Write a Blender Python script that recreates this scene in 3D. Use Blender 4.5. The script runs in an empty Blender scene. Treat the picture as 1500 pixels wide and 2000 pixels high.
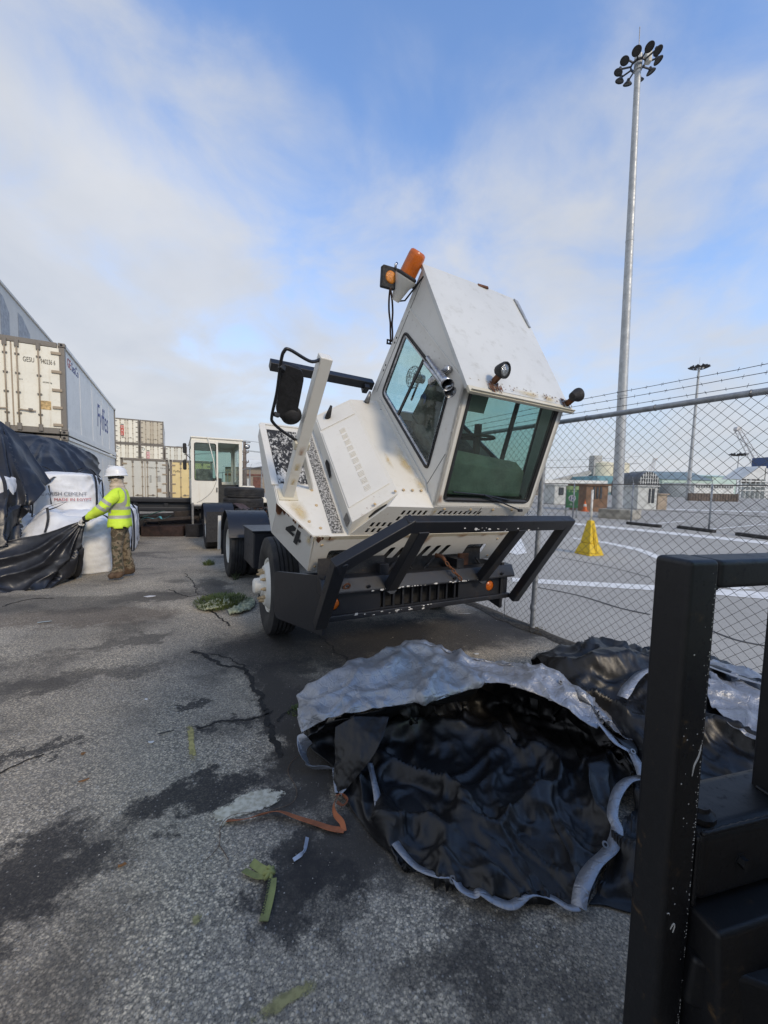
import bpy, bmesh, math, random
from mathutils import Vector, Matrix, Euler, noise
from mathutils.geometry import tessellate_polygon
random.seed(7)
R = math.radians
scene = bpy.context.scene
COL = scene.collection

# ---------------------------------------------------------------- camera
CAM_Z = 1.62; FPX = 751.0; PITCH = R(4.0); ROLL = R(1.3)
fwd = Vector((0, math.cos(PITCH), -math.sin(PITCH)))
r0 = Vector((1, 0, 0)); u0 = r0.cross(fwd)
rgt = math.cos(ROLL) * r0 + math.sin(ROLL) * u0
upv = -math.sin(ROLL) * r0 + math.cos(ROLL) * u0
cd = bpy.data.cameras.new('camera'); cam = bpy.data.objects.new('camera', cd); COL.objects.link(cam)
cd.sensor_fit = 'HORIZONTAL'; cd.sensor_width = 36.0; cd.lens = 36.0 * FPX / 1500.0
cd.clip_start = 0.05; cd.clip_end = 3000
m = Matrix.Identity(4)
for i in range(3):
    m[i][0] = rgt[i]; m[i][1] = upv[i]; m[i][2] = -fwd[i]
m[2][3] = CAM_Z
cam.matrix_world = m
scene.camera = cam
CPOS = Vector((0, 0, CAM_Z))

# ---------------------------------------------------------------- sky and sun
SUN_AZ = Vector((0.60, -0.80)).normalized()   # horizontal direction towards the sun
SUN_EL = R(31)
world = bpy.data.worlds.new('World'); scene.world = world; world.use_nodes = True
nt = world.node_tree; nt.nodes.clear()
def wn(t, **k):
    n = nt.nodes.new(t)
    for a, b in k.items(): setattr(n, a, b)
    return n
out = wn('ShaderNodeOutputWorld'); bg = wn('ShaderNodeBackground')
sky = wn('ShaderNodeTexSky', sky_type='NISHITA', sun_disc=False)
sky.sun_elevation = SUN_EL; sky.sun_rotation = math.atan2(SUN_AZ.x, SUN_AZ.y)
sky.air_density = 1.0; sky.dust_density = 0.3; sky.ozone_density = 2.0
SKY_STRENGTH = 0.13
bg.inputs['Strength'].default_value = SKY_STRENGTH
tc = wn('ShaderNodeTexCoord'); sep = wn('ShaderNodeSeparateXYZ')
nt.links.new(tc.outputs['Generated'], sep.inputs[0])
def wm(op, a, b=None, clamp=False):
    n = wn('ShaderNodeMath', operation=op, use_clamp=clamp)
    for i, v in enumerate((a, b)):
        if v is None: continue
        if isinstance(v, (int, float)): n.inputs[i].default_value = v
        else: nt.links.new(v, n.inputs[i])
    return n.outputs[0]
zc = wm('ADD', wm('MAXIMUM', sep.outputs[2], 0.0), 0.32)
cx = wm('DIVIDE', sep.outputs[0], zc); cy = wm('DIVIDE', sep.outputs[1], zc)
cmb = wn('ShaderNodeCombineXYZ'); nt.links.new(cx, cmb.inputs[0]); nt.links.new(cy, cmb.inputs[1])
def wnoise(scale, detail, rough, off, dist=0.0):
    mp = wn('ShaderNodeMapping'); mp.inputs['Location'].default_value = off
    nt.links.new(cmb.outputs[0], mp.inputs[0])
    n = wn('ShaderNodeTexNoise'); n.inputs['Scale'].default_value = scale; n.inputs['Detail'].default_value = detail
    n.inputs['Roughness'].default_value = rough; n.inputs['Distortion'].default_value = dist
    nt.links.new(mp.outputs[0], n.inputs['Vector']); return n.outputs['Fac']
OFF = (9.4, 4.4, 0.0)
n1 = wnoise(0.95, 4, 0.42, OFF, 0.35)
n2 = wnoise(3.0, 7, 0.56, (1.7, 5.2, 0.0), 0.4)
# a cloud bank lies on the left of the yard and low down, the sky clears to the right and overhead
bank = wm('ADD', wm('MULTIPLY', sep.outputs[0], -0.20), wm('MULTIPLY', sep.outputs[2], -0.20))
dens = wm('ADD', wm('ADD', wm('MULTIPLY', n1, 1.0), wm('MULTIPLY', n2, 0.62)), bank)
ramp = wn('ShaderNodeMapRange', interpolation_type='SMOOTHERSTEP')
ramp.inputs['From Min'].default_value = 0.50; ramp.inputs['From Max'].default_value = 0.94
nt.links.new(dens, ramp.inputs['Value'])
haze = wn('ShaderNodeMapRange', interpolation_type='SMOOTHSTEP')   # the sky pales into haze low down
haze.inputs['From Min'].default_value = 0.46; haze.inputs['From Max'].default_value = 0.04; haze.inputs['To Max'].default_value = 0.97
nt.links.new(sep.outputs[2], haze.inputs['Value'])
cloudfac = wm('MULTIPLY', ramp.outputs[0], 0.94)
# cloud tone: thicker cloud is a little greyer
n3 = wnoise(2.2, 7, 0.58, (8.0, 2.0, 0.0), 0.2)
ccol = wn('ShaderNodeMix', data_type='RGBA')
ccol.inputs['A'].default_value = (2.4, 2.85, 3.7, 1); ccol.inputs['B'].default_value = (3.75, 4.15, 4.9, 1)
nt.links.new(n3, ccol.inputs['Factor'])
mixc = wn('ShaderNodeMix', data_type='RGBA')
nt.links.new(cloudfac, mixc.inputs['Factor'])
skyg = wn('ShaderNodeMix', data_type='RGBA', blend_type='MULTIPLY'); skyg.inputs['Factor'].default_value = 1.0
skyg.inputs['B'].default_value = (1.15, 1.42, 1.80, 1)
nt.links.new(sky.outputs[0], skyg.inputs['A'])
hz = wn('ShaderNodeMix', data_type='RGBA'); hz.inputs['B'].default_value = (2.65, 3.15, 4.05, 1)
nt.links.new(haze.outputs[0], hz.inputs['Factor']); nt.links.new(skyg.outputs['Result'], hz.inputs['A'])
nt.links.new(hz.outputs['Result'], mixc.inputs['A']); nt.links.new(ccol.outputs['Result'], mixc.inputs['B'])
nt.links.new(mixc.outputs['Result'], bg.inputs['Color']); nt.links.new(bg.outputs[0], out.inputs[0])

sd = bpy.data.lights.new('sun', 'SUN'); so = bpy.data.objects.new('sun', sd); COL.objects.link(so)
sd.energy = 1.3; sd.angle = R(10.0); sd.color = (1.0, 0.89, 0.73)
tosun = Vector((SUN_AZ.x * math.cos(SUN_EL), SUN_AZ.y * math.cos(SUN_EL), math.sin(SUN_EL)))
so.rotation_euler = tosun.to_track_quat('Z', 'Y').to_euler()
vs = scene.view_settings
vs.view_transform = 'Standard'; vs.look = 'None'; vs.gamma = 1.0; vs.use_curve_mapping = False
vs.exposure = 0.60
vs.use_white_balance = True; vs.white_balance_temperature = 7600; vs.white_balance_tint = 10

# ---------------------------------------------------------------- helpers: geometry
def ray(x, y): return rgt * ((x - 750) / FPX) - upv * ((y - 1000) / FPX) + fwd
def G(x, y, z=0.0):
    """world point at height z seen at photo position x, y"""
    d = ray(x, y); return CPOS + d * ((z - CAM_Z) / d.z)
def AT(x, y, Y):
    """world point at distance Y seen at photo position x, y"""
    d = ray(x, y); return CPOS + d * (Y / d.y)
def PL(x, y, p0, n):
    d = ray(x, y); return CPOS + d * ((p0 - CPOS).dot(n) / d.dot(n))
YAW = R(29.0)
AX = Vector((-math.sin(YAW), math.cos(YAW), 0)); SX = Vector((math.cos(YAW), math.sin(YAW), 0))

def V(*a): return Vector(a[0]) if len(a) == 1 else Vector(a)

class MB:
    def __init__(s): s.v = []; s.f = []
    def add(s, vs_, fs_):
        o = len(s.v); s.v += [Vector(p) for p in vs_]; s.f += [tuple(i + o for i in f) for f in fs_]; return s
    def hexa(s, p):   # 4 bottom ccw, 4 top ccw
        return s.add(p, [(3, 2, 1, 0), (4, 5, 6, 7), (0, 1, 5, 4), (1, 2, 6, 5), (2, 3, 7, 6), (3, 0, 4, 7)])
    def box(s, c, d, rot=None):
        c = V(c); x, y, z = d[0] / 2, d[1] / 2, d[2] / 2
        p = [Vector(q) for q in ((-x, -y, -z), (x, -y, -z), (x, y, -z), (-x, y, -z), (-x, -y, z), (x, -y, z), (x, y, z), (-x, y, z))]
        if rot is not None:
            M = rot.to_matrix() if isinstance(rot, Euler) else rot
            p = [M @ q for q in p]
        return s.hexa([c + q for q in p])
    def bar(s, a, b, w, h, up=(0, 0, 1)):
        a = V(a); b = V(b); d = (b - a).normalized(); u = V(up)
        x = d.cross(u)
        if x.length < 1e-4: x = d.cross(Vector((1, 0, 0)))
        x.normalize(); u = x.cross(d).normalized()
        x = x * (w / 2); u = u * (h / 2)
        return s.hexa([a - x - u, a + x - u, b + x - u, b - x - u, a - x + u, a + x + u, b + x + u, b - x + u])
    def tube(s, pts, r, n=8, close=False):
        pts = [V(p) for p in pts]; k = len(pts); o = len(s.v)
        t0 = (pts[1] - pts[0]).normalized()
        ref = Vector((0, 0, 1)) if abs(t0.z) < 0.9 else Vector((1, 0, 0))
        nx = t0.cross(ref).normalized()
        for i, p in enumerate(pts):
            t = (pts[min(i + 1, k - 1)] - pts[max(i - 1, 0)])
            if t.length < 1e-7: t = t0
            t.normalize()
            nx = (nx - t * nx.dot(t)).normalized(); ny = t.cross(nx)
            rr = r[i] if isinstance(r, (list, tuple)) else r
            for j in range(n):
                a = 2 * math.pi * j / n
                s.v.append(p + (nx * math.cos(a) + ny * math.sin(a)) * rr)
        for i in range(k - 1):
            for j in range(n):
                a = o + i * n + j; b = o + i * n + (j + 1) % n
                s.f.append((a, b, b + n, a + n))
        s.f.append(tuple(o + j for j in reversed(range(n)))); s.f.append(tuple(o + (k - 1) * n + j for j in range(n)))
        return s
    def lathe(s, prof, n, c=(0, 0, 0), axis=(0, 0, 1), a0=0.0, a1=2 * math.pi, arc=False):
        c = V(c); ax = V(axis).normalized()
        ref = Vector((1, 0, 0)) if abs(ax.x) < 0.9 else Vector((0, 1, 0))
        x = (ref - ax * ref.dot(ax)).normalized(); y = ax.cross(x)
        o = len(s.v); k = len(prof); nn = n + 1 if arc else n
        for j in range(nn):
            a = a0 + (a1 - a0) * j / n
            dr = x * math.cos(a) + y * math.sin(a)
            for (r_, z_) in prof: s.v.append(c + dr * r_ + ax * z_)
        for j in range(n):
            j2 = j + 1 if arc else (j + 1) % n
            for i in range(k - 1):
                s.f.append((o + j * k + i, o + j2 * k + i, o + j2 * k + i + 1, o + j * k + i + 1))
        return s
    def ext(s, pts, vec, holes=()):
        """flat polygon (with holes) given depth along vec"""
        vec = V(vec); loops = [[V(p) for p in pts]] + [[V(p) for p in h] for h in holes]
        flat = [p for l in loops for p in l]
        tris = tessellate_polygon(loops)
        o = len(s.v); n = len(flat)
        s.v += flat; s.v += [p + vec for p in flat]
        for t in tris:
            s.f.append((o + t[0], o + t[1], o + t[2])); s.f.append((o + n + t[2], o + n + t[1], o + n + t[0]))
        q = 0
        for l in loops:
            for i in range(len(l)):
                a = o + q + i; b = o + q + (i + 1) % len(l)
                s.f.append((a, b, b + n, a + n))
            q += len(l)
        return s
    def grid(s, P):
        o = len(s.v); nr = len(P); nc = len(P[0])
        for row in P: s.v += [V(p) for p in row]
        for i in range(nr - 1):
            for j in range(nc - 1):
                a = o + i * nc + j; s.f.append((a, a + 1, a + nc + 1, a + nc))
        return s
    def mesh(s, name, smooth=False):
        me = bpy.data.meshes.new(name); me.from_pydata([tuple(p) for p in s.v], [], s.f); me.update()
        bm = bmesh.new(); bm.from_mesh(me); bmesh.ops.recalc_face_normals(bm, faces=bm.faces); bm.to_mesh(me); bm.free()
        if smooth:
            for p in me.polygons: p.use_smooth = True
        return me
    def build(s, name, mat, parent=None, smooth=False, bev=0.0, seg=2, auto=None, kind=None):
        me = s.mesh(name, smooth); me.materials.append(mat)
        o = bpy.data.objects.new(name, me); COL.objects.link(o)
        if parent is not None: o.parent = parent
        if bev:
            b = o.modifiers.new('bevel', 'BEVEL'); b.width = bev; b.segments = seg; b.limit_method = 'ANGLE'; b.angle_limit = R(35)
            for p in me.polygons: p.use_smooth = True
            w = o.modifiers.new('wn', 'WEIGHTED_NORMAL'); w.keep_sharp = False
        if auto is not None:
            me.set_sharp_from_angle(angle=R(auto))
        if kind: o['kind'] = kind
        return o

def tag(o, label, cat, group=None):
    o['label'] = label; o['category'] = cat
    if group: o['group'] = group
    return o
def thing(name, label, cat, loc=(0, 0, 0), rot=(0, 0, 0), group=None):
    o = bpy.data.objects.new(name, None); COL.objects.link(o); o.empty_display_size = 0.2
    o.location = loc; o.rotation_euler = rot
    return tag(o, label, cat, group)
def struct(o): o['kind'] = 'structure'; return o
def copytree(o, parent=None):
    c = o.copy(); COL.objects.link(c); c.parent = parent
    for ch in list(o.children): copytree(ch, c)
    return c
def rnd(pts, r, k=4):
    """round the corners of a flat polygon"""
    pts = [V(p) for p in pts]; n = len(pts); o = []
    for i in range(n):
        p = pts[i]; a = pts[i - 1]; b = pts[(i + 1) % n]
        rr = r[i] if isinstance(r, (list, tuple)) else r
        da = (a - p); db = (b - p)
        ra = min(rr, da.length * .45); rb = min(rr, db.length * .45)
        pa = p + da.normalized() * ra; pb = p + db.normalized() * rb
        for j in range(k + 1):
            t = j / k
            o.append(pa * (1 - t) ** 2 + p * (2 * t * (1 - t)) + pb * t ** 2)
    return o
def shrink(pts, d):
    """inset a convex flat polygon by d"""
    pts = [V(p) for p in pts]; c = sum(pts, Vector()) / len(pts); n = len(pts); o = []
    nrm = Vector()
    for i in range(n): nrm += (pts[i] - c).cross(pts[(i + 1) % n] - c)
    nrm.normalize()
    for i in range(n):
        p = pts[i]; e1 = (p - pts[i - 1]).normalized(); e2 = (pts[(i + 1) % n] - p).normalized()
        n1_ = nrm.cross(e1); n2_ = nrm.cross(e2)
        b = (n1_ + n2_); l = b.length
        if l < 1e-5: o.append(p + n1_ * d); continue
        b /= l; o.append(p + b * (d / max(0.3, b.dot(n1_))))
    return o
def cr(a, b, c, d, t):
    return 0.5 * ((2 * b) + (c - a) * t + (2 * a - 5 * b + 4 * c - d) * t * t + (3 * b - a - 3 * c + d) * t ** 3)
def spline(pts, n):
    pts = [V(p) for p in pts]; k = len(pts); o = []
    for i in range(n):
        f = i * (k - 1) / (n - 1); j = min(int(f), k - 2); t = f - j
        o.append(cr(pts[max(j - 1, 0)], pts[j], pts[j + 1], pts[min(j + 2, k - 1)], t))
    return o
def patch(rows, nu, nv):
    """smooth sheet through rows of control points"""
    rr = [spline(r_, nu) for r_ in rows]
    colsx = [spline([rr[i][j] for i in range(len(rr))], nv) for j in range(nu)]
    return [[colsx[j][i] for j in range(nu)] for i in range(nv)]
def wrinkle(P, amp, scale, seed=0, edge=0.0, ridge=True):
    """push a sheet along its normals into folds"""
    nr = len(P); nc = len(P[0]); Q = [[p.copy() for p in r_] for r_ in P]
    off = Vector((seed * 7.3, seed * 3.1, seed * 1.7))
    for i in range(nr):
        for j in range(nc):
            a = P[min(i + 1, nr - 1)][j] - P[max(i - 1, 0)][j]; b = P[i][min(j + 1, nc - 1)] - P[i][max(j - 1, 0)]
            n = b.cross(a)
            if n.length < 1e-9: continue
            n.normalize()
            p = P[i][j]; n = n if n.dot(Vector((p.x * -.2, -.6, .8))) > 0 else -n; h = 0.0; s_ = scale; w = 1.0
            if ridge == 'fold':
                q = p * s_ + off; q = q + Vector((noise.noise(q * .7), noise.noise(q * .7 + Vector((5, 5, 5))), 0)) * .55
                v = abs(noise.noise(q)); v2 = abs(noise.noise(q * 1.9 + Vector((3, 7, 1)))); v3 = abs(noise.noise(q * 4.1 + Vector((8, 2, 1))))
                h = (1 - min(1, v * 2.6)) ** 1.5 * .8 + (1 - min(1, v2 * 2.4)) ** 1.6 * .26 + (1 - min(1, v3 * 2.4)) ** 1.6 * .05 - .25
            elif ridge == 'crumple':
                q = p * s_ + off; q = q + Vector((noise.noise(q * .6), noise.noise(q * .6 + Vector((5, 5, 5))), noise.noise(q * .6 + Vector((9, 1, 4))))) * .8
                dd = noise.voronoi(q)[0]; h = min(1.0, (dd[1] - dd[0]) * 1.3) - .4
            else:
              for k in range(3):
                v = noise.noise(p * s_ + off)
                h += w * ((0.35 - abs(v)) if ridge else v); s_ *= 2.05; w *= 0.48
            if edge > 0: h *= min(1.0, min(i, nr - 1 - i) / (nr * edge) + .12, min(j, nc - 1 - j) / (nc * edge) + .12)
            Q[i][j] = p + n * (h * amp)
    return Q
_font = None
def text(name, body, mat, parent, origin, xdir, ydir, size, depth=0.002, shear=0.0, align='LEFT', spacing=1.0, sx=1.0):
    """lettering as a thin mesh: origin, writing direction, up direction in the parent's space"""
    cu = bpy.data.curves.new(name, 'FONT'); cu.body = body; cu.size = size; cu.extrude = depth; cu.shear = shear
    cu.align_x = align; cu.resolution_u = 3; cu.space_character = spacing
    t = bpy.data.objects.new(name, cu); COL.objects.link(t)
    dg = bpy.context.evaluated_depsgraph_get()
    me = bpy.data.meshes.new_from_object(t.evaluated_get(dg)); bpy.data.objects.remove(t); bpy.data.curves.remove(cu)
    me.materials.clear(); me.materials.append(mat)
    x = V(xdir).normalized(); y = V(ydir); y = (y - x * y.dot(x)).normalized(); z = x.cross(y)
    M = Matrix((x, y, z)).transposed().to_4x4(); M.translation = V(origin)
    me.transform(Matrix.Diagonal((sx, 1, 1, 1))); me.transform(M)
    o = bpy.data.objects.new(name, me); COL.objects.link(o)
    if parent is not None: o.parent = parent
    return o
def ribbon(pts, w, side):
    """flat strip along pts, side(i) gives the half-width direction"""
    mb = MB(); n = len(pts); L = []; Rr = []
    for i, p in enumerate(pts):
        d = side(i); L.append(V(p) - d * (w / 2)); Rr.append(V(p) + d * (w / 2))
    mb.grid([L, Rr]); return mb

# ---------------------------------------------------------------- helpers: materials
class NT:
    def __init__(s, name):
        s.m = bpy.data.materials.new(name); s.m.use_nodes = True; s.t = s.m.node_tree; s.t.nodes.clear()
        s.out = s.n('ShaderNodeOutputMaterial'); s.b = s.n('ShaderNodeBsdfPrincipled')
        s.l(s.b.outputs[0], s.out.inputs[0])
        s.tc = s.n('ShaderNodeTexCoord'); s.co = s.tc.outputs['Object']
    def n(s, t, **k):
        x = s.t.nodes.new(t)
        for a, b in k.items(): setattr(x, a, b)
        return x
    def l(s, a, b): s.t.links.new(a, b)
    def set(s, inp, v):
        if isinstance(v, (int, float, tuple, list)): inp.default_value = v
        else: s.l(v, inp)
    def mapping(s, loc=(0, 0, 0), rot=(0, 0, 0), sc=(1, 1, 1), vec=None):
        x = s.n('ShaderNodeMapping'); x.inputs['Location'].default_value = loc; x.inputs['Rotation'].default_value = rot
        x.inputs['Scale'].default_value = sc; s.l(vec or s.co, x.inputs[0]); return x.outputs[0]
    def noise(s, scale, detail=4, rough=.55, vec=None, dist=0.0):
        x = s.n('ShaderNodeTexNoise'); x.inputs['Scale'].default_value = scale; x.inputs['Detail'].default_value = detail
        x.inputs['Roughness'].default_value = rough; x.inputs['Distortion'].default_value = dist
        s.l(vec or s.co, x.inputs['Vector']); return x.outputs['Fac']
    def voro(s, scale, vec=None, feature='F1', out='Distance', rnd_=1.0):
        x = s.n('ShaderNodeTexVoronoi', feature=feature); x.inputs['Scale'].default_value = scale
        x.inputs['Randomness'].default_value = rnd_
        s.l(vec or s.co, x.inputs['Vector']); return x.outputs[out]
    def ramp(s, f, a, b, lo=0.0, hi=1.0, smooth=True):
        x = s.n('ShaderNodeMapRange', interpolation_type='SMOOTHSTEP' if smooth else 'LINEAR')
        s.set(x.inputs['Value'], f); s.set(x.inputs['From Min'], a); s.set(x.inputs['From Max'], b)
        s.set(x.inputs['To Min'], lo); s.set(x.inputs['To Max'], hi); return x.outputs[0]
    def math(s, op, a, b=None, clamp=False):
        x = s.n('ShaderNodeMath', operation=op, use_clamp=clamp); s.set(x.inputs[0], a)
        if b is not None: s.set(x.inputs[1], b)
        return x.outputs[0]
    def mix(s, f, a, b, blend='MIX'):
        x = s.n('ShaderNodeMix', data_type='RGBA', blend_type=blend); s.set(x.inputs['Factor'], f)
        for k, v in (('A', a), ('B', b)):
            if isinstance(v, (tuple, list)): x.inputs[k].default_value = (*v[:3], 1)
            else: s.l(v, x.inputs[k])
        return x.outputs['Result']
    def bump(s, h, strength=.3, dist=.01, nrm=None):
        x = s.n('ShaderNodeBump'); x.inputs['Strength'].default_value = strength; x.inputs['Distance'].default_value = dist
        s.l(h, x.inputs['Height'])
        if nrm is not None: s.l(nrm, x.inputs['Normal'])
        return x.outputs[0]
    def done(s, col=None, rough=None, metal=None, nrm=None, alpha=None, spec=None):
        if col is not None: s.set(s.b.inputs['Base Color'], (*col[:3], 1) if isinstance(col, (tuple, list)) else col)
        if rough is not None: s.set(s.b.inputs['Roughness'], rough)
        if metal is not None: s.set(s.b.inputs['Metallic'], metal)
        if nrm is not None: s.l(nrm, s.b.inputs['Normal'])
        if alpha is not None: s.set(s.b.inputs['Alpha'], alpha)
        if spec is not None: s.b.inputs['Specular IOR Level'].default_value = spec
        return s.m

def plain(name, col, rough=.6, metal=0.0, var=.25, scale=5.0, bump=0.0, bscale=40.0, spec=.5):
    t = NT(name); f = t.noise(scale, 5, .6)
    dark = tuple(c * (1 - var) for c in col); lite = tuple(min(1, c * (1 + var * .6)) for c in col)
    c = t.mix(t.ramp(f, .3, .7), dark, lite)
    rr = t.ramp(t.noise(scale * 2.3, 3), .3, .7, max(0, rough - .1), min(1, rough + .1))
    nr = t.bump(t.noise(bscale, 4), bump, .01) if bump else None
    return t.done(c, rr, metal, nr, spec=spec)
def painted(name, col, grime=(.30, .25, .17), rust=(.17, .055, .018), gamt=.5, ramt=.5, streak=True, rough=.45, scale=1.0, nscale=(1, 1, 1)):
    """old paint: dulled patches, running grime, rust specks"""
    t = NT(name); co = t.mapping(sc=nscale)
    patchy = t.ramp(t.noise(1.6 * scale, 5, .6, co), .38, .72)
    c = t.mix(t.math('MULTIPLY', patchy, .22 + .2 * gamt), col, tuple(x * .78 for x in col))
    fine = t.ramp(t.noise(16 * scale, 5, .65, co), .50, .78)
    c = t.mix(t.math('MULTIPLY', fine, .30 * gamt), c, grime)
    if streak:
        sv = t.mapping(sc=(9 * scale, 9 * scale, .55 * scale), vec=co)
        st = t.ramp(t.noise(1.0, 5, .6, sv), .56, .80)
        c = t.mix(t.math('MULTIPLY', st, .55 * gamt), c, grime)
    area = t.ramp(t.noise(2.2 * scale, 3, .5, t.mapping(loc=(3, 8, 1), vec=co)), .50, .70)
    spk = t.ramp(t.noise(34 * scale, 5, .72, co), .60, .68)
    rf = t.math('MULTIPLY', t.math('MULTIPLY', spk, area), ramt, clamp=True)
    c = t.mix(rf, c, rust)
    halo = t.math('MULTIPLY', t.math('MULTIPLY', t.ramp(t.noise(9 * scale, 4, .6, co), .55, .8), area), ramt * .35, clamp=True)
    c = t.mix(halo, c, (.42, .24, .09))
    rr = t.ramp(fine, 0, 1, rough, min(1, rough + .25))
    b = t.bump(t.noise(5 * scale, 3, .5, co), .08, .02)
    return t.done(c, rr, 0.0, b)
def glass(name, tint, rough=0.02, dirt=.10):
    t = NT(name); t.t.nodes.remove(t.b)
    tr = t.n('ShaderNodeBsdfTransparent'); tr.inputs[0].default_value = (*tint, 1)
    gl = t.n('ShaderNodeBsdfGlossy'); gl.inputs['Roughness'].default_value = rough; gl.inputs['Color'].default_value = (.9, .95, .95, 1)
    fr = t.n('ShaderNodeFresnel'); fr.inputs['IOR'].default_value = 1.45; ge = t.n('ShaderNodeNewGeometry')   # reflect on the outer face only
    mx = t.n('ShaderNodeMixShader'); t.l(t.math('MULTIPLY', fr.outputs[0], t.math('SUBTRACT', 1.0, ge.outputs['Backfacing'])), mx.inputs[0]); t.l(tr.outputs[0], mx.inputs[1]); t.l(gl.outputs[0], mx.inputs[2])
    df = t.n('ShaderNodeBsdfDiffuse'); df.inputs[0].default_value = (.42, .44, .40, 1)
    m2 = t.n('ShaderNodeMixShader'); t.l(t.ramp(t.noise(3.0, 5, .65), .35, .8, dirt * .25, dirt), m2.inputs[0])
    t.l(mx.outputs[0], m2.inputs[1]); t.l(df.outputs[0], m2.inputs[2]); t.l(m2.outputs[0], t.out.inputs[0])
    return t.m
# ---------------------------------------------------------------- materials
WHITE = painted('white_cab_paint', (.67, .655, .605), grime=(.40, .34, .22), gamt=.5, ramt=.8, streak=False)
WHITE_CLEAN = painted('white_panel_paint', (.68, .67, .63), grime=(.40, .36, .28), gamt=.42, ramt=.5, streak=False)
ROOFW = painted('weathered_roof_paint', (.58, .59, .57), grime=(.26, .26, .24), gamt=1.3, ramt=.2, streak=False, scale=.55)
RUSTY = painted('rust_bled_white_paint', (.60, .56, .45), grime=(.38, .21, .07), gamt=1.0, ramt=1.3, streak=False, scale=2.2)
RUST = plain('rust', (.14, .055, .025), .9, 0, .5, 14, .5, 60)
BLK = painted('black_frame_paint', (.012, .013, .0165), grime=(.05, .05, .05), rust=(.10, .07, .05), gamt=.5, ramt=.35, streak=False, rough=.42)
BLKCHIP = None
DARK = plain('dark_grime_and_shade', (.012, .012, .013), .85, 0, .4, 8, .4, 30)  # grimy parts, also painted-in shade for holes and behind slots
CHROME = plain('worn_chrome', (.45, .46, .48), .28, 1.0, .3, 20)
STEEL = plain('grey_steel', (.22, .22, .22), .5, .6, .3, 10)
GALV = plain('galvanised_steel', (.34, .36, .38), .55, .35, .25, 12, .1, 80)
RUBBER = plain('black_rubber', (.020, .020, .022), .75, 0, .4, 18, .25, 90)
SEAL = plain('window_rubber', (.012, .012, .013), .5, 0, .2, 10)
AMBER = plain('amber_lens', (.50, .11, .012), .25, 0, .25, 12)
AMBER2 = plain('amber_led_lens', (.60, .20, .02), .3, 0, .35, 60, .5, 120)
LENS = plain('lamp_glass', (.42, .43, .43), .12, .75, .5, 40, .6, 120)
GLS = glass('green_windscreen_glass', (.63, .75, .70), dirt=.05)
GLC = glass('clear_side_glass', (.84, .93, .92), dirt=.08)
SEATM = plain('stained_grey_seat_cloth', (.16, .145, .125), .9, 0, .6, 9, .4, 40)
DASHM = plain('dash_panel', (.20, .215, .195), .7, 0, .3, 5)
INTM = plain('cab_lining', (.035, .037, .038), .8, 0, .3, 6)
PRINT = plain('black_print', (.02, .02, .022), .7, 0, .3, 30)
def treadm():
    t = NT('worn_black_grip_tape')
    f = t.noise(46, 6, .75, t.mapping(sc=(1, .55, .55))); g_ = t.noise(3.2, 4, .6)
    k = t.ramp(t.math('ADD', f, t.math('MULTIPLY', t.math('SUBTRACT', g_, .5), .75)), .54, .63)
    return t.done(t.mix(k, (.016, .017, .02), (.52, .52, .50)), .85, 0, t.bump(f, .3, .004))
GRIP = treadm()
def treadm2():
    t = NT('speckled_grip_strip')
    f = t.noise(70, 5, .7)
    return t.done(t.mix(t.ramp(f, .44, .58), (.05, .05, .05), (.42, .42, .41)), .9, 0, t.bump(f, .4, .004))
GRIP2 = treadm2()

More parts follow.
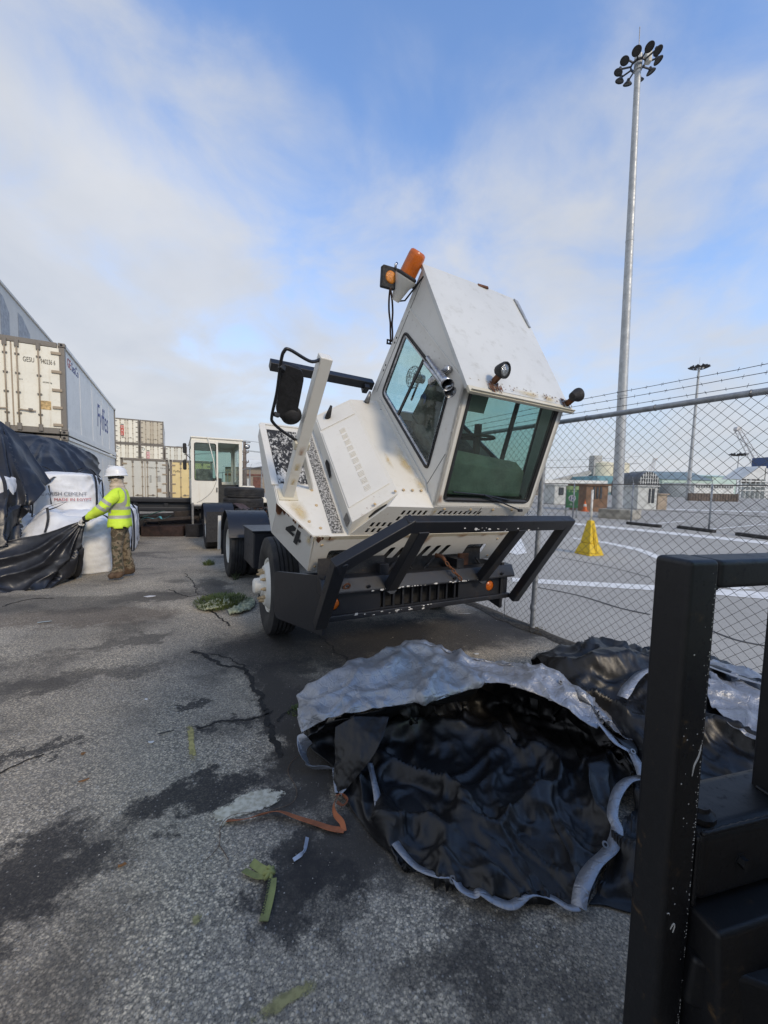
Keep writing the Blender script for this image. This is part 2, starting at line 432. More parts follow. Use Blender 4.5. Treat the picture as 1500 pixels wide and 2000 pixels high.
# ---------------------------------------------------------------- ground
def asphalt():
    t = NT('old_asphalt'); co = t.co
    warp = t.n('ShaderNodeVectorMath', operation='ADD')
    nz = t.n('ShaderNodeTexNoise'); nz.inputs['Scale'].default_value = 3.6; nz.inputs['Detail'].default_value = 8; nz.inputs['Roughness'].default_value = .74
    t.l(co, nz.inputs['Vector'])
    sc = t.n('ShaderNodeVectorMath', operation='MULTIPLY_ADD'); t.l(nz.outputs['Color'], sc.inputs[0])
    sc.inputs[1].default_value = (.95, .95, 0); sc.inputs[2].default_value = (-.475, -.475, 0)
    t.l(co, warp.inputs[0]); t.l(sc.outputs[0], warp.inputs[1]); wv = warp.outputs[0]
    # stone chips in binder
    vc = t.n('ShaderNodeTexVoronoi'); vc.inputs['Scale'].default_value = 78; t.l(co, vc.inputs['Vector'])
    sepc = t.n('ShaderNodeSeparateColor'); t.l(vc.outputs['Color'], sepc.inputs[0])
    chip = t.math('MULTIPLY', t.ramp(sepc.outputs[0], .72, .98), t.ramp(vc.outputs['Distance'], .46, .22))
    vf = t.n('ShaderNodeTexVoronoi'); vf.inputs['Scale'].default_value = 230; t.l(co, vf.inputs['Vector'])
    sepf = t.n('ShaderNodeSeparateColor'); t.l(vf.outputs['Color'], sepf.inputs[0])
    base = t.mix(t.ramp(t.noise(.55, 5, .6), .32, .68), (.335, .296, .236), (.470, .420, .345))
    cellv = t.n('ShaderNodeTexVoronoi'); cellv.inputs['Scale'].default_value = 88; t.l(t.mapping(sc=(1, 1.25, 1), rot=(0, 0, .5)), cellv.inputs['Vector']); sepv = t.n('ShaderNodeSeparateColor'); t.l(cellv.outputs['Color'], sepv.inputs[0])
    worn = t.ramp(t.noise(1.9, 5, .62, t.mapping(loc=(1, 6, 0))), .34, .66); base = t.mix(t.ramp(worn, 0, 1, .45, 1.0), base, t.mix(sepv.outputs[0], (.40, .40, .40), (1.85, 1.80, 1.70)), 'MULTIPLY')
    base = t.mix(1.0, base, t.mix(t.ramp(t.noise(.8, 4, .6, t.mapping(loc=(11, 3, 0))), .40, .66), (.86, .85, .83), (1.18, 1.16, 1.12)), 'MULTIPLY')
    base = t.mix(t.math('MULTIPLY', t.ramp(cellv.outputs['Distance'], .35, .62), .55), base, (.06, .058, .055))
    base = t.mix(t.math('MULTIPLY', t.ramp(sepf.outputs[1], .2, .9), .4), base, (.29, .275, .25))
    base = t.mix(t.math('MULTIPLY', t.ramp(sepf.outputs[2], .65, 1.0), .6), base, (.045, .045, .046))
    exposed = t.ramp(t.noise(1.3, 4, .6, t.mapping(loc=(4, 2, 0))), .35, .65, .45, 1.0)
    tint = t.mix(sepc.outputs[1], (.30, .285, .255), (.54, .52, .48))
    base = t.mix(t.math('MULTIPLY', chip, exposed), base, tint)
    # blotches of dirt
    bl = t.ramp(t.noise(.9, 6, .62, t.mapping(loc=(9, 1, 0), sc=(1, 1.6, 1))), .50, .66)
    base = t.mix(t.math('MULTIPLY', bl, .62), base, (.055, .050, .045))
    # stains with a place and shape of their own: (photo x, y, half-length, half-width, turn, strength, colour)
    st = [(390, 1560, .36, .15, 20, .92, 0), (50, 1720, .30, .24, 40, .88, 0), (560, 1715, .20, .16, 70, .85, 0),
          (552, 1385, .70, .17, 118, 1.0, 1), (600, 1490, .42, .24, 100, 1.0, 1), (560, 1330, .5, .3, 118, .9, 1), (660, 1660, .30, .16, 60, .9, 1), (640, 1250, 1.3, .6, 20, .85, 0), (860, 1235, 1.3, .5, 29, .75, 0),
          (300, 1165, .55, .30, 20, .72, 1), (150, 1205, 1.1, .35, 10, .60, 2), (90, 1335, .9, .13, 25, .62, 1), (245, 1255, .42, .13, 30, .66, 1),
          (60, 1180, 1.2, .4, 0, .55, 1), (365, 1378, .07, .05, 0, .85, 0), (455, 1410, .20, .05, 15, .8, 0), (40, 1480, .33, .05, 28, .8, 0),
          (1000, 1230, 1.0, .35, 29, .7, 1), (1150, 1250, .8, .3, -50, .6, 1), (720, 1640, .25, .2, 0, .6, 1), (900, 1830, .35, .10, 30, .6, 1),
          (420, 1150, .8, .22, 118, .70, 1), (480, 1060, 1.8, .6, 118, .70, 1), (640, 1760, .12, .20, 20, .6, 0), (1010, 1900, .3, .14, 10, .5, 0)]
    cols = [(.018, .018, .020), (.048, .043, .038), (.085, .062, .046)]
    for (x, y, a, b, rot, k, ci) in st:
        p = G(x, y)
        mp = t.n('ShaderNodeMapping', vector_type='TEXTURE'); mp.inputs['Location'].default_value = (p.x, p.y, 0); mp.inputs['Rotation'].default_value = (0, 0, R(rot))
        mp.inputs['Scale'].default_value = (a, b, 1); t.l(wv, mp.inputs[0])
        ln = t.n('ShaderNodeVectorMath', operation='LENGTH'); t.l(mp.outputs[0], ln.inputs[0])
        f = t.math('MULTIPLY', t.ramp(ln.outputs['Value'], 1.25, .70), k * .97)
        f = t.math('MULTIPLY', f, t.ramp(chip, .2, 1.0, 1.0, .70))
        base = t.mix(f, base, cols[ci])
    # fine network of cracks in the older part
    vk = t.voro(1.7, wv, 'DISTANCE_TO_EDGE'); zone = t.ramp(t.noise(.35, 2, .5, t.mapping(loc=(2, 7, 0))), .60, .66)
    ck = t.math('MULTIPLY', t.ramp(vk, .012, .003), zone)
    base = t.mix(t.math('MULTIPLY', ck, .8), base, (.02, .02, .02))
    h = t.math('ADD', t.math('MULTIPLY', chip, .6), t.math('MULTIPLY', t.noise(140, 4, .7), .9))
    h = t.math('SUBTRACT', h, t.math('MULTIPLY', ck, 2.0))
    nr = t.bump(h, .55, .006)
    return t.done(base, .88, 0, nr, spec=.35)
GROUND = asphalt()
gp = MB().add([(-900, -300, 0), (900, -300, 0), (900, 1500, 0), (-900, 1500, 0)], [(0, 1, 2, 3)])
struct(gp.build('ground', GROUND))

def lotm():
    t = NT('pale_lot_paving')
    c = t.mix(t.ramp(t.noise(.25, 5, .6), .3, .7), (.34, .325, .29), (.42, .402, .36))
    c = t.mix(t.math('MULTIPLY', t.ramp(t.noise(2.2, 6, .7, t.mapping(sc=(1, 2.2, 1))), .55, .75), .4), c, (.14, .13, .12))
    sp = t.voro(120, out='Color'); s_ = t.n('ShaderNodeSeparateColor'); t.l(sp, s_.inputs[0])
    c = t.mix(t.math('MULTIPLY', s_.outputs[0], .35), c, (.36, .35, .33))
    c = t.mix(t.ramp(s_.outputs[1], .8, 1.0, 0, .4), c, (.10, .10, .10))
    return t.done(c, .9, 0, t.bump(t.noise(90, 4, .7), .4, .005))
LOT = lotm()
F0 = G(1037, 1228)                       # foot of the near fence post
def FP(t_, off=0.0, z=0.0): return F0 + AX * t_ + SX * off + Vector((0, 0, z))
a0 = FP(-6, .02); a1 = FP(160, .02)
lp = MB(); q = [a0, FP(-6, 260), FP(160, 260), a1]
for p in q: p.z = .006
lp.add(q, [(0, 1, 2, 3)]); struct(lp.build('parking_lot', LOT))

# dirt and leaf litter swept up along the fence foot
def soilm():
    t = NT('fence_line_dirt'); c = t.mix(t.ramp(t.noise(30, 6, .7), .35, .65), (.035, .030, .024), (.10, .085, .065))
    return t.done(c, .95, 0, t.bump(t.noise(60, 6, .75), .8, .02))
SOIL = soilm()
mb = MB(); n = 90; L_ = []; R_ = []; M_ = []
for i in range(n):
    t_ = -2.3 + i * .16
    w1 = .10 + .10 * noise.noise(Vector((t_ * 1.7, 3, 0))) + .05 * noise.noise(Vector((t_ * 6, 1, 0))); w2 = .09 + .07 * noise.noise(Vector((t_ * 1.9, 9, 0)))
    L_.append(FP(t_, -max(.03, w1), .004)); M_.append(FP(t_, 0, .022 + .012 * noise.noise(Vector((t_ * 5, 5, 0))))); R_.append(FP(t_, max(.03, w2), .010))
mb.grid([L_, M_, R_]); struct(mb.build('dirt_verge', SOIL, smooth=True))

# painted lines on the lot
def linem():
    t = NT('worn_road_paint'); c = t.mix(t.ramp(t.noise(5, 5, .65), .4, .75), (.74, .74, .72), (.55, .54, .51))
    al = t.ramp(t.noise(45, 5, .75), .24, .32)
    return t.done(c, .8, 0, alpha=al)
LINE = linem()
def gl(x, y, z): p = G(x, y, z); return p
zq = [.012]
def marking(pts):
    zq[0] += .0012
    mb = MB(); mb.add([gl(x, y, zq[0]) for x, y in pts], [tuple(range(len(pts)))]); return struct(mb.build('lane_marking', LINE))
marking([(1000, 1128), (1270, 1142.5), (1400, 1150), (1520, 1158), (1520, 1172), (1400, 1162), (1270, 1152.5), (1000, 1136)])
marking([(1118, 1049.5), (1187, 1058.5), (1250, 1071), (1330, 1099), (1420, 1134), (1470, 1150), (1440, 1152), (1395, 1143), (1320, 1108), (1245, 1075.5), (1185, 1062), (1118, 1052)])
marking([(1105, 1019.5), (1250, 1033), (1481, 1056), (1520, 1060), (1520, 1066), (1481, 1061.5), (1250, 1037.5), (1105, 1023)])
marking([(990, 1078), (1003, 1040), (1012, 1040), (1030, 1080), (1010, 1084)])
marking([(1100, 989), (1250, 992), (1500, 999), (1500, 1001), (1250, 994), (1100, 990.6)])
marking([(1250, 1024), (1340, 1016.5), (1341, 1018), (1252, 1026)])
marking([(1385, 1033), (1500, 1022.5), (1500, 1024), (1387, 1035)])
# tar seams on the lot
TAR = plain('tar_seam', (.06, .058, .055), .8, 0, .3, 20)
def seam(pts, w, name='tar_seam', mat=TAR, z=.011, jit=.35):
    P = [G(x, y, z) for x, y in pts]; P = spline(P, 40); mb = MB(); L = []; Rr = []
    for i, p in enumerate(P):
        d = (P[min(i + 1, 39)] - P[max(i - 1, 0)]); d.z = 0; d.normalize(); nn = Vector((-d.y, d.x, 0))
        ww = w * (1 + jit * noise.noise(p * 4.0)); L.append(p - nn * ww); Rr.append(p + nn * ww)
    mb.grid([L, Rr]); return struct(mb.build(name, mat))
seam([(1050, 1147), (1130, 1163), (1210, 1187), (1270, 1200)], .022)
seam([(1390, 1232), (1440, 1250), (1500, 1262)], .02)
seam([(1090, 1088), (1200, 1110), (1270, 1128)], .02)

# cracks and broken edges in the yard asphalt
CRACK = plain('crack_fill', (.018, .017, .016), .95, 0, .4, 30)
def crack(pts, w, z=.0035, seed=0):
    P = [G(x, y, z) for x, y in pts]; n = 26 * (len(pts) - 1); P = spline(P, n); L = []; Rr = []
    Q = []
    for i, p in enumerate(P):
        k = .10 * w / .012
        off = Vector((noise.noise(p * 9 + Vector((seed, 0, 0))), noise.noise(p * 9 + Vector((0, seed, 5))), 0)) * .045 + \
            Vector((noise.noise(p * 31 + Vector((seed, 2, 0))), noise.noise(p * 31 + Vector((0, seed, 8))), 0)) * .016
        Q.append(p + off)
    for i, p in enumerate(Q):
        d = (Q[min(i + 1, n - 1)] - Q[max(i - 1, 0)]); d.z = 0; d.normalize(); nn = Vector((-d.y, d.x, 0))
        ww = w * (.55 + .9 * abs(noise.noise(p * 7 + Vector((seed, 1, 1)))) + .5 * abs(noise.noise(p * 24)))
        if i == 0 or i == n - 1: ww *= .1
        L.append(p - nn * ww); Rr.append(p + nn * ww)
    mb = MB(); mb.grid([L, Rr]); return struct(mb.build('pavement_crack', CRACK))
crack([(375, 1272), (405, 1283), (440, 1300), (478, 1308), (492, 1335), (515, 1372), (524, 1400), (532, 1440), (545, 1475)], .020, seed=1)
crack([(540, 1388), (490, 1405), (440, 1408), (385, 1420)], .009, seed=2)
crack([(395, 1178), (420, 1200), (445, 1216), (452, 1222)], .012, seed=3)
crack([(480, 1308), (452, 1288), (410, 1276)], .009, seed=4)
crack([(540, 1410), (560, 1392), (590, 1380)], .010, seed=5)
crack([(0, 1185), (60, 1170), (110, 1168)], .014, seed=6)
crack([(330, 1150), (365, 1165), (395, 1160), (420, 1175)], .010, seed=7)
crack([(360, 1120), (380, 1140), (385, 1160)], .008, seed=8)
crack([(0, 1505), (45, 1488), (85, 1470)], .008, seed=9)
crack([(620, 1235), (640, 1258), (660, 1275), (700, 1300)], .010, seed=12)

# sprayed paint marks and the dried white spill (thin coats with ragged edges)
def spraym(name, col, thr, col2=None, wid=.2):
    t = NT(name); f = t.noise(42, 6, .8); e = t.n('ShaderNodeAttribute', attribute_name='edge')
    k = t.math('ADD', f, t.math('MULTIPLY', e.outputs['Fac'], .55))
    c = t.mix(t.ramp(t.noise(40, 4), .35, .65), col, col2 or tuple(x * .6 for x in col))
    return t.done(c, .85, 0, alpha=t.math('MULTIPLY', t.ramp(k, thr, thr + wid), .88))
def splat(name, pts, mat, label, cat, z=.006, nseg=60, rings=8):
    P = [G(x, y, z) for x, y in pts]; P = spline(P + [P[0]], nseg + 1)[:-1]; c = sum(P, Vector()) / len(P)
    vs_ = [c]; fs_ = []; ed = [1.0]
    for r_ in range(1, rings + 1):
        for p in P: vs_.append(c.lerp(p, r_ / rings)); ed.append(1 - r_ / rings)
    for j in range(nseg): fs_.append((0, 1 + j, 1 + (j + 1) % nseg))
    for r_ in range(rings - 1):
        for j in range(nseg):
            a = 1 + r_ * nseg + j; b = 1 + r_ * nseg + (j + 1) % nseg; fs_.append((a, b, b + nseg, a + nseg))
    o = MB().add(vs_, fs_).build(name, mat); at = o.data.attributes.new('edge', 'FLOAT', 'POINT')
    for i, v in enumerate(ed): at.data[i].value = v
    return tag(o, label, cat)
YEL = spraym('yellow_spray_paint', (.44, .38, .15), .58, None, .16)
YEL2 = spraym('faded_yellow_spray', (.36, .33, .15), .66, None, .22)
SPILL = spraym('dried_white_spill', (.66, .62, .50), .50, (.44, .40, .30), .07)
splat('spray_mark', [(362, 1414), (379, 1413), (381, 1450), (386, 1488), (370, 1490), (366, 1450)], YEL, 'short upright yellow spray mark on the grey asphalt', 'paint mark')
splat('spray_mark', [(450, 2010), (520, 1945), (600, 1900), (655, 1895), (640, 1930), (570, 1965), (500, 2020)], YEL2, 'wide faded yellow spray stripe at the bottom edge of the ground', 'paint mark')
splat('spray_mark', [(372, 1782), (392, 1775), (400, 1790), (385, 1815), (368, 1812)], YEL2, 'small yellowish paint blot below the knotted green strap', 'paint mark', nseg=40)
splat('dried_spill', [(404, 1588), (440, 1572), (478, 1550), (520, 1540), (556, 1546), (550, 1560), (520, 1578), (470, 1594), (440, 1606), (432, 1616), (424, 1606)], SPILL, 'flaky cream white spill dried on the asphalt by the orange strap', 'spill', rings=10)
# ---------------------------------------------------------------- yard tractor with tilted cab
LEAN = R(1.2); TH = R(44)
S_ = math.cos(LEAN) * SX - math.sin(LEAN) * Vector((0, 0, 1)); Z_ = math.sin(LEAN) * SX + math.cos(LEAN) * Vector((0, 0, 1))
TO = Vector((-1.28, 4.05, 0)) + SX * 1.2
ct, sn = math.cos(TH), math.sin(TH)
def T(s, d, u): return Vector((s, -1.25 + ct * d - sn * u, 1.2 + sn * d + ct * u))      # tilted body frame -> tractor frame
DW = AX * ct + Z_ * sn; UW = -AX * sn + Z_ * ct; EW = TO - AX * 1.25 + Z_ * 1.2
def loc(p): q = p - TO; return Vector((q.dot(S_), q.dot(AX), q.dot(Z_)))
def tS(x, y, s): return loc(PL(x, y, EW + S_ * s, S_))
def tD(x, y, d): return loc(PL(x, y, EW + DW * d, DW))
def tU(x, y, u): return loc(PL(x, y, EW + UW * u, UW))
def tB(x, y, b): return loc(PL(x, y, TO + AX * b, AX))
DL = Vector((0, ct, sn)); UL = Vector((0, -sn, ct)); SL = Vector((1, 0, 0))

YT = thing('yard_tractor', 'white yard tractor with its cab tilted forward and a black push bar', 'yard tractor', TO, (0, LEAN, YAW))

TYRE_R = .52
def tyre_profile(Rr, w, rim):
    h = w / 2
    p = [(rim, -h * .62), (rim + .03, -h * .80), (rim + .11, -h * 1.0), (Rr - .09, -h * 1.0), (Rr - .035, -h * .93), (Rr - .008, -h * .86)]
    g = []
    for c in (-.52, -.18, .18, .52):
        g += [(Rr, h * (c - .06) * .86), (Rr - .016, h * (c - .045) * .86), (Rr - .016, h * (c + .045) * .86), (Rr, h * (c + .06) * .86)]
    p2 = [(a, -b) for a, b in reversed(p)]
    return p + g + p2
def tyremat():
    t = NT('tyre_rubber'); c = t.mix(t.ramp(t.noise(7, 5, .6), .35, .7), (.014, .014, .016), (.036, .035, .034))
    c = t.mix(t.math('MULTIPLY', t.ramp(t.noise(3, 5, .7, t.mapping(loc=(2, 2, 2))), .52, .75), .5), c, (.085, .078, .066))
    return t.done(c, .78, 0, t.bump(t.noise(70, 3), .25, .005))
TYRE = tyremat(); NUTM = painted('rust_bleeding_nut_paint', (.52, .38, .22), rust=(.20, .08, .03), grime=(.30, .14, .05), gamt=1, ramt=1.5, streak=False, scale=8)
RIMW = painted('wheel_paint', (.70, .69, .64), gamt=.5, ramt=.6, streak=False, scale=3)
def wheel(parent, c, ax, w=.28, Rr=TYRE_R, dish=1, nuts=True, name='wheel'):
    """ax points to the outer side; dish=1 hub stands out, -1 dished in"""
    e = bpy.data.objects.new(name, None); COL.objects.link(e); e.parent = parent; e.location = c; e.empty_display_size = .1
    q = V(ax).to_track_quat('Z', 'Y'); e.rotation_euler = q.to_euler()
    MB().lathe([(r_, z_) for r_, z_ in tyre_profile(Rr, w, .285)], 56).build('tyre', TYRE, e, smooth=True, auto=40)
    h = w / 2
    if dish > 0:
        prof = [(.292, -h * .7), (.300, h * .60), (.285, h * .78), (.272, h * .74), (.268, h * .50), (.235, h * .80), (.205, h * 1.05), (.120, h * 1.08), (.112, h * 1.25), (.085, h * 1.30), (.080, h * 1.72), (.060, h * 1.82), (0, h * 1.84)]
    else:
        prof = [(.292, -h * .7), (.300, h * .62), (.288, h * .80), (.276, h * .76), (.268, h * .40), (.262, -h * .35), (.215, -h * .42), (.150, -h * .40), (.130, -h * .38), (.125, h * .25), (.10, h * .33), (0, h * .34)]
    rim = MB().lathe(prof, 40).build('rim', RIMW, e, smooth=True, auto=35)
    if nuts:
        for k in range(10):
            a = 2 * math.pi * k / 10; zz = h * 1.06 if dish > 0 else -h * .40; rr = .160 if dish > 0 else .185
            cx_, cy_ = rr * math.cos(a), rr * math.sin(a)
            nb = MB().lathe([(0, 0), (.019, 0), (.019, .030), (.012, .034), (.011, .052), (0, .053)], 6, (cx_, cy_, zz))
            nb.build('lug_nut', NUTM, e)
    return e
def gz(s): return TYRE_R + s * math.sin(LEAN) - .004
STEER = R(-2.5)
for s in (-1, 1):
    ax = Vector((s * math.cos(STEER), s * math.sin(STEER), 0))
    wheel(YT, (s * 1.055, 0, gz(s * 1.055)), ax, dish=1, nuts=(s < 0))
for s in (-1, 1):
    wheel(YT, (s * 1.10, 2.85, gz(s * 1.10)), (s, 0, 0), dish=-1, nuts=(s < 0))
    wheel(YT, (s * .78, 2.85, gz(s * .78)), (-s, 0, 0), dish=-1, nuts=False)
# chassis
for s in (-.43, .43):
    MB().box((s, 1.35, .80), (.09, 5.2, .24)).build('chassis_rail', BLK, YT, bev=.006)
MB().tube([(-.9, 0, .52), (.9, 0, .52)], .07, 10).build('front_axle', DARK, YT, smooth=True)
MB().tube([(-.95, 2.85, .52), (.95, 2.85, .52)], .10, 10).build('rear_axle', DARK, YT, smooth=True)
MB().box((0, 2.85, .52), (.42, .40, .40)).build('differential', DARK, YT, bev=.12, seg=4)
MB().box((0, -.25, .95), (.62, 1.0, .70)).build('engine', DARK, YT, bev=.08, seg=3)
MB().box((0, -1.02, .80), (1.7, .12, .80)).build('radiator', DARK, YT, bev=.02)  # reaches low so its dark colour stands for shade behind the grille
MB().box((-.83, 1.62, .66), (.52, .78, .50)).build('battery_box', BLK, YT, bev=.02)
MB().box((-.83, 1.62, .925), (.56, .82, .025)).build('box_lid', BLK, YT, bev=.006)
MB().tube([(.84, 1.15, .64), (.84, 2.05, .64)], .28, 20).build('fuel_tank', BLK, YT, smooth=True, auto=40)
MB().box((0, 3.1, 1.03), (.86, .9, .05)).build('fifth_wheel_plate', DARK, YT, bev=.01)
for s in (-1, 1):
    pr_ = MB(); prof = []
    for k in range(13):
        a = R(20 + 140 * k / 12); prof.append((math.cos(a) * .60, math.sin(a) * .60))
    rows = []
    for off in (0, .012):
        rows.append([Vector((s * .62, 2.85 + c_ * (1 + off), .50 + s_z * (1 + off))) for c_, s_z in prof])
        rows.append([Vector((s * 1.27, 2.85 + c_ * (1 + off), .50 + s_z * (1 + off))) for c_, s_z in prof])
    pr_.grid([rows[0], rows[1]]); pr_.grid([rows[3], rows[2]]); pr_.grid([rows[1], rows[3]]); pr_.grid([rows[2], rows[0]])
    pr_.build('mudguard', BLK, YT, smooth=True, auto=50)
    MB().box((s * .95, 3.52, .55), (.60, .02, .62)).build('mud_flap', RUBBER, YT)
MB().box((-1.30, 3.40, .66), (.05, .03, .62)).build('marker_board', WHITE, YT)
MB().bar((-.45, 2.5, .95), (-.45, 1.0, 1.02), .1, .1).build('hose_bundle', DARK, YT, bev=.03)

# --- bumper and push bar
BB = -1.30
def bumper():
    MB().box((.04, BB + .06, .50), (2.12, .10, .05)).build('bumper_lip', BLK, YT, bev=.008)
    pan = [(-1.01, BB + .05, .52), (1.09, BB + .05, .52), (1.09, BB + .05, .70), (-1.01, BB + .05, .70)]
    hole = [(-.46, BB + .05, .535), (.42, BB + .05, .535), (.42, BB + .05, .69), (-.46, BB + .05, .69)]
    h2 = [[Vector((c + .055 * math.cos(2 * math.pi * k / 16), BB + .05, .615 + .055 * math.sin(2 * math.pi * k / 16))) for k in range(16)] for c in (-.90, .84)]
    MB().ext(pan, (0, .03, 0), [hole] + h2).build('bumper_panel', BLK, YT)
    for k in range(9): MB().box((-.42 + k * .10, BB + .07, .612), (.018, .03, .156)).build('grille_bar', BLK, YT)
    beam = [(BB + .12, .71), (BB - .03, .71), (BB - .03, .735), (BB + .02, .83), (BB + .12, .84)]
    MB().ext([Vector((-1.03, b, z)) for b, z in beam], (2.14, 0, 0)).build('bumper_beam', BLK, YT, bev=.006)
    MB().box((-.70, BB + .14, .90), (.62, .02, .16)).build('backing_plate', painted('browned_black_paint', (.03, .028, .028), rust=(.09, .05, .04), gamt=.6, ramt=1.4, streak=False, scale=3), YT)
    MB().box((.52, BB + .12, .90), (.12, .03, .12)).build('bracket', RUST, YT, bev=.004)
    for c in (-.90, .84):
        o = MB().lathe([(0, -.008), (.03, -.006), (.05, .002), (.054, .01), (.054, .03), (0, .03)], 20, (c, BB + .05, .615), (0, 1, 0)).build('turn_signal', AMBER, YT, smooth=True)
    # wings bent back towards the wheels
    for s in (-1, 1):
        w = [Vector((s * 1.0, BB + .02, .37)), Vector((s * 1.0, BB + .02, .86)), Vector((s * 1.24, -.62, .78)), Vector((s * 1.24, -.66, .36))]
        w = rnd(w, [.01, .01, .05, .07], 3); nrm = Vector((-s * .9, .35, 0)) * .03
        MB().ext(w, nrm).build('bumper_wing', BLK, YT, bev=.008)
    MB().lathe([(.018, 0), (.034, 0), (.034, -.004), (.018, -.004)], 18, (-.82, BB - .03, .775), (0, 1, .45)).build('rust_ring', RUST, YT)
bumper()
PBW, PBH = .085, .115
TB_ = -1.80
pbar = MB()
pb_pts = [(-1.03, BB - .02, .50), (-1.075, -1.76, 1.05), (-.55, TB_, 1.325), (1.25, TB_, 1.325), (1.12, BB - .04, .50)]
for a, b in zip(pb_pts[:-1], pb_pts[1:]):
    a = V(a); b = V(b); d = (b - a).normalized()
    up = Vector((0, -.55, .83)) if abs(d.x) > .5 else Vector((1, 0, 0))
    pbar.bar(a - d * .04, b + d * .04, PBW, PBH if abs(d.x) > .5 else .10, up)
pbar.build('push_bar', BLK, YT, bev=.010, seg=3)
for s in (-.40, .65):
    MB().bar((s, BB - .02, .73), (s - .02, TB_ + .01, 1.29), .085, .10, (1, 0, 0)).build('push_bar_upright', BLK, YT, bev=.010, seg=3)
# chipped paint on bar and bumper: bare pale flecks
CHIPM = plain('bare_primer_chip', (.55, .55, .54), .7, 0, .3, 20)
rc = random.Random(3)
def chips(fn, n, smin, smax, name='paint_chip'):
    mb = MB()
    for _ in range(n):
        p, a, b, nn = fn(rc); k = 6; L = rc.uniform(smin, smax); w = L * rc.uniform(.2, .6)
        ring = [p + a * (L * math.cos(2 * math.pi * j / k) * rc.uniform(.6, 1.2)) + b * (w * math.sin(2 * math.pi * j / k) * rc.uniform(.6, 1.2)) for j in range(k)]
        mb.ext(ring, nn * .0015)
    mb.build(name, CHIPM, YT, kind='stuff')
chips(lambda r_: (Vector((r_.choice([r_.gauss(-.4, .12), r_.gauss(.0, .25), r_.gauss(.45, .15)]), BB - .0315, .715 + r_.uniform(0, .012))), SL, Vector((0, 0, 1)), Vector((0, -1, 0))), 34, .006, .026)
chips(lambda r_: (Vector((r_.gauss(-.25, .25), BB + .0085, .505 + r_.uniform(-.018, .016))), SL, Vector((0, 0, 1)), Vector((0, -1, 0))), 22, .005, .022)
chips(lambda r_: (Vector((r_.uniform(-.3, .8), TB_ - .053 - r_.uniform(0, .0), 1.285 + r_.uniform(-.015, .015))), SL, Vector((0, -.2, 1)), Vector((0, -1, 0))), 14, .005, .018)
ch = MB()
for k in range(5):
    p = Vector((.20 + k * .032, BB - .03 - .01 * k, .90 - .034 * k)); ax = Vector((.7, -.2, -.7)).normalized()
    sd_ = Vector((0, 1, 0)) if k % 2 else Vector((.6, .3, .7)).normalized()
    ring = [p + ax * (.028 * math.cos(2 * math.pi * j / 12)) + sd_ * (.016 * math.sin(2 * math.pi * j / 12)) for j in range(13)]
    ch.tube(ring, .006, 6)
ch.tube([(.12, BB + .05, .97), (.15, BB - .01, .97), (.18, BB - .02, .93)], [.022, .02, .016], 8)
ch.build('tow_chain', RUST, YT, smooth=True)
MB().tube([(1.02, BB, .50), (1.02, BB, .30)], .003, 5).build('hanging_wire', DARK, YT)
MB().lathe([(0, 0), (.02, .0), (.02, .008), (0, .008)], 10, (1.02, BB, .29), (0, 1, 0)).build('wire_clip', CHROME, YT)

rh = random.Random(4)
for k in range(5):
    x0 = -.95 + k * .42; pts = [Vector((x0, BB + .16, .86 + .04 * rh.random())), Vector((x0 + .15, BB + .20, .80 - .05 * rh.random())), Vector((x0 + .32, BB + .22, .90)), Vector((x0 + .45, BB + .30, 1.0))]
    MB().tube(spline(pts, 16), .012 + .008 * (k % 2), 7).build('air_hose', RUBBER, YT, smooth=True)
for x in (-.98, -.62, .30, .92):
    MB().lathe([(0, -.012), (.016, -.012), (.018, 0), (0, 0)], 6, (x, BB - .03, .76), (0, 1, .45)).build('bumper_bolt', BLK, YT)
for s in (-.40, .65):
    MB().lathe([(.0, 0), (.06, 0), (.055, .012), (0, .014)], 10, (s, BB - .025, .725), (0, -1, .3)).build('weld_bead', BLK, YT)
# --- tilted body: fascia, fender, hood, cab (laid out in the tilted frame, s across, d back, u up)
def fascia():
    o = [T(-1.08, -.03, 0), T(1.10, -.03, 0), T(1.06, -.07, -.42), T(-1.045, -.07, -.42)]
    def fq(s, u): k = -u / .42; return T(s, -.03 - .04 * k, u)
    holes = []
    for c in (-.36, -.24, -.12, .04, .16, .28):
        holes.append(rnd([fq(c + .035, -.165), fq(c + .095, -.165), fq(c + .02, -.37), fq(c - .04, -.37)], .02, 2))
    for c in (-.79, .72):
        holes.append(rnd([fq(c - .13, -.17), fq(c + .13, -.17), fq(c + .13, -.33), fq(c - .13, -.33)], .03, 3))
    MB().ext(o, DL * .004, holes).build('fascia', WHITE_CLEAN, YT)
    for c in (-.79, .72):
        h = [fq(c - .15, -.15), fq(c + .15, -.15), fq(c + .15, -.35), fq(c - .15, -.35)]
        MB().ext([p + DL * .05 for p in h], DL * .04).build('headlight_box', DARK, YT)
        MB().ext([p + DL * .04 for p in shrink(h, .035)], DL * .008).build('headlight', LENS, YT, bev=.003)
    MB().ext([T(-1.09, -.034, .004), T(1.10, -.034, .004), T(1.10, -.034, -.055), T(-1.09, -.034, -.055)], DL * .003).build('rusted_edge', RUSTY, YT)
fascia()
FEND = [(-1.32, 1.37), (-1.32, .31), (-1.10, -.03), (-.78, -.03), (-.78, 1.37)]
MB().ext([T(s, d, 0) for s, d in FEND], UL * -.02).build('fender_top', WHITE, YT, bev=.004)
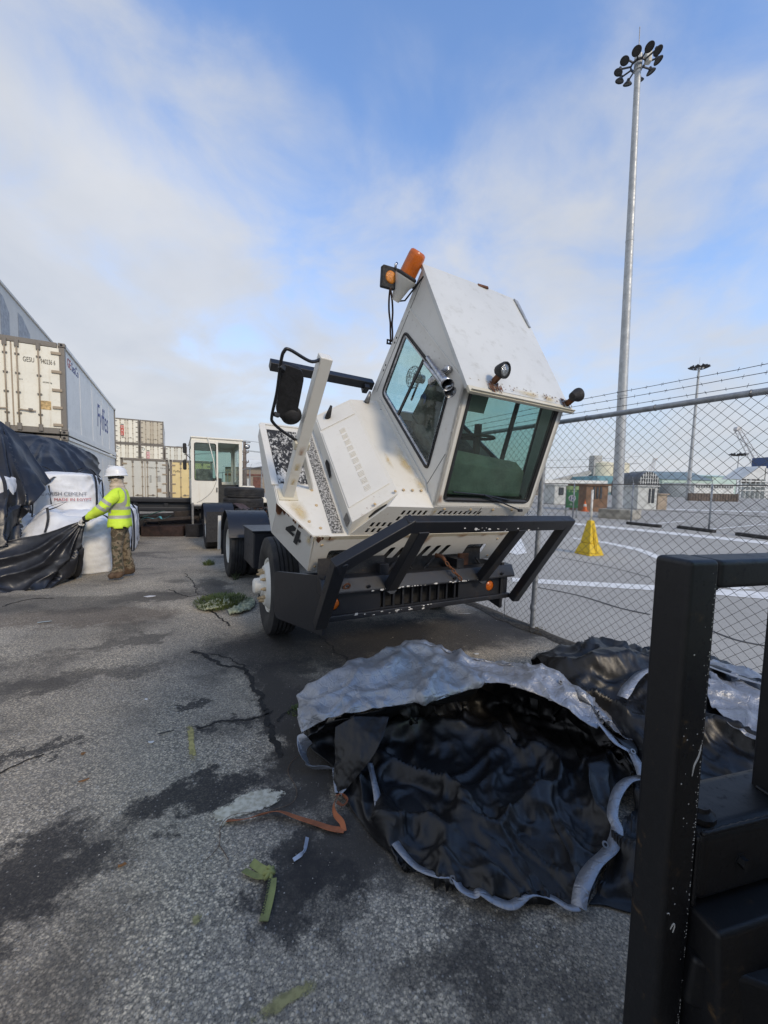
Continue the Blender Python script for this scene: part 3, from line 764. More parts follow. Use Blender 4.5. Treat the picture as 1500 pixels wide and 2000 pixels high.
# rolled rim round the tread and the seam plate in front
MB().bar(T(-1.31, .53, .006), T(-1.31, 1.37, .006), .06, .02, UL).build('fender_rim', WHITE, YT, bev=.006)
MB().ext([T(s, d, .002) for s, d in ((-1.315, .525), (-1.315, .315), (-1.10, -.026), (-.97, -.026), (-.97, .525))], UL * .006).build('step_plate', RUSTY if False else WHITE, YT, bev=.002)
cp = [T(-1.32, .31, 0), T(-1.10, -.03, 0), T(-1.05, -.07, -.42), T(-1.29, .36, -.42)]
ncp = (cp[1] - cp[0]).cross(cp[3] - cp[0]).normalized()
if ncp.dot(Vector((-1, -1, 0))) < 0: ncp = -ncp
MB().ext(cp, ncp * -.02).build('corner_panel', WHITE_CLEAN, YT)
MB().ext([T(-1.322, .31, 0), T(-1.292, .36, -.42), T(-1.30, .75, -.34), T(-1.32, 1.37, -.16), T(-1.322, 1.39, 0)], (.02, 0, 0)).build('side_skirt', WHITE_CLEAN, YT)
MB().ext([T(-1.32, 1.37, .012), T(-.2, 1.37, .012), T(-.2, 1.37, -.16), T(-1.32, 1.37, -.16)], DL * .02).build('fender_back', WHITE_CLEAN, YT)
MB().ext([T(s, d, .0015) for s, d in ((-1.275, 1.30), (-1.275, .56), (-.985, .56), (-.955, 1.30))], UL * .004).build('grip_pad', GRIP, YT)
MB().ext([T(s, d, .0015) for s, d in ((-.93, 1.30), (-.935, .0), (-.83, .0), (-.83, 1.30))], UL * .004).build('grip_strip', GRIP2, YT)
# stencilled number on the corner panel
x_ = (cp[1] - cp[0]).normalized(); y_ = UL
c4 = cp[0] * .30 + cp[1] * .34 + cp[2] * .18 + cp[3] * .18 + ncp * .003
def st4(pts): return [c4 + x_ * (a * .20) + (y_ - x_ * y_.dot(x_)).normalized() * (b * .20) for a, b in pts]
for pts in ([(-.42, -.18), (-.42, -.02), (-.02, .55), (.06, .55), (.06, .20), (-.14, -.02), (.06, -.02), (.06, -.18)],
            [(.13, .55), (.34, .55), (.34, -.02), (.46, -.02), (.46, -.18), (.34, -.18), (.34, -.45), (.13, -.45)]):
    MB().ext(st4(pts), ncp * .001).build('stencil_number', PRINT, YT)
# rust runs on the fender edge
mb = MB()
rr = random.Random(11)
for k in range(46):
    t_ = rr.random(); a = cp[0].lerp(cp[1], t_) if k < 34 else T(rr.uniform(-1.08, -.95), -.035, 0)
    L = rr.uniform(.008, .05) * (2 if t_ < .12 else 1); w = rr.uniform(.005, .016) * (2.2 if t_ < .12 else 1)
    e = (cp[1] - cp[0]).normalized(); dn = -UL if k % 3 else e
    o_ = a + ncp * .0025 + UL * .004
    mb.ext([o_ - e * w, o_ + e * w, o_ + e * w * .5 + dn * L, o_ - e * w * .5 + dn * L * .8], ncp * .001)
mb.build('rust_run', RUST, YT, kind='stuff')
BOLT = MB().lathe([(0, 0), (.013, 0), (.013, .006), (.008, .010), (0, .010)], 8).mesh('bolt'); BOLT.materials.append(NUTM)
def bolt(p, n):
    o = bpy.data.objects.new('bolt', BOLT); COL.objects.link(o); o.parent = YT; o.location = p; o.rotation_euler = V(n).to_track_quat('Z', 'Y').to_euler(); return o
for s, d in ((-1.22, .36), (-1.10, .12), (-1.02, .05), (-1.0, .30), (-1.0, .48), (-1.28, .47)): bolt(T(s, d, .008), UL)
for s in (-1.0, -.55, .95): bolt(T(s, -.036, -.10), -DL)
for s in (-1.0, .98): bolt(T(s, -.064, -.36), -DL)

# hood
def hood():
    nose, back = 0.0, 1.52
    ringN = [T(-.79, -.01, 0), T(-.80, .0, .14), T(-.42, .12, .365), T(-.10, .12, .36), T(-.10, .12, 0)]
    ringB = [T(-.79, 1.42, 0), T(-.80, 1.42, .14), T(-.45, 1.50, .35), T(-.10, 1.56, .345), T(-.10, 1.56, 0)]
    mb = MB()
    fs = [(i, (i + 1) % 5, (i + 1) % 5 + 5, i + 5) for i in range(5)] + [(9, 8, 7, 6, 5)]
    mb.add(ringN + ringB, fs)
    # nose chamfer and front
    n1 = T(-.80, -.025, .0); n2 = T(-.555, -.005, .335); n3 = T(-.10, .0, .328)
    mb.add([ringN[1], ringN[2], n2, n1, ringN[3], n3, ringN[0]], [(0, 1, 2, 3), (1, 4, 5, 2), (0, 3, 6)])
    h = mb.build('hood', WHITE, YT)
    face = [n1, T(-.10, -.002, .0), n3, n2]
    def nf(s, u): return T(s, -.025 + .022 * u / .33 + .02 * (s + .8) * 0, u)
    holes = []
    for u0_, ss in ((.265, [-.40 + .055 * k for k in range(5)]), (.195, [-.42 + .055 * k for k in range(5)]), (.125, [-.64 + .055 * k for k in range(9)]), (.055, [-.66 + .055 * k for k in range(9)])):
        for s0 in ss: holes.append([nf(s0 + .012, u0_ + .027), nf(s0 + .040, u0_ + .027), nf(s0 + .026, u0_ - .027), nf(s0 - .002, u0_ - .027)])
    face = [nf(-.80, 0), nf(-.10, 0), nf(-.10, .328), nf(-.555, .335)]
    MB().ext(face, DL * .004, holes).build('nose_grille', WHITE_CLEAN, YT)
    # access lid on the sloped face, with pressed louvres
    a, b, c, d = ringN[1], ringN[2], ringB[2], ringB[1]
    def q(i, j): return (a * (1 - i) + b * i) * (1 - j) + (d * (1 - i) + c * i) * j
    nn = (b - a).cross(d - a).normalized()
    if nn.dot(UL) < 0: nn = -nn
    MB().ext([q(.03, .10) + nn * .001, q(.93, .10) + nn * .001, q(.96, .80) + nn * .001, q(.03, .80) + nn * .001], nn * .009).build('hood_lid', WHITE_CLEAN, YT, bev=.004)
    MB().ext([q(.03, .825) + nn * .001, q(.93, .825) + nn * .001, q(.93, .97) + nn * .001, q(.03, .97) + nn * .001], nn * .009).build('rear_lid', WHITE_CLEAN, YT, bev=.004)
    lv = MB(); ex = (b - a).normalized(); ey = (d - a).normalized()
    for g_ in range(10):
        for k in range(4):
            p = q(.50, .14 + g_ * .062 + k * .0115) + nn * .0105
            lv.hexa([p - ex * .030, p + ex * .030, p + ex * .030 + ey * .010, p - ex * .030 + ey * .010] + [p - ex * .028 + nn * .007 + ey * .001, p + ex * .028 + nn * .007 + ey * .001, p + ex * .028 + nn * .0015 + ey * .009, p - ex * .028 + nn * .0015 + ey * .009])
    lv.build('pressed_louvres', WHITE_CLEAN, YT)
    # latch hole and handle on the lower side
    p = T(-.803, .72, .06); MB().ext(rnd([p + DL * x + UL * y for x, y in ((-.10, -.035), (.10, -.02), (.10, .03), (.02, .045), (-.10, .0))], .015, 2), (-.003, 0, 0)).build('latch_recess', DARK, YT)  # flat dark plate, shade of the latch hole painted in
    p = T(-.803, .06, .06); MB().ext([p + DL * x + UL * y for x, y in ((-.02, -.03), (.07, -.03), (.07, .05), (-.02, .05))], (-.003, 0, 0)).build('side_vent', STEEL, YT)
    for s, d in ((-.70, 1.33), (-.26, 1.50)):
        MB().tube([T(s, d, .20 if s < -.5 else .35), T(s - .01, d - .02, .26 if s < -.5 else .40), T(s + .01, d + .03, .33 if s < -.5 else .46)], [.03, .026, .012], 8).build('hood_stop', RUBBER if s < -.5 else STEEL, YT, smooth=True)
    for s, d in ((-.62, .06), (-.45, .115), (-.36, .135), (-.27, .135), (-.18, .135)):
        bolt(T(s, d + .02, .372 if s > -.5 else .27), UL)
    # flange where hood meets cab
    MB().ext([T(-.115, .14, .35), T(-.115, 1.55, .345), T(-.115, 1.56, .40), T(-.115, .24, .40)], (.012, 0, 0)).build('hood_flange', WHITE, YT)
hood()

# cab shell
CL, CR = -.10, 1.10
prof = [(0, 0), (0, .35), (.46, 1.285), (1.74, 1.655), (1.77, 0)]
win = [(1.60, 1.13), (.575, 1.14), (.295, .475), (1.545, .45)]
def side(s, out_):
    outer = [T(s, d, u) for d, u in prof]; w = rnd([T(s, d, u) for d, u in win], [.08, .06, .07, .08], 4)
    v = Vector((-out_ * .03, 0, 0))
    MB().ext(outer, v, [w]).build('side_panel', WHITE_CLEAN, YT)
    ws = rnd([T(s, d, u) for d, u in win], [.08, .06, .07, .08], 4); wi = shrink(ws, .028); wi2 = shrink(ws, .045)
    off = Vector((out_ * .012, 0, 0))
    MB().ext([p + off for p in ws], -off * 2.2, [wi]).build('window_seal', SEAL, YT)
    MB().ext([p + off * .6 for p in wi], -off * 1.5, [wi2]).build('window_frame', CHROME, YT)
    MB().ext([p - off * .3 for p in wi2], -off * .4).build('side_window', GLC, YT)
side(CL, -1)
win = [(1.66, 1.32), (.66, 1.20), (.22, .40), (1.66, .22)]
side(CR, 1)
MB().ext([T(-.78, .035, .02), T(-.115, .035, .02), T(-.115, .035, .30), T(-.54, .035, .30)], DL * .02).build('nose_shade_backing', DARK, YT)  # added dark plate, its colour paints the shade behind the nose slots
MB().ext([T(CL + .04, .03, .02), T(CR - .04, .03, .02), T(CR - .04, .03, .33), T(CL + .04, .03, .33)], DL * .02).build('panel_shade_backing', DARK, YT)  # added plate coloured dark as shade behind the front panel slots
MB().ext([T(-.62, .05, -.02), T(.58, .05, -.02), T(.58, .02, -.42), T(-.62, .02, -.42)], DL * .02).build('fascia_shade_backing', DARK, YT)  # added plate, shade behind the fascia slots put into its colour
MB().bar(T(CL + .004, 1.10, .47), T(CL + .004, 1.10, 1.12), .035, .012, (1, 0, 0)).build('window_divider', SEAL, YT)
# front lower panel with slots
holes = []
for u0_ in (.265, .20):
    for k in range(9):
        s0 = -.02 + .058 * k
        holes.append([T(s0 + .012, -.004, u0_ + .025), T(s0 + .040, -.004, u0_ + .025), T(s0 + .028, -.004, u0_ - .025), T(s0, -.004, u0_ - .025)])
for k in range(5):
    s0 = .10 + .058 * k; holes.append([T(s0 + .012, -.004, .115), T(s0 + .040, -.004, .115), T(s0 + .03, -.004, .065), T(s0, -.004, .065)])
MB().ext([T(CL + .001, -.004, 0), T(CR, -.004, 0), T(CR, -.004, .345), T(CL + .001, -.004, .345)], DL * .004, holes).build('front_panel', WHITE_CLEAN, YT)
for s in (.02, .32, .60, .85): bolt(T(s, -.005, .315), -DL); bolt(T(s, -.005, .03), -DL)
wsp = [(CL, .0, .35), (CR, .0, .35), (CR, .46, 1.285), (CL, .46, 1.285)]
A_ = T(CL, 0, .35); wsn = (T(CR, 0, .35) - A_).cross(T(CL, .46, 1.285) - A_).normalized()
if wsn.dot(-DL) < 0: wsn = -wsn
def wp(i, j): return T(CL + (CR - CL) * i, .46 * j, .35 + .935 * j)
who = rnd([wp(.055, .045), wp(.94, .045), wp(.94, .96), wp(.055, .96)], .06, 4)
MB().ext([wp(0, 0), wp(1, 0), wp(1, 1), wp(0, 1)], wsn * -.03, [who]).build('windscreen_surround', WHITE, YT)
wsi = shrink(who, .032)
MB().ext([p + wsn * .012 for p in who], wsn * -.03, [wsi]).build('windscreen_seal', SEAL, YT)
MB().ext([p - wsn * .004 for p in wsi], wsn * -.006).build('windscreen', GLS, YT)
a = wp(.85, -.02) + wsn * .03; b = wp(.42, .115) + wsn * .028; c = wp(.12, .13) + wsn * .02; c2 = wp(.70, .075) + wsn * .02
MB().tube([a, b], .007, 6).build('wiper_arm', BLK, YT); MB().tube([c, wp(.42, .115) + wsn * .02, c2], .008, 6).build('wiper_blade', BLK, YT)
MB().box(a, (.05, .03, .03)).build('wiper_pivot', BLK, YT, bev=.008)
# roof with a slight crown, drip lip and front ledge
rows = []
for j in range(9):
    k = j / 8; row = []
    for i in range(9):
        s = CL - .01 + (CR - CL + .02) * i / 8
        cr_ = .028 * (1 - (2 * i / 8 - 1) ** 2) * math.sin(math.pi * min(1, .12 + k * .8))
        row.append(T(s, .40 + 1.36 * k, 1.27 + .395 * k + cr_))
    rows.append(row)
rw = MB(); rw.grid(rows); rw.grid([[p - UL * .035 for p in r_] for r_ in reversed(rows)])
for e in ([r_[0] for r_ in rows], [r_[-1] for r_ in rows], rows[0], rows[-1]): rw.grid([e, [p - UL * .035 for p in e]])
rw.build('roof', ROOFW, YT, smooth=True, auto=35)
def rp(i, j, h=0.0):
    s = CL + (CR - CL) * i; cr_ = .028 * (1 - (2 * i - 1) ** 2) * math.sin(math.pi * min(1, .12 + j * .8)); return T(s, .40 + 1.36 * j, 1.27 + .395 * j + cr_ + h)
RUN = (T(0, 1.36, .395) - T(0, 0, 0)).normalized(); RNN = RUN.cross(SL); RNN = RNN if RNN.dot(UL) > 0 else -RNN
MB().bar(rp(-.01, 0, -.005) - RUN * .03, rp(1.02, 0, -.005) - RUN * .03, .06, .03, RNN).build('front_ledge', RUSTY, YT, bev=.004)
MB().bar(rp(.0, 0, .012) - RUN * .055, rp(1.02, 0, .012) - RUN * .055, .008, .035, RNN).build('gutter_lip', RUSTY, YT)
MB().ext([rp(.965, .70, .004), rp(.985, .70, .004), rp(.985, .97, .004), rp(.945, .985, .004)], RNN * .012).build('roof_patch', GALV, YT)
MB().bar(rp(.54, .992, .0), rp(.64, .985, .012), .03, .012, RNN).build('rusted_flap', RUST, YT)
# rear wall with window, floor and lining
rwp = [(CL + .03, 0), (CR - .03, 0), (CR - .03, 1.60), (CL + .03, 1.60)]
rwo = [T(s, 1.765 - .018 * u, u) for s, u in rwp]; rh = rnd([T(s, 1.765 - .018 * u, u) for s, u in ((.0, .16), (1.0, .16), (1.0, 1.48), (.0, 1.48))], .06, 4)
MB().ext(rwo, DL * -.03, [rh]).build('rear_wall', WHITE, YT)
MB().ext(shrink(rh, .01), DL * -.006).build('rear_window', GLC, YT)
MB().ext([T(CL + .035, .03, .03), T(CR - .035, .03, .03), T(CR - .035, 1.72, .03), T(CL + .035, 1.72, .03)], UL * .03).build('cab_floor', INTM, YT)
MB().ext([T(CL + .035, .14, .36), T(CR - .035, .14, .36), T(CR - .035, .14, .06), T(CL + .035, .14, .06)], DL * .02).build('kick_panel', INTM, YT)
# interior: dash box, column, wheel, seat, fan, pillar trim
MB().hexa([T(.05, .10, .38), T(.98, .10, .38), T(.98, .42, .38), T(.05, .42, .38), T(.05, .24, .66), T(.98, .24, .60), T(.98, .40, .60), T(.05, .40, .68)]).build('dashboard', DASHM, YT, bev=.02)
MB().tube([T(.45, .38, .55), T(.45, .62, .82)], .035, 10).build('steering_column', INTM, YT, smooth=True)
sw = MB(); cc = T(.45, .58, .70); axw = (T(.45, .60, .80) - T(.45, .38, .55)).normalized(); xw = SL; yw = axw.cross(xw)
sw.tube([cc + (xw * math.cos(2 * math.pi * k / 28) + yw * math.sin(2 * math.pi * k / 28)) * .19 for k in range(29)], .014, 8)
for k in range(3):
    a = 2 * math.pi * k / 3; sw.bar(cc, cc + (xw * math.cos(a) + yw * math.sin(a)) * .19, .03, .012, axw)
sw.build('steering_wheel', INTM, YT, smooth=True)
MB().hexa([T(.12, .62, .34), T(.68, .62, .34), T(.68, 1.18, .34), T(.12, 1.18, .34), T(.12, .62, .50), T(.68, .62, .50), T(.68, 1.18, .47), T(.12, 1.18, .47)]).build('seat_cushion', SEATM, YT, bev=.06, seg=4)
MB().hexa([T(.10, 1.02, .44), T(.68, 1.02, .44), T(.68, 1.20, .44), T(.10, 1.20, .44), T(.14, 1.10, 1.20), T(.62, 1.10, 1.20), T(.62, 1.24, 1.20), T(.14, 1.24, 1.20)]).build('seat_back', SEATM, YT, bev=.06, seg=4)
MB().box(T(.5, 1.1, .2), (.4, .4, .3), Euler((TH, 0, 0))).build('seat_base', INTM, YT, bev=.03)
BLUEP = plain('blue_patch', (.03, .05, .14), .7)
for u_ in (.90, .70):
    MB().lathe([(0, 0), (.055, 0), (.055, .004), (0, .004)], 16, T(.118, 1.13, u_), (-1, 0, 0)).build('seat_badge', BLUEP, YT)
fan = MB(); fc = T(.04, 1.34, .80)
for k in range(8):
    r_ = .11 * math.sin(math.pi * (k + 1) / 9); fan.tube([fc + Vector((-.05 * math.cos(math.pi * (k + 1) / 9), 0, 0)) + (DL * math.cos(2 * math.pi * j / 20) + UL * math.sin(2 * math.pi * j / 20)) * r_ for j in range(21)], .0025, 4)
for k in range(12):
    a = 2 * math.pi * k / 12; dd = DL * math.cos(a) + UL * math.sin(a)
    fan.tube([fc + Vector((-.05 * math.cos(math.pi * t_ / 8), 0, 0)) + dd * (.11 * math.sin(math.pi * t_ / 8)) for t_ in range(9)], .002, 4)
fan.tube([fc + Vector((.02, 0, 0)), fc + Vector((.12, 0, 0))], .045, 12); fan.tube([fc + Vector((.08, 0, 0)), fc + Vector((.10, 0, 0)) - UL * .25], .012, 8)
fan.build('cab_fan', CHROME, YT, smooth=True)
MB().ext([T(CL + .05, .50, 1.20), T(CR - .05, .50, 1.20), T(CR - .05, 1.70, 1.54), T(CL + .05, 1.70, 1.54)], UL * -.02).build('head_lining', INTM, YT)
MB().bar(T(CR - .10, .55, .40), T(CR - .10, 1.0, 1.30), .05, .03).build('grab_handle', INTM, YT, bev=.01)
MB().hexa([T(.02, .47, 1.02), T(.28, .47, 1.02), T(.28, .49, 1.02), T(.02, .49, 1.02), T(.02, .54, 1.19), T(.28, .54, 1.19), T(.28, .56, 1.19), T(.02, .56, 1.19)]).build('sun_visor', plain('pale_visor', (.45, .48, .45), .7), YT)

# side seam strip, horns
MB().bar(T(CL - .004, .46, 1.285 - .02), T(CL - .004, 1.70, 1.30), .008, .02, UL).build('body_seam', WHITE, YT)
for k, (du, ds) in enumerate(((0.0, 0.0), (.05, -.055))):
    h0 = T(CL - .05, .98, 1.12 + du); h1 = T(CL - .09 + ds, .44, 1.17 + du)
    d = (h1 - h0).normalized(); L = (h1 - h0).length
    MB().lathe([(.018, 0), (.020, L * .3), (.026, L * .6), (.032, L * .85), (.050, L), (.045, L * .99), (.028, L * .84), (.0, L * .55)], 20, h0, d).build('air_horn', CHROME, YT, smooth=True)
MB().bar(T(CL - .03, .82, 1.03), T(CL - .03, .66, 1.26), .05, .05, (1, 0, 0)).build('horn_bracket', CHROME, YT, bev=.012)

# rivet rows and panel seams
RIVET = MB().lathe([(0, .0035), (.005, .0028), (.0075, 0)], 8).mesh('rivet'); RIVET.materials.append(WHITE)
def rivet(p, n):
    o = bpy.data.objects.new('rivet', RIVET); COL.objects.link(o); o.parent = YT; o.location = p; o.rotation_euler = V(n).to_track_quat('Z', 'Y').to_euler()
for k in range(11): rivet(T(CL - .001, .56 + .11 * k, 1.215 + .004 * k), (-1, 0, 0))
for k in range(10): rivet(T(CL - .001, 1.725, .50 + .11 * k), (-1, 0, 0))
for k in range(9): rivet(T(CL - .001, .08 + .035 * k, .42 + .085 * k), (-1, 0, 0))
for k in range(14): rivet(rp(.04 + .07 * k, .055, .004), RNN)
GAP = plain('panel_gap', (.05, .048, .045), .9)
MB().bar(T(CL - .001, 1.665, .40), T(CL - .001, 1.665, 1.60), .004, .003, (1, 0, 0)).build('panel_seam', GAP, YT)
MB().bar(T(CL - .001, .22, .40), T(CL - .001, .22, .74), .004, .003, (1, 0, 0)).build('panel_seam', GAP, YT)
MB().bar(T(.44, -.0055, .02), T(.44, -.0055, .34), .004, .003, (0, 1, 0)).build('panel_seam', GAP, YT)
MB().bar(T(CL, -.0055, .16), T(CR, -.0055, .16), .003, .003, DL).build('panel_seam', GAP, YT)
MB().bar(T(-.60, 1.40, .258), T(-.10, 1.40, .352), .004, .003, UL).build('panel_seam', GAP, YT)

# beacon on its cone bracket, amber marker lamp, strap
bc = T(-.20, 1.78, 1.50); bax = (UL * .96 + SL * .18 + DL * .12).normalized()
MB().lathe([(.040, -.20), (.075, -.06), (.108, .0), (.110, .012), (.10, .012), (.068, -.06), (.03, -.19)], 24, bc, bax).build('beacon_bracket', WHITE, YT, smooth=True, auto=40)
MB().lathe([(.0, .012), (.096, .012), (.098, .030), (.088, .042), (0, .042)], 24, bc, bax).build('beacon_base', RUBBER, YT, smooth=True, auto=40)
MB().lathe([(.080, .042), (.078, .20), (.072, .228), (.058, .238), (0, .240)], 28, bc, bax).build('beacon_lens', AMBER, YT, smooth=True, auto=50)
MB().bar(bc - bax * .05, T(CL + .01, 1.74, 1.48), .05, .03).build('bracket_arm', BLK, YT, bev=.006)
MB().tube([bc - bax * .2 + SL * .02, bc - bax * .17 + SL * .09 - DL * .01, T(CL - .005, 1.70, 1.52), T(CL, 1.66, 1.60)], .008, 6).build('beacon_cable', RUBBER, YT, smooth=True)
mc = T(-.335, 1.80, 1.47); mx_ = (SL * .97 + DL * -.0 + UL * .05).normalized(); my_ = (UL * .80 + DL * .6).normalized(); my_ = (my_ - mx_ * my_.dot(mx_)).normalized(); mz_ = mx_.cross(my_)
if mz_.dot(Vector((0, -1, 0))) < 0: mz_ = -mz_
sq = rnd([mc + mx_ * a + my_ * b for a, b in ((-.085, -.09), (.085, -.09), (.085, .09), (-.085, .09))], .012, 2)
MB().ext(sq, mz_ * -.05).build('marker_housing', RUBBER, YT, bev=.004)
MB().lathe([(0, .005), (.04, .004), (.054, .0), (.054, -.01)], 22, mc + mz_ * .002, mz_).build('marker_lens', AMBER2, YT, smooth=True)
MB().tube([mc + my_ * .08 + mx_ * .04, mc + my_ * .115 + mx_ * .04, mc + my_ * .13 + mx_ * .055], .012, 8).build('marker_stud', CHROME, YT, smooth=True)
BRN = plain('brown_strap', (.05, .028, .024), .7)
tp_ = mc - my_ * .085; bt = tD(765, 668, 1.80)
for sgn in (-1, 1):
    pts = [tp_, tp_.lerp(bt, .2) + mx_ * (sgn * .016), tp_.lerp(bt, .42) + mx_ * (sgn * .020), tp_.lerp(bt, .62) + mx_ * (sgn * .010), tp_.lerp(bt, .8) + mx_ * (sgn * .012), bt + mx_ * (sgn * .010)]
    MB().tube(spline(pts, 18), .009, 6).build('hanging_strap', BRN, YT, smooth=True)
bh = MB(); bp = [bt + mx_ * a + my_ * b for a, b in ((-.06, -.03), (.06, -.03), (.06, .02), (-.06, .02))]
hl = [[bt + mx_ * (c + .010 * math.cos(2 * math.pi * k / 10)) + my_ * (-.004 + .010 * math.sin(2 * math.pi * k / 10)) for k in range(10)] for c in (-.036, 0, .036)]
bh.ext(bp, mz_ * .006, hl); bh.build('strap_plate', BLK, YT)
for d, u in ((1.70, .95), (1.70, 1.0), (1.70, .70), (1.70, .64)):
    MB().lathe([(0, 0), (.010, 0), (.010, .002), (0, .002)], 10, T(CL - .001, d, u), (-1, 0, 0)).build('bolt_hole', DARK, YT)  # flat discs with the shade inside the holes painted on

# work lamps on the front ledge
def lamp(base, face, r_=.075):
    face = V(face).normalized()
    MB().bar(base, base + RNN * .075, .05, .03, SL).build('lamp_bracket', RUST, YT, bev=.006)
    c_ = base + RNN * (.075 + r_ * .9)
    MB().lathe([(0, -.075), (.035, -.072), (r_ * .8, -.04), (r_, -.005), (r_, .012), (r_ * .9, .014), (r_ * .88, .0), (0, .0)], 26, c_, face).build('lamp_housing', RUBBER, YT, smooth=True, auto=40)
    MB().lathe([(0, .016), (r_ * .5, .012), (r_ * .88, .002), (r_ * .88, -.003)], 24, c_, face).build('lamp_lens', LENS, YT, smooth=True)
lamp(rp(.24, .06, .0), (.15, -.93, -.20), .064); lamp(rp(.98, .02, .0), (.80, -.15, .30), .060)
# rust below the lamps
mb = MB(); rr = random.Random(5)
for i0 in (.24, .97):
    for k in range(14):
        p = rp(i0 + rr.uniform(-.06, .05), .0 + rr.uniform(-.0, .05), .014); L = rr.uniform(.02, .07); w = rr.uniform(.004, .014)
        mb.ext([p - SL * w, p + SL * w, p + SL * w * .4 - RUN * L, p - SL * w * .4 - RUN * L], RNN * .001)
for k in range(30):
    p = rp(rr.uniform(.3, .95), rr.uniform(0, .04), .016); w = rr.uniform(.003, .008); mb.ext([p + SL * (w * math.cos(a)) + RUN * (w * math.sin(a)) for a in (0, 1.2, 2.5, 3.7, 5)], RNN * .001)
mb.build('rust_spots', RUST, YT, kind='stuff')

# rust bleeding and yellowed streaks on the panels (thin films with ragged edges)
def filmm(name, col, thr, col2):
    t = NT(name); e = t.n('ShaderNodeAttribute', attribute_name='edge'); k = t.math('ADD', t.noise(7, 5, .65), t.math('MULTIPLY', e.outputs['Fac'], .8))
    return t.done(t.mix(t.ramp(t.noise(18, 4), .35, .65), col, col2), .75, 0, alpha=t.math('MULTIPLY', t.ramp(k, thr - .05, thr + .75), .55))
FILM_Y = filmm('yellow_rust_film', (.62, .42, .14), .62, (.58, .48, .26)); FILM_R = filmm('brown_rust_film', (.26, .10, .03), .62, (.42, .20, .06))
def film(pts, nrm, mat, name='rust_stain', rings=6):
    P = spline([V(p) for p in pts] + [V(pts[0])], 41)[:-1]; c = sum(P, Vector()) / len(P); vs_ = [c]; ed = [1.0]; fs_ = []; n_ = len(P)
    for r_ in range(1, rings + 1):
        for p in P: vs_.append(c.lerp(p, r_ / rings)); ed.append(1 - r_ / rings)
    for j_ in range(n_): fs_.append((0, 1 + j_, 1 + (j_ + 1) % n_))
    for r_ in range(rings - 1):
        for j_ in range(n_):
            a = 1 + r_ * n_ + j_; b = 1 + r_ * n_ + (j_ + 1) % n_; fs_.append((a, b, b + n_, a + n_))
    o = MB().add([v + V(nrm) for v in vs_], fs_).build(name, mat, YT); at = o.data.attributes.new('edge', 'FLOAT', 'POINT')
    for i_, v in enumerate(ed): at.data[i_].value = v
hn = UL * .013
film([T(-.30, .55, .36), T(-.26, .72, .36), T(-.16, .80, .355), T(-.12, .62, .355), T(-.14, .35, .36), T(-.20, .30, .362)], hn, FILM_Y)
film([T(-.40, .50, .352), T(-.37, .66, .355), T(-.33, .60, .356), T(-.35, .42, .36)], hn, FILM_Y)
film([T(-.2, .14, .37), T(.0 - .11, .16, .37), T(-.11, .34, .365), T(-.22, .30, .365)], hn, FILM_Y)
for s0, w_, L in ((.02, .07, .13), (.42, .10, .05), (.70, .06, .05), (-.5, .12, .05), (-.95, .08, .06), (.95, .10, .05), (-.2, .15, .04)):
    film([T(s0 - w_, -.038, .0), T(s0, -.038, .004), T(s0 + w_, -.038, .0), T(s0 + w_ * .5, -.041, -L), T(s0 - w_ * .4, -.041, -L * 1.2)], -DL * .002, FILM_R)
film([wp(.02, .0), wp(.06, .02), wp(.05, .10), wp(.02, .12), wp(.005, .05)], wsn * .004, FILM_R)
film([wp(.0, -.0), wp(.05, .0), T(CL + .05, -.002, .25), T(CL + .01, -.002, .20)], wsn * .004 - DL * .006, FILM_Y)
for i0, w_ in ((.22, .07), (.96, .05), (.55, .20), (.78, .12)):
    film([rp(i0 - w_, .04, .006), rp(i0, .05, .006), rp(i0 + w_, .04, .006), rp(i0 + w_ * .6, -.015, .012), rp(i0 - w_ * .6, -.015, .012)], RNN * .003, FILM_R if w_ < .1 else FILM_Y)
for k in range(3):
    c_ = T(-1.225, .415, .01).lerp(T(-1.195, .53, 1.20), .40 - .12 * k); film([c_ + Vector((-.03, 0, 0)) + UL * .05, c_ + Vector((.03, 0, 0)) + UL * .05, c_ + Vector((.02, 0, 0)) - UL * .08, c_ + Vector((-.02, 0, 0)) - UL * .10], -DL * .047, FILM_R if k == 0 else FILM_Y)
film([T(-1.30, .33, .012), T(-1.22, .42, .012), T(-1.12, .36, .012), T(-1.05, .10, .012), T(-1.10, .0, .012), T(-1.2, .14, .012)], UL * .002, FILM_Y)
film([cp[0].lerp(cp[1], .0), cp[0].lerp(cp[1], .16), cp[0].lerp(cp[1], .14) - UL * .10, cp[0].lerp(cp[1], .02) - UL * .12], ncp * .003, FILM_R)
film([cp[0].lerp(cp[1], .84), cp[1], cp[1].lerp(cp[2], .35), cp[0].lerp(cp[1], .86) - UL * .12], ncp * .003, FILM_Y)

# mirror post, brace, mirror, rear bar
pb0 = T(-1.225, .415, .01); pt0 = T(-1.195, .53, 1.20)
MB().bar(pb0, pt0, .085, .085, SL).build('mirror_post', WHITE, YT, bev=.008)
MB().box(pb0, (.16, .13, .02), Euler((TH, 0, 0))).build('post_foot', RUSTY, YT, bev=.004)
MB().bar(pb0.lerp(pt0, .42), T(-1.0, .50, .01), .035, .035).build('post_brace', WHITE, YT, bev=.004)
MB().box(pb0.lerp(pt0, .42), (.12, .07, .07), Euler((TH, 0, 0))).build('brace_lug', RUSTY, YT, bev=.01)
MB().bar(T(-1.24, 1.80, .41), T(-.11, 1.80, .40), .09, .09, UL).build('rear_bar', BLK, YT, bev=.006)
MB().bar(T(-.20, 1.72, .36), T(-.20, 1.84, .40), .06, .10, UL).build('bar_bracket', BLK, YT, bev=.006)
pm = T(-1.36, .47, .90)
def mpx(x, y): return tD(x, y, .47)
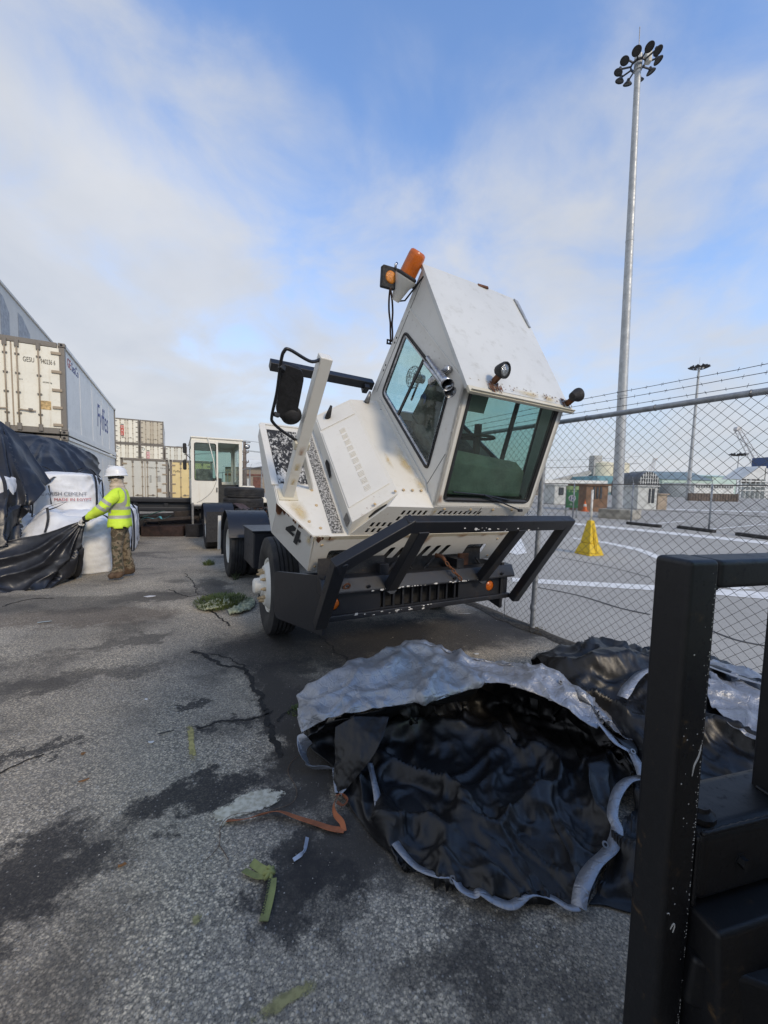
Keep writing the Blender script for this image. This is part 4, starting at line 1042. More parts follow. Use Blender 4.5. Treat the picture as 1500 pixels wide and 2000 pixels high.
mp = [mpx(x, y) for x, y in ((549, 716), (558, 712), (590, 724), (594, 740), (578, 822), (570, 826), (548, 818), (540, 806))]
mp = rnd(mp, .02, 2)
MB().ext(mp, DL * .045).build('mirror_head', RUBBER, YT, bev=.012, seg=3)
rm = mpx(570, 815); MB().lathe([(0, .05), (.04, .045), (.072, .02), (.075, 0), (0, -.0)], 22, rm + DL * .03, -DL + UL * .0).build('round_mirror', RUBBER, YT, smooth=True)
br = [pt0 - UL * .02 + SL * -.02, mpx(607, 706), mpx(566, 683), mpx(555, 686), mpx(549, 705), mpx(541, 765), mpx(531, 812), mpx(534, 826), mpx(553, 843), mpx(580, 861)]
MB().tube(spline(br, 50), .011, 8).build('mirror_bracket', BLK, YT, smooth=True)
for a, b in (((546, 714), (556, 722)), ((535, 808), (545, 812))): MB().bar(mpx(*a), mpx(*b), .03, .03).build('mirror_clamp', BLK, YT, bev=.004)
# ---------------------------------------------------------------- chain link fence beside the tractor
FH = 2.33
FENCE = thing('chain_link_fence', 'galvanised chain link fence with three barbed wire strands beside the tilted tractor', 'fence', FP(0), (0, 0, YAW))
WIRE = plain('fence_wire', (.16, .152, .14), .6, .4, .35, 30)
def chain_link(parent, t0, t1, h0, h1, pitch, r_, mat, name='chain_link_mesh', seg=.5):
    """woven wires: two families of slanted strands that pass in front of and behind each other"""
    mb = MB(); H = h1 - h0
    for fam in (1, -1):
        n = int((t1 - t0 + H) / pitch) + 1
        for k in range(n):
            a = (t0 - H if fam > 0 else t0) + k * pitch
            if fam > 0: za, zb = max(h0, h0 + t0 - a), min(h1, h0 + t1 - a)
            else: za, zb = max(h0, h0 + a - t1), min(h1, h0 + a - t0)
            if zb - za < .02: continue
            segs = max(1, int((zb - za) / seg)); P = []
            for i in range(segs + 1):
                z = za + (zb - za) * i / segs; y = a + fam * (z - h0)
                P.append(Vector((fam * r_ * .9 + .022 * noise.noise(Vector((y * .7, z * .9, 3))), y + .010 * noise.noise(Vector((y * 1.5, z * 1.5, 1))), z + .008 * noise.noise(Vector((y * 1.5, z * 1.5, 7))))))
            mb.tube(P, r_, 3)
    return mb.build(name, mat, parent, kind='stuff')
chain_link(FENCE, -2.6, 9.0, .05, FH - .02, .083, .0018, WIRE)
chain_link(FENCE, 9.0, 24.0, .05, FH - .02, .184, .0026, WIRE)
for t_ in [0] + [3.05 * k for k in range(1, 12)] + [-3.05]:
    MB().tube([(.02, t_, -.05), (.02 + (.0 if t_ else .028), t_ - (0.0 if t_ else .02), FH + .02)], .031 if t_ == 0 else .03, 14).build('fence_post', GALV, FENCE, smooth=True, auto=50)
    MB().lathe([(.033, 0), (.036, .01), (.036, .05), (.033, .06)], 14, (.02, t_, .22 if t_ == 0 else 1.2)).build('post_band', GALV, FENCE, smooth=True)
    MB().bar((.03, t_, FH), (.13, t_, FH + .27), .03, .012).build('barb_arm', GALV, FENCE, bev=.003)
MB().tube([(.0, t_, FH + .006 * noise.noise(Vector((t_, 0, 0)))) for t_ in [-3.2 + .8 * k for k in range(50)]], .024, 10).build('top_rail', GALV, FENCE, smooth=True)
for k in range(14):
    t_ = -2.4 + k * .62; MB().lathe([(.0255, -.006), (.028, -.004), (.028, .004), (.0255, .006)], 10, (0, t_, FH), (0, 1, 0)).build('tie_wire', STEEL, FENCE)
BARB = plain('barbed_wire_steel', (.07, .068, .07), .6, .5, .3, 20)
for k, (zz, xo) in enumerate(((.075, .02), (.145, .02), (.205, .02))):
    pts = []
    for i in range(130):
        t_ = -3.2 + .3 * i; sg = .012 * math.sin(math.pi * ((t_ / 3.05) % 1)); pts.append((xo + .004 * noise.noise(Vector((t_ * 3, k, 0))), t_, FH + zz - sg + .006 * noise.noise(Vector((t_ * 2, k, 4)))))
    mb = MB().tube(pts, .0024, 4)
    for i in range(100):
        t_ = -3.0 + .125 * i + .03 * k; sg = .012 * math.sin(math.pi * ((t_ / 3.05) % 1)); c_ = Vector((xo, t_, FH + zz - sg)); a = i * 1.1
        d1 = Vector((math.cos(a), .3, math.sin(a))).normalized() * .016; d2 = Vector((math.sin(a), -.3, -math.cos(a))).normalized() * .016
        mb.tube([c_ - d1, c_ + d1], .0015, 3); mb.tube([c_ - d2, c_ + d2], .0015, 3)
    mb.build('barbed_strand', BARB, FENCE)

# ---------------------------------------------------------------- second yard tractor, seen from behind
T2 = Vector((-4.34, 9.26, 0)) + SX * 1.22
Y2 = thing('yard_tractor', 'white yard tractor facing away with its rear cab door open, behind the tilted one', 'yard tractor', T2, (0, 0, YAW))
YWHITE = painted('yellowed_white_paint', (.74, .71, .62), grime=(.42, .28, .10), gamt=.5, ramt=.6)
for s in (-1, 1):
    wheel(Y2, (s * 1.08, 0, TYRE_R - .004), (s, 0, 0), dish=-1, nuts=False); wheel(Y2, (s * .76, 0, TYRE_R - .004), (-s, 0, 0), dish=-1, nuts=False)
    wheel(Y2, (s * 1.04, 3.3, TYRE_R - .004), (s, 0, 0), dish=1, nuts=False)
    MB().box((s * .43, 1.6, .76), (.09, 5.6, .24)).build('chassis_rail', BLK, Y2, bev=.006)
    MB().ext([Vector((s * x, -.60, z)) for x, z in ((.62, .22), (1.22, .22), (1.22, .92), (.62, .92))], (0, .015, 0)).build('mud_flap', RUBBER, Y2)
    mb = MB(); pts = [(math.cos(R(15 + 150 * k / 10)) * .60, math.sin(R(15 + 150 * k / 10)) * .60) for k in range(11)]
    mb.grid([[Vector((s * .60, c_, .5 + z)) for c_, z in pts], [Vector((s * 1.26, c_, .5 + z)) for c_, z in pts]])
    mb.grid([[Vector((s * 1.26, c_ * .97, .5 + z * .97)) for c_, z in pts], [Vector((s * .60, c_ * .97, .5 + z * .97)) for c_, z in pts]])
    mb.build('mudguard', BLK, Y2, smooth=True)
MB().tube([(-.95, 0, .52), (.95, 0, .52)], .1, 10).build('rear_axle', DARK, Y2, smooth=True)
MB().box((0, -1.15, .76), (1.0, .06, .20)).build('rear_crossmember', BLK, Y2, bev=.006)
MB().box((0, .2, .90), (.95, 1.3, .05)).build('fifth_wheel_plate', RUST, Y2, bev=.01)
MB().bar((-.30, -.9, .90), (-.42, .3, 1.06), .22, .03).build('ramp_plate', plain('purple_brown_rust', (.07, .045, .045), .8, 0, .4, 12), Y2)
MB().box((-.9, 1.7, .62), (.5, .9, .5)).build('tank_box', BLK, Y2, bev=.02)
MB().box((-1.37, 2.35, .62), (.06, .05, .72)).build('grab_pole', STEEL, Y2, bev=.01)
cabL, cabR, b0, b1, z0_, z1_ = -1.38, .04, 2.5, 4.15, .90, 2.88
MB().box(((cabL + cabR) / 2, (b0 + b1) / 2, z0_ - .05), (cabR - cabL, b1 - b0, .10)).build('cab_floor', BLK, Y2)
MB().hexa([Vector(p) for p in ((cabL - .02, b0 - .04, z1_), (cabR + .02, b0 - .04, z1_), (cabR + .02, b1 + .06, z1_ - .12), (cabL - .02, b1 + .06, z1_ - .12), (cabL - .02, b0 - .04, z1_ + .05), (cabR + .02, b0 - .04, z1_ + .05), (cabR + .02, b1 + .06, z1_ - .07), (cabL - .02, b1 + .06, z1_ - .07))]).build('roof', YWHITE, Y2, bev=.015)
for s in (cabL, cabR - .03):
    o_ = [Vector((s, b, z)) for b, z in ((b0, z0_), (b1, z0_), (b1, z1_ - .12), (b0, z1_))]
    h_ = rnd([Vector((s, b, z)) for b, z in ((b0 + .18, 1.72), (b1 - .2, 1.60), (b1 - .2, z1_ - .25), (b0 + .18, z1_ - .18))], .07, 3)
    MB().ext(o_, (.03, 0, 0), [h_]).build('side_panel', YWHITE, Y2)
    MB().ext([p + Vector((.012, 0, 0)) for p in h_], (.005, 0, 0)).build('side_window', GLC, Y2)
o_ = [Vector((s, b1, z)) for s, z in ((cabL, z0_), (cabR, z0_), (cabR, z1_ - .12), (cabL, z1_ - .12))]; h_ = rnd([Vector((s, b1, z)) for s, z in ((cabL + .12, 1.60), (cabR - .12, 1.60), (cabR - .12, z1_ - .25), (cabL + .12, z1_ - .25))], .07, 3)
MB().ext(o_, (0, -.03, 0), [h_]).build('front_panel', YWHITE, Y2); MB().ext([p + Vector((0, -.012, 0)) for p in h_], (0, -.005, 0)).build('windscreen', GLS, Y2)
# rear frame: header, right post, left leaf of the sliding door
MB().box(((cabL + cabR) / 2, b0 + .02, z1_ - .05), (cabR - cabL, .05, .10)).build('door_header', YWHITE, Y2, bev=.006)
MB().box((cabR - .05, b0 + .02, (z0_ + z1_) / 2), (.10, .06, z1_ - z0_)).build('door_post', YWHITE, Y2, bev=.01)
d_o = [Vector((s, b0 - .03, z)) for s, z in ((cabL - .01, z0_ + .02), (-.66, z0_ + .02), (-.66, z1_ - .06), (cabL - .01, z1_ - .06))]
d_h = rnd([Vector((s, b0 - .03, z)) for s, z in ((cabL + .07, 1.63), (-.71, 1.63), (-.71, z1_ - .13), (cabL + .07, z1_ - .13))], .07, 4)
dr = MB().ext(d_o, (0, .035, 0), [d_h]).build('rear_door', YWHITE, Y2)
MB().ext([p + Vector((0, -.01, 0)) for p in d_h], (0, .03, 0), [shrink(d_h, .022)]).build('window_seal', SEAL, Y2)
MB().ext([p + Vector((0, .01, 0)) for p in shrink(d_h, .022)], (0, .005, 0)).build('door_window', GLC, Y2)
MB().box((-.70, b0 - .05, 1.36), (.03, .03, .14)).build('door_handle', BLK, Y2, bev=.006)
MB().tube([(-.95, b0 - .06, z1_ + .05), (-.80, b0 - .07, 2.3), (-.70, b0 - .06, 1.65)], .012, 8).build('grab_rail', YWHITE, Y2, smooth=True)
MB().tube(spline([Vector(p) for p in ((-.72, b0 - .045, 1.60), (-.85, b0 - .045, 1.3), (-1.1, b0 - .045, 1.06), (-1.25, b0 - .045, .98))], 16), .004, 5).build('loose_cable', RUBBER, Y2, smooth=True)
MB().box(((cabL - .68) / 2 - .0, b0 - .05, z0_ - .01), (.72, .05, .05)).build('door_track', STEEL, Y2, bev=.006)
MB().box((-.72, b1 - .5, 1.35), (.55, .30, .75)).build('dashboard', INTM, Y2, bev=.03)
MB().box((-.35, b0 + .75, 1.25), (.50, .50, .14)).build('seat_cushion', INTM, Y2, bev=.04); MB().box((-1.0, b0 + .6, 1.62), (.48, .14, .75)).build('seat_back', SEATM, Y2, bev=.05)
MB().box((-.65, b0 + .02, 1.25), (.02, .03, .7)).build('door_edge', BLK, Y2)
MB().box((-.33, b0 + .45, 1.22), (.62, .03, .60)).build('engine_bulkhead', INTM, Y2)
MB().lathe([(0, .07), (.04, .065), (.075, .02), (.085, -.02), (.078, -.025), (0, -.02)], 20, (.17, b0 - .06, 2.72), (0, 1, 0)).build('work_lamp', RUBBER, Y2, smooth=True)
MB().lathe([(0, -.030), (.05, -.027), (.074, -.019), (.074, -.015)], 20, (.17, b0 - .06, 2.72), (0, 1, 0)).build('lamp_lens', LENS, Y2, smooth=True)
MB().bar((cabR, b0, z1_ - .02), (.28, b0 - .03, z1_ - .02), .04, .02).build('lamp_arm', BLK, Y2)
MB().hexa([Vector(p) for p in ((.06, 2.7, .95), (.95, 2.7, .95), (.95, 4.3, .95), (.06, 4.3, .95), (.06, 2.7, 1.50), (.42, 2.7, 1.50), (.42, 4.3, 1.42), (.06, 4.3, 1.42))]).build('hood', YWHITE, Y2, bev=.03)
for zz, bb in ((2.6, 3.0), (2.1, 3.05)): MB().box((cabL - .16, bb, zz), (.10, .10, .30)).build('side_mirror', RUBBER, Y2, bev=.03)
MB().tube([(cabL, 3.0, 2.3), (cabL - .16, 3.0, 2.45)], .012, 6).build('mirror_arm', BLK, Y2)
# two tyres lying on the chassis
def loose_tyre(p, rot, label):
    o = MB().lathe(tyre_profile(.52, .27, .285), 56).build('tyre', TYRE, None, smooth=True, auto=40); o.location = p; o.rotation_euler = rot
    return tag(o, label, 'tyre', 'spare tyres on the rear tractor chassis')
w2 = lambda s, b, z: T2 + SX * s + AX * b + Vector((0, 0, z))
loose_tyre(w2(-.20, .75, 1.065), (0, 0, .3), 'lower of two worn tyres lying flat on the rear tractor chassis')
loose_tyre(w2(-.17, .78, 1.340), (R(1.2), R(.6), 1.1), 'upper of two worn tyres lying flat on the rear tractor chassis')
TEAL = plain('turquoise_webbing', (.07, .28, .30), .8, 0, .35, 15)
GREENW = plain('green_webbing', (.08, .27, .20), .8, 0, .35, 15)
def webbing(name, pts, w, mat, label, cat='strap', tw=.6, parent=None, th=.003, group=None, seed=0):
    P = spline(pts, 24 * (len(pts) - 1)); mb = MB(); rows = [[], [], [], []]
    for i, p in enumerate(P):
        d = (P[min(i + 1, len(P) - 1)] - P[max(i - 1, 0)]).normalized(); sd_ = d.cross(Vector((0, 0, 1)))
        if sd_.length < .05: sd_ = Vector((1, 0, 0))
        sd_.normalize(); nn = sd_.cross(d); a = tw * noise.noise(p * 3 + Vector((seed, 1, 1)))
        s2 = sd_ * math.cos(a) + nn * math.sin(a); n2_ = nn * math.cos(a) - sd_ * math.sin(a)
        rows[0].append(p - s2 * w / 2); rows[1].append(p + s2 * w / 2); rows[2].append(p + s2 * w / 2 + n2_ * th); rows[3].append(p - s2 * w / 2 + n2_ * th)
    mb.grid(rows + [rows[0]]); o = mb.build(name, mat, parent, smooth=True, auto=40)
    return tag(o, label, cat, group) if label else o
webbing('webbing_strap', [w2(.15, -.75, .96), w2(.35, -.8, .94), w2(.5, -.7, .92), w2(.45, -.5, .93), w2(.2, -.55, .95), w2(.30, -.9, .96)], .06, GREENW, 'green webbing strap heaped on the rear tractor chassis')
MB_ = MB()
for k in range(9):
    pts = [w2(-.55 + .13 * k + .1 * noise.noise(Vector((k, 1, 0))), -1.0 + .12 * j, .90 + .10 * abs(noise.noise(Vector((k * .7, j * .6, 2)))) + .05 * (j % 2)) for j in range(7)]
    MB_.tube(spline(pts, 22), .028, 6)
tag(MB_.build('hose_tangle', DARK, None, smooth=True), 'dark tangle of hoses on the rear tractor chassis', 'hoses')

# ---------------------------------------------------------------- refrigerated containers
CDOOR = painted('reefer_door_cream', (.76, .73, .62), grime=(.42, .31, .15), rust=(.20, .09, .03), gamt=.75, ramt=.8)
CDOORG = painted('reefer_door_grey', (.56, .56, .51), grime=(.32, .26, .15), gamt=.5, ramt=.4)
CDOORY = painted('reefer_door_yellowed', (.70, .55, .27), grime=(.55, .32, .07), gamt=.7, ramt=.5)
CDOORT = painted('reefer_door_tan', (.50, .45, .35), grime=(.28, .20, .10), gamt=.6, ramt=.5)
CSIDE = painted('reefer_side_white', (.76, .735, .675), grime=(.31, .28, .22), gamt=.9, ramt=.25)
CSIDEG = painted('reefer_side_grey', (.48, .465, .425), grime=(.23, .21, .18), gamt=.5, ramt=.2)
CFRAME = painted('rusted_container_frame', (.17, .15, .125), grime=(.06, .045, .035), rust=(.09, .035, .02), gamt=.9, ramt=1.4, scale=2)
CROD = painted('rusted_lock_rod', (.34, .27, .19), grime=(.14, .07, .03), rust=(.12, .05, .02), gamt=1, ramt=1.2, scale=4)
BLUEINK = plain('blue_lettering', (.035, .055, .20), .6, 0, .35, 6); REDINK = plain('red_lettering', (.42, .04, .05), .6, 0, .3, 6)
def container(label, corner, group, door=CDOOR, sidem=CSIDE, W=2.44, L=12.19, H=2.9, detail=2, frame=CFRAME):
    """corner: left front bottom corner of the door end; x across, y along, z up"""
    c = thing('reefer_container', label, 'shipping container', corner, (0, 0, YAW), group)
    MB().box((W / 2, L / 2 + .03, H / 2 + .02), (W - .08, L - .08, H - .16)).build('body', sidem, c)
    for x in (.015, W - .015):
        MB().box((x, L / 2, H - .05), (.05, L - .32, .10)).build('top_side_rail', sidem if detail else frame, c, bev=.008)
        MB().box((x, L / 2, .11), (.05, L - .32, .22)).build('bottom_side_rail', sidem, c, bev=.008)
        for y in (.08, L - .08):
            MB().box((x + (.05 if x < 1 else -.05), y, H / 2), (.14, .15, H - .26)).build('corner_post', frame, c, bev=.01)
            for z in (.06, H - .06): MB().box((x + (.05 if x < 1 else -.05), y, z), (.175, .178, .118)).build('corner_casting', frame, c, bev=.012)
    if detail >= 2:
        for x in (.068, W - .068):
            for z in (.06, H - .06): MB().lathe([(0, 0), (.035, 0), (.035, .004), (0, .004)], 14, (x, -.014, z), (0, 1, 0)).build('casting_hole', DARK, c)  # flat disc, shade of the casting hole put into its colour
    if detail >= 2:
        for y in (2.45, 4.9, 7.35, 9.8): MB().box((W - .038, y, H / 2 + .02), (.012, .05, H - .34)).build('side_seam', sidem, c, bev=.003)
    MB().box((W / 2, .06, H - .08), (W - .36, .10, .15)).build('door_header', frame, c, bev=.01)
    MB().box((W / 2, .06, .09), (W - .36, .10, .16)).build('door_sill', frame, c, bev=.01)
    dl = [(.10, W / 2 - .012), (W / 2 + .012, W - .10)]
    for x0, x1 in dl:
        MB().box(((x0 + x1) / 2, .045, H / 2 + .005), (x1 - x0, .06, H - .34)).build('door', door, c, bev=.012)
        rods = [x0 + .30, x1 - .12] if x0 < 1 else [x0 + .12, x1 - .56]
        if x0 >= 1: rods = [x0 + .12, x0 + .60]
        else: rods = [x1 - .60, x1 - .12]
        for xr in rods:
            MB().tube([(xr, -.025, .16), (xr, -.025, H - .15)], .019, 8).build('lock_rod', CROD, c, smooth=True)
            for z in (.16, H - .19): MB().box((xr, -.015, z), (.10, .06, .20)).build('cam_keeper', frame, c, bev=.008 if detail > 1 else 0)
            for f in (.20, .42, .62, .82): MB().box((xr, -.012, H * f), (.11, .035, .045)).build('rod_bracket', frame, c, bev=.008 if detail > 1 else 0)
        xh = rods[1 if x0 < 1 else 0]; hz = H * .24
        MB().bar((xh, -.035, hz), (xh + (.38 if x0 >= 1 else -.38), -.035, hz - .02), .02, .035).build('lock_handle', CROD, c, bev=.004)
        MB().box((xh + (.26 if x0 >= 1 else -.26), -.02, hz), (.10, .05, .10)).build('handle_hasp', frame, c, bev=.012)
        xe = x0 if x0 < 1 else x1
        for f in (.10, .29, .48, .68, .88):
            MB().box((xe + (.10 if x0 < 1 else -.10), -.002, H * f), (.24, .05, .085)).build('hinge', frame if detail < 2 else CROD, c, bev=.01)
    MB().box((W / 2, .028, H / 2), (.035, .03, H - .36)).build('door_gasket', CROD, c)
    MB().box((W / 2, L - .03, H / 2), (W - .3, .05, H - .3)).build('machinery_end', sidem, c)
    return c
CC = Vector((-9.84, 12.0, 0))            # right front corner of the near stack
NC = CC - SX * 2.44
lowc = container('lower grey white container of the near stack, mostly behind black tarps', NC, 'containers in the near stack', CDOORG, CSIDE, H=2.9)
gc = container('upper near container with cream doors lettered GESU and Fyffes on its side', NC + Vector((0, 0, 2.95)), 'containers in the near stack', CDOOR, CSIDE, H=2.74)
text('door_lettering', 'GESU', PRINT, gc, (1.47, .010, 2.06), (1, 0, 0), (0, 0, 1), .20, .002, sx=.55)
text('door_lettering', '940236 6', PRINT, gc, (1.87, .010, 2.06), (1, 0, 0), (0, 0, 1), .20, .002, sx=.46)
text('door_lettering', '45000 kg', PRINT, gc, (1.90, .010, 1.50), (1, 0, 0), (0, 0, 1), .06, .002)
text('door_lettering', 'Tare', PRINT, gc, (1.34, .010, 1.52), (1, 0, 0), (0, 0, 1), .06, .002)
MB().box((1.95, .011, .84), (.26, .006, .26)).build('peeled_decal', plain('ochre_decal', (.55, .38, .18), .8, 0, .5, 10), gc)
text('side_lettering', 'Fyffes', BLUEINK, gc, (2.44 - .037, 6.0, 1.0), (0, 1, 0), (0, 0, 1), 1.5, .002, .15)
text('side_lettering', 'GE', REDINK, gc, (2.44 - .037, .55, 2.20), (0, 1, 0), (0, 0, 1), .42, .002)
text('side_lettering', 'SeaCo', BLUEINK, gc, (2.44 - .037, 1.15, 2.20), (0, 1, 0), (0, 0, 1), .42, .002)
# next row to the left, three high; only the top one shows
R2 = NC - SX * 2.52 + AX * 1.0
tc_ = container('grey container on the third tier behind the lettered one', R2 + Vector((0, 0, 5.82)), 'containers in the near stack', CDOORG, CSIDEG, detail=1)
for y, w in ((3.2, .9), (5.1, 1.5)): MB().ext([Vector((2.44 - .036, a, z)) for a, z in ((y, .9), (y + w, .9), (y + w * 1.0, 2.05), (y + w * .35, 2.45), (y, 2.45))], (.003, 0, 0)).build('dark_panel_mark', plain('dark_grey_mark', (.27, .29, .31), .6), tc_)
for k in range(2): container(('bottom' if k == 0 else 'middle') + ' grey container under the third tier one, hidden behind the near stack', R2 + Vector((0, 0, 2.91 * k)), 'containers in the near stack', CDOORG, CSIDEG, detail=0)

# two containers across the end of the yard, and the taller stack behind them
E0 = Vector((-15.52, 22.67, 0))
ga = container('grey door container at the end of the yard, left of the yellowed one', E0, 'containers across the end of the yard', CDOORG, CSIDEG)
gb = container('yellowed container at the end of the yard beside the open tractor cab', E0 + SX * 2.52, 'containers across the end of the yard', CDOORY, CSIDE)
text('door_lettering', 'TRIU 811 116 6', PRINT, ga, (1.42, .010, 2.30), (1, 0, 0), (0, 0, 1), .135, .002); text('door_lettering', 'RB1', PRINT, ga, (1.82, .010, 2.10), (1, 0, 0), (0, 0, 1), .12, .002)
for k in range(7): MB().box((1.93, .010, 1.86 - k * .055), (.20, .004, .025)).build('data_line', STEEL, ga)
for k in range(4): MB().box((1.50, .010, 1.85 - k * .12), (.10, .004, .04)).build('data_mark', PRINT, ga)
MB().box((1.95, .010, .98), (.22, .005, .24)).build('door_decal', plain('brown_decal', (.35, .26, .18), .7, 0, .5, 20), ga)
text('door_lettering', 'Fyffes', PRINT, gb, (.20, .010, 2.12), (1, 0, 0), (0, 0, 1), .20, .002)
B0 = Vector((-31.35, 44.85, 0)); nmz = ['bottom', 'second', 'top']
redp = plain('red_label', (.55, .10, .07), .6, 0, .4, 12); pinkp = plain('faded_red_label', (.62, .30, .30), .6, 0, .4, 12)
for col_ in range(-1, 3):
    for tier in range(3):
        if col_ == 2 and tier == 2: continue
        dm = {(0, 2): CDOOR, (1, 2): CDOORT, (0, 1): CDOOR, (1, 1): CDOOR, (2, 1): painted('reefer_door_pale', (.66, .66, .58), gamt=.4, ramt=.3)}.get((col_, tier), CDOOR)
        side_ = {-1: 'leftmost', 0: 'second from left', 1: 'third from left', 2: 'rightmost'}[col_]
        cc_ = container('cream %s container on the %s tier of the far tall stack' % (side_, nmz[tier]) if dm is not CDOORT else 'tan third from left container on the top tier of the far tall stack', B0 + SX * (2.52 * col_) + Vector((0, 0, 2.9 * tier)), 'containers in the far tall stack', dm, CSIDE, detail=1)
        if (col_, tier) in ((0, 2), (1, 1)):
            MB().box((.78, .010, 1.50), (.36, .006, 1.15)).build('label_panel', redp if tier == 2 else pinkp, cc_)
            for k, ch_ in enumerate('HAS'): text('label_letter', ch_, WHITE, cc_, (.68, .004, 1.75 - .38 * k), (1, 0, 0), (0, 0, 1), .32, .002)
            for z in (.85, 2.18): MB().box((.80, .010, z), (.30, .006, .10)).build('label_bar', PRINT, cc_)
        if tier == 1 and col_ in (0, 1):
            MB().lathe([(.10, 0), (.15, 0), (.15, .004), (.10, .004)], 18, (.34, .012, 2.35), (0, 1, 0)).build('round_mark', plain('blue_green_mark', (.08, .16, .17), .6), cc_)

# ---------------------------------------------------------------- dunnage pile in front of the far containers
WOODK = [plain('dark_wet_timber', (.030, .022, .018), .8, 0, .5, 6, .6, 25), plain('red_brown_timber', (.032, .017, .014), .8, 0, .5, 6, .6, 25), plain('black_timber', (.014, .013, .014), .8, 0, .5, 6, .6, 25)]
J0 = Vector((-6.6, 11.2, 0))
def j(s, b, z): return J0 + SX * s + AX * b + Vector((0, 0, z))
sk = thing('steel_skid', 'long black steel skid frame lying on the dark timber pile', 'steel frame', j(-.2, .55, .72), (R(0), R(1.0), YAW))
MB().box((0, 0, .30), (2.6, .10, .16)).build('top_beam', BLK, sk, bev=.03, seg=3); MB().box((0, .02, .02), (2.6, .14, .14)).build('bottom_beam', BLK, sk, bev=.02)
for x in (-1.15, -.4, .4, 1.15): MB().box((x, .03, .16), (.12, .06, .20)).build('web_plate', BLK, sk, bev=.01)
MB().box((0, .55, .22), (2.5, .06, .12)).build('rear_beam', BLK, sk, bev=.02)
MB().box((0, .10, .17), (2.5, .02, .20)).build('back_plate', BLK, sk)
rj = random.Random(21)
logs = [(-.9, .30, .14, 1.3, .30, 8, 2), (.15, -.15, .15, 1.1, .32, -18, 1), (1.05, -.35, .17, .8, .36, 60, 2), (-.2, .5, .42, 2.3, .24, 3, 2), (.6, .1, .40, 1.2, .26, 12, 0), (-.75, .05, .40, .9, .26, -8, 2), (.9, .25, .62, 1.0, .18, 6, 0), (-.35, -.12, .60, 1.5, .10, 5, 2), (.35, -.3, .50, 1.4, .09, 9, 0), (.0, .9, .20, 2.4, .36, 0, 2)]
desc = ['lowest left', 'reddish brown front', 'square-ended right', 'long middle', 'upper middle', 'upper left', 'short upper right', 'thin left', 'thin right', 'rear bottom']
for (s, b, z, L, hh, a, mi), dn in zip(logs, desc):
    p = j(s, b, z); mb = MB().box((0, 0, 0), (L, hh * 1.1, hh))
    o = mb.build('timber', WOODK[mi], None, bev=.015); o.location = p; o.rotation_euler = (rj.uniform(-.05, .05), rj.uniform(-.04, .04), YAW + R(a)); tag(o, dn + ' dark timber baulk in the pile beyond the worker', 'timber', 'timbers in the dunnage pile')
webbing('webbing_strap', [AT(268, 1020, 10.6), AT(285, 1011, 10.55), AT(302, 1013, 10.5), AT(312, 1009, 10.5), AT(318, 1014, 10.5), AT(335, 1006, 10.6)], .06, TEAL, 'bright turquoise webbing strap draped over the timber pile', tw=1.2)
webbing('webbing_strap', [AT(270, 1010, 10.85), AT(290, 1006, 10.8), AT(310, 1000, 10.8), AT(322, 998, 10.9)], .05, GREENW, 'dull green strap lying behind the turquoise one on the timber pile', tw=.5)
# ---------------------------------------------------------------- bulk cement bags
BAGM = None
def bagmat():
    t = NT('woven_bag_white'); c = t.mix(t.ramp(t.noise(2.5, 5, .6), .35, .7), (.62, .63, .65), (.74, .75, .75))
    c = t.mix(t.math('MULTIPLY', t.ramp(t.noise(6, 6, .7), .52, .8), .5), c, (.42, .39, .33))
    b1 = t.bump(t.noise(5, 4, .5), .35, .05); b2_ = t.bump(t.noise(120, 2, .5), .12, .004, b1)
    return t.done(c, .62, 0, b2_)
BAGM = bagmat(); STRAPK = plain('black_bag_strap', (.02, .021, .026), .7, 0, .3, 20)
def bag(label, p, size, rz, sq=.72, seed=0, top=.10, straps=True):
    c = thing('bulk_bag', label, 'bulk bag', p, (0, 0, rz), 'white bulk cement bags'); w, d, h = size
    nu, nv = 72, 48; rows = []
    for i in range(nv + 1):
        f = i / nv; row = []
        if f < .12: zz = 0.0; k = f / .12 * .96
        elif f < .86: zz = (f - .12) / .74; k = .96 + .06 * math.sin(math.pi * (f - .12) / .74)
        else: zz = 1.0 + top * math.sin((f - .86) / .14 * math.pi / 2) * 1.0; k = .98 * (1 - (f - .86) / .14) ** .75
        for j_ in range(nu):
            a = 2 * math.pi * j_ / nu; ca, sa = math.cos(a), math.sin(a); e = 2 / 4.2
            x = math.copysign(abs(ca) ** e, ca) * w / 2 * k; y = math.copysign(abs(sa) ** e, sa) * d / 2 * k
            q = Vector((x, y, zz * h)); nz = noise.noise(q * 2.2 + Vector((seed * 5, 1, 2))) * .055 + (.25 - abs(noise.noise(q * 5 + Vector((seed * 3, 5, 1))))) * .045 + (.25 - abs(noise.noise(q * 11 + Vector((seed * 2, 1, 1))))) * .016
            out_ = Vector((x, y, 0)); out_ = out_.normalized() if out_.length > 1e-4 else Vector((0, 0, 0))
            row.append(q + out_ * nz + Vector((0, 0, nz * .6 if zz > .5 else 0)))
        row.append(row[0].copy()); rows.append(row)
    MB().grid(rows).build('bag_body', BAGM, c, smooth=True)
    if straps:
        for sx in (-1, 1):
            for sy in (-1, 1):
                x, y = sx * w * .475, sy * d * .475
                pts = [Vector((x, y, .04)), Vector((x * 1.03, y * 1.03, h * .5)), Vector((x * .98, y * .98, h * .96)), Vector((x * .7, y * .85, h + .14)), Vector((x * .35, y * .9, h + .06))]
                P = spline(pts, 22); L = []; Rr = []
                for q in P: tdir = Vector((-sy * .7, sx * .7, 0)).normalized() * .022; L.append(q - tdir); Rr.append(q + tdir)
                mb = MB().grid([L, Rr]); o_ = Vector((sx, sy, 0)).normalized() * .004; mb.grid([[q + o_ for q in Rr], [q + o_ for q in L]])
                mb.build('lifting_strap', STRAPK, c, smooth=True)
    return c
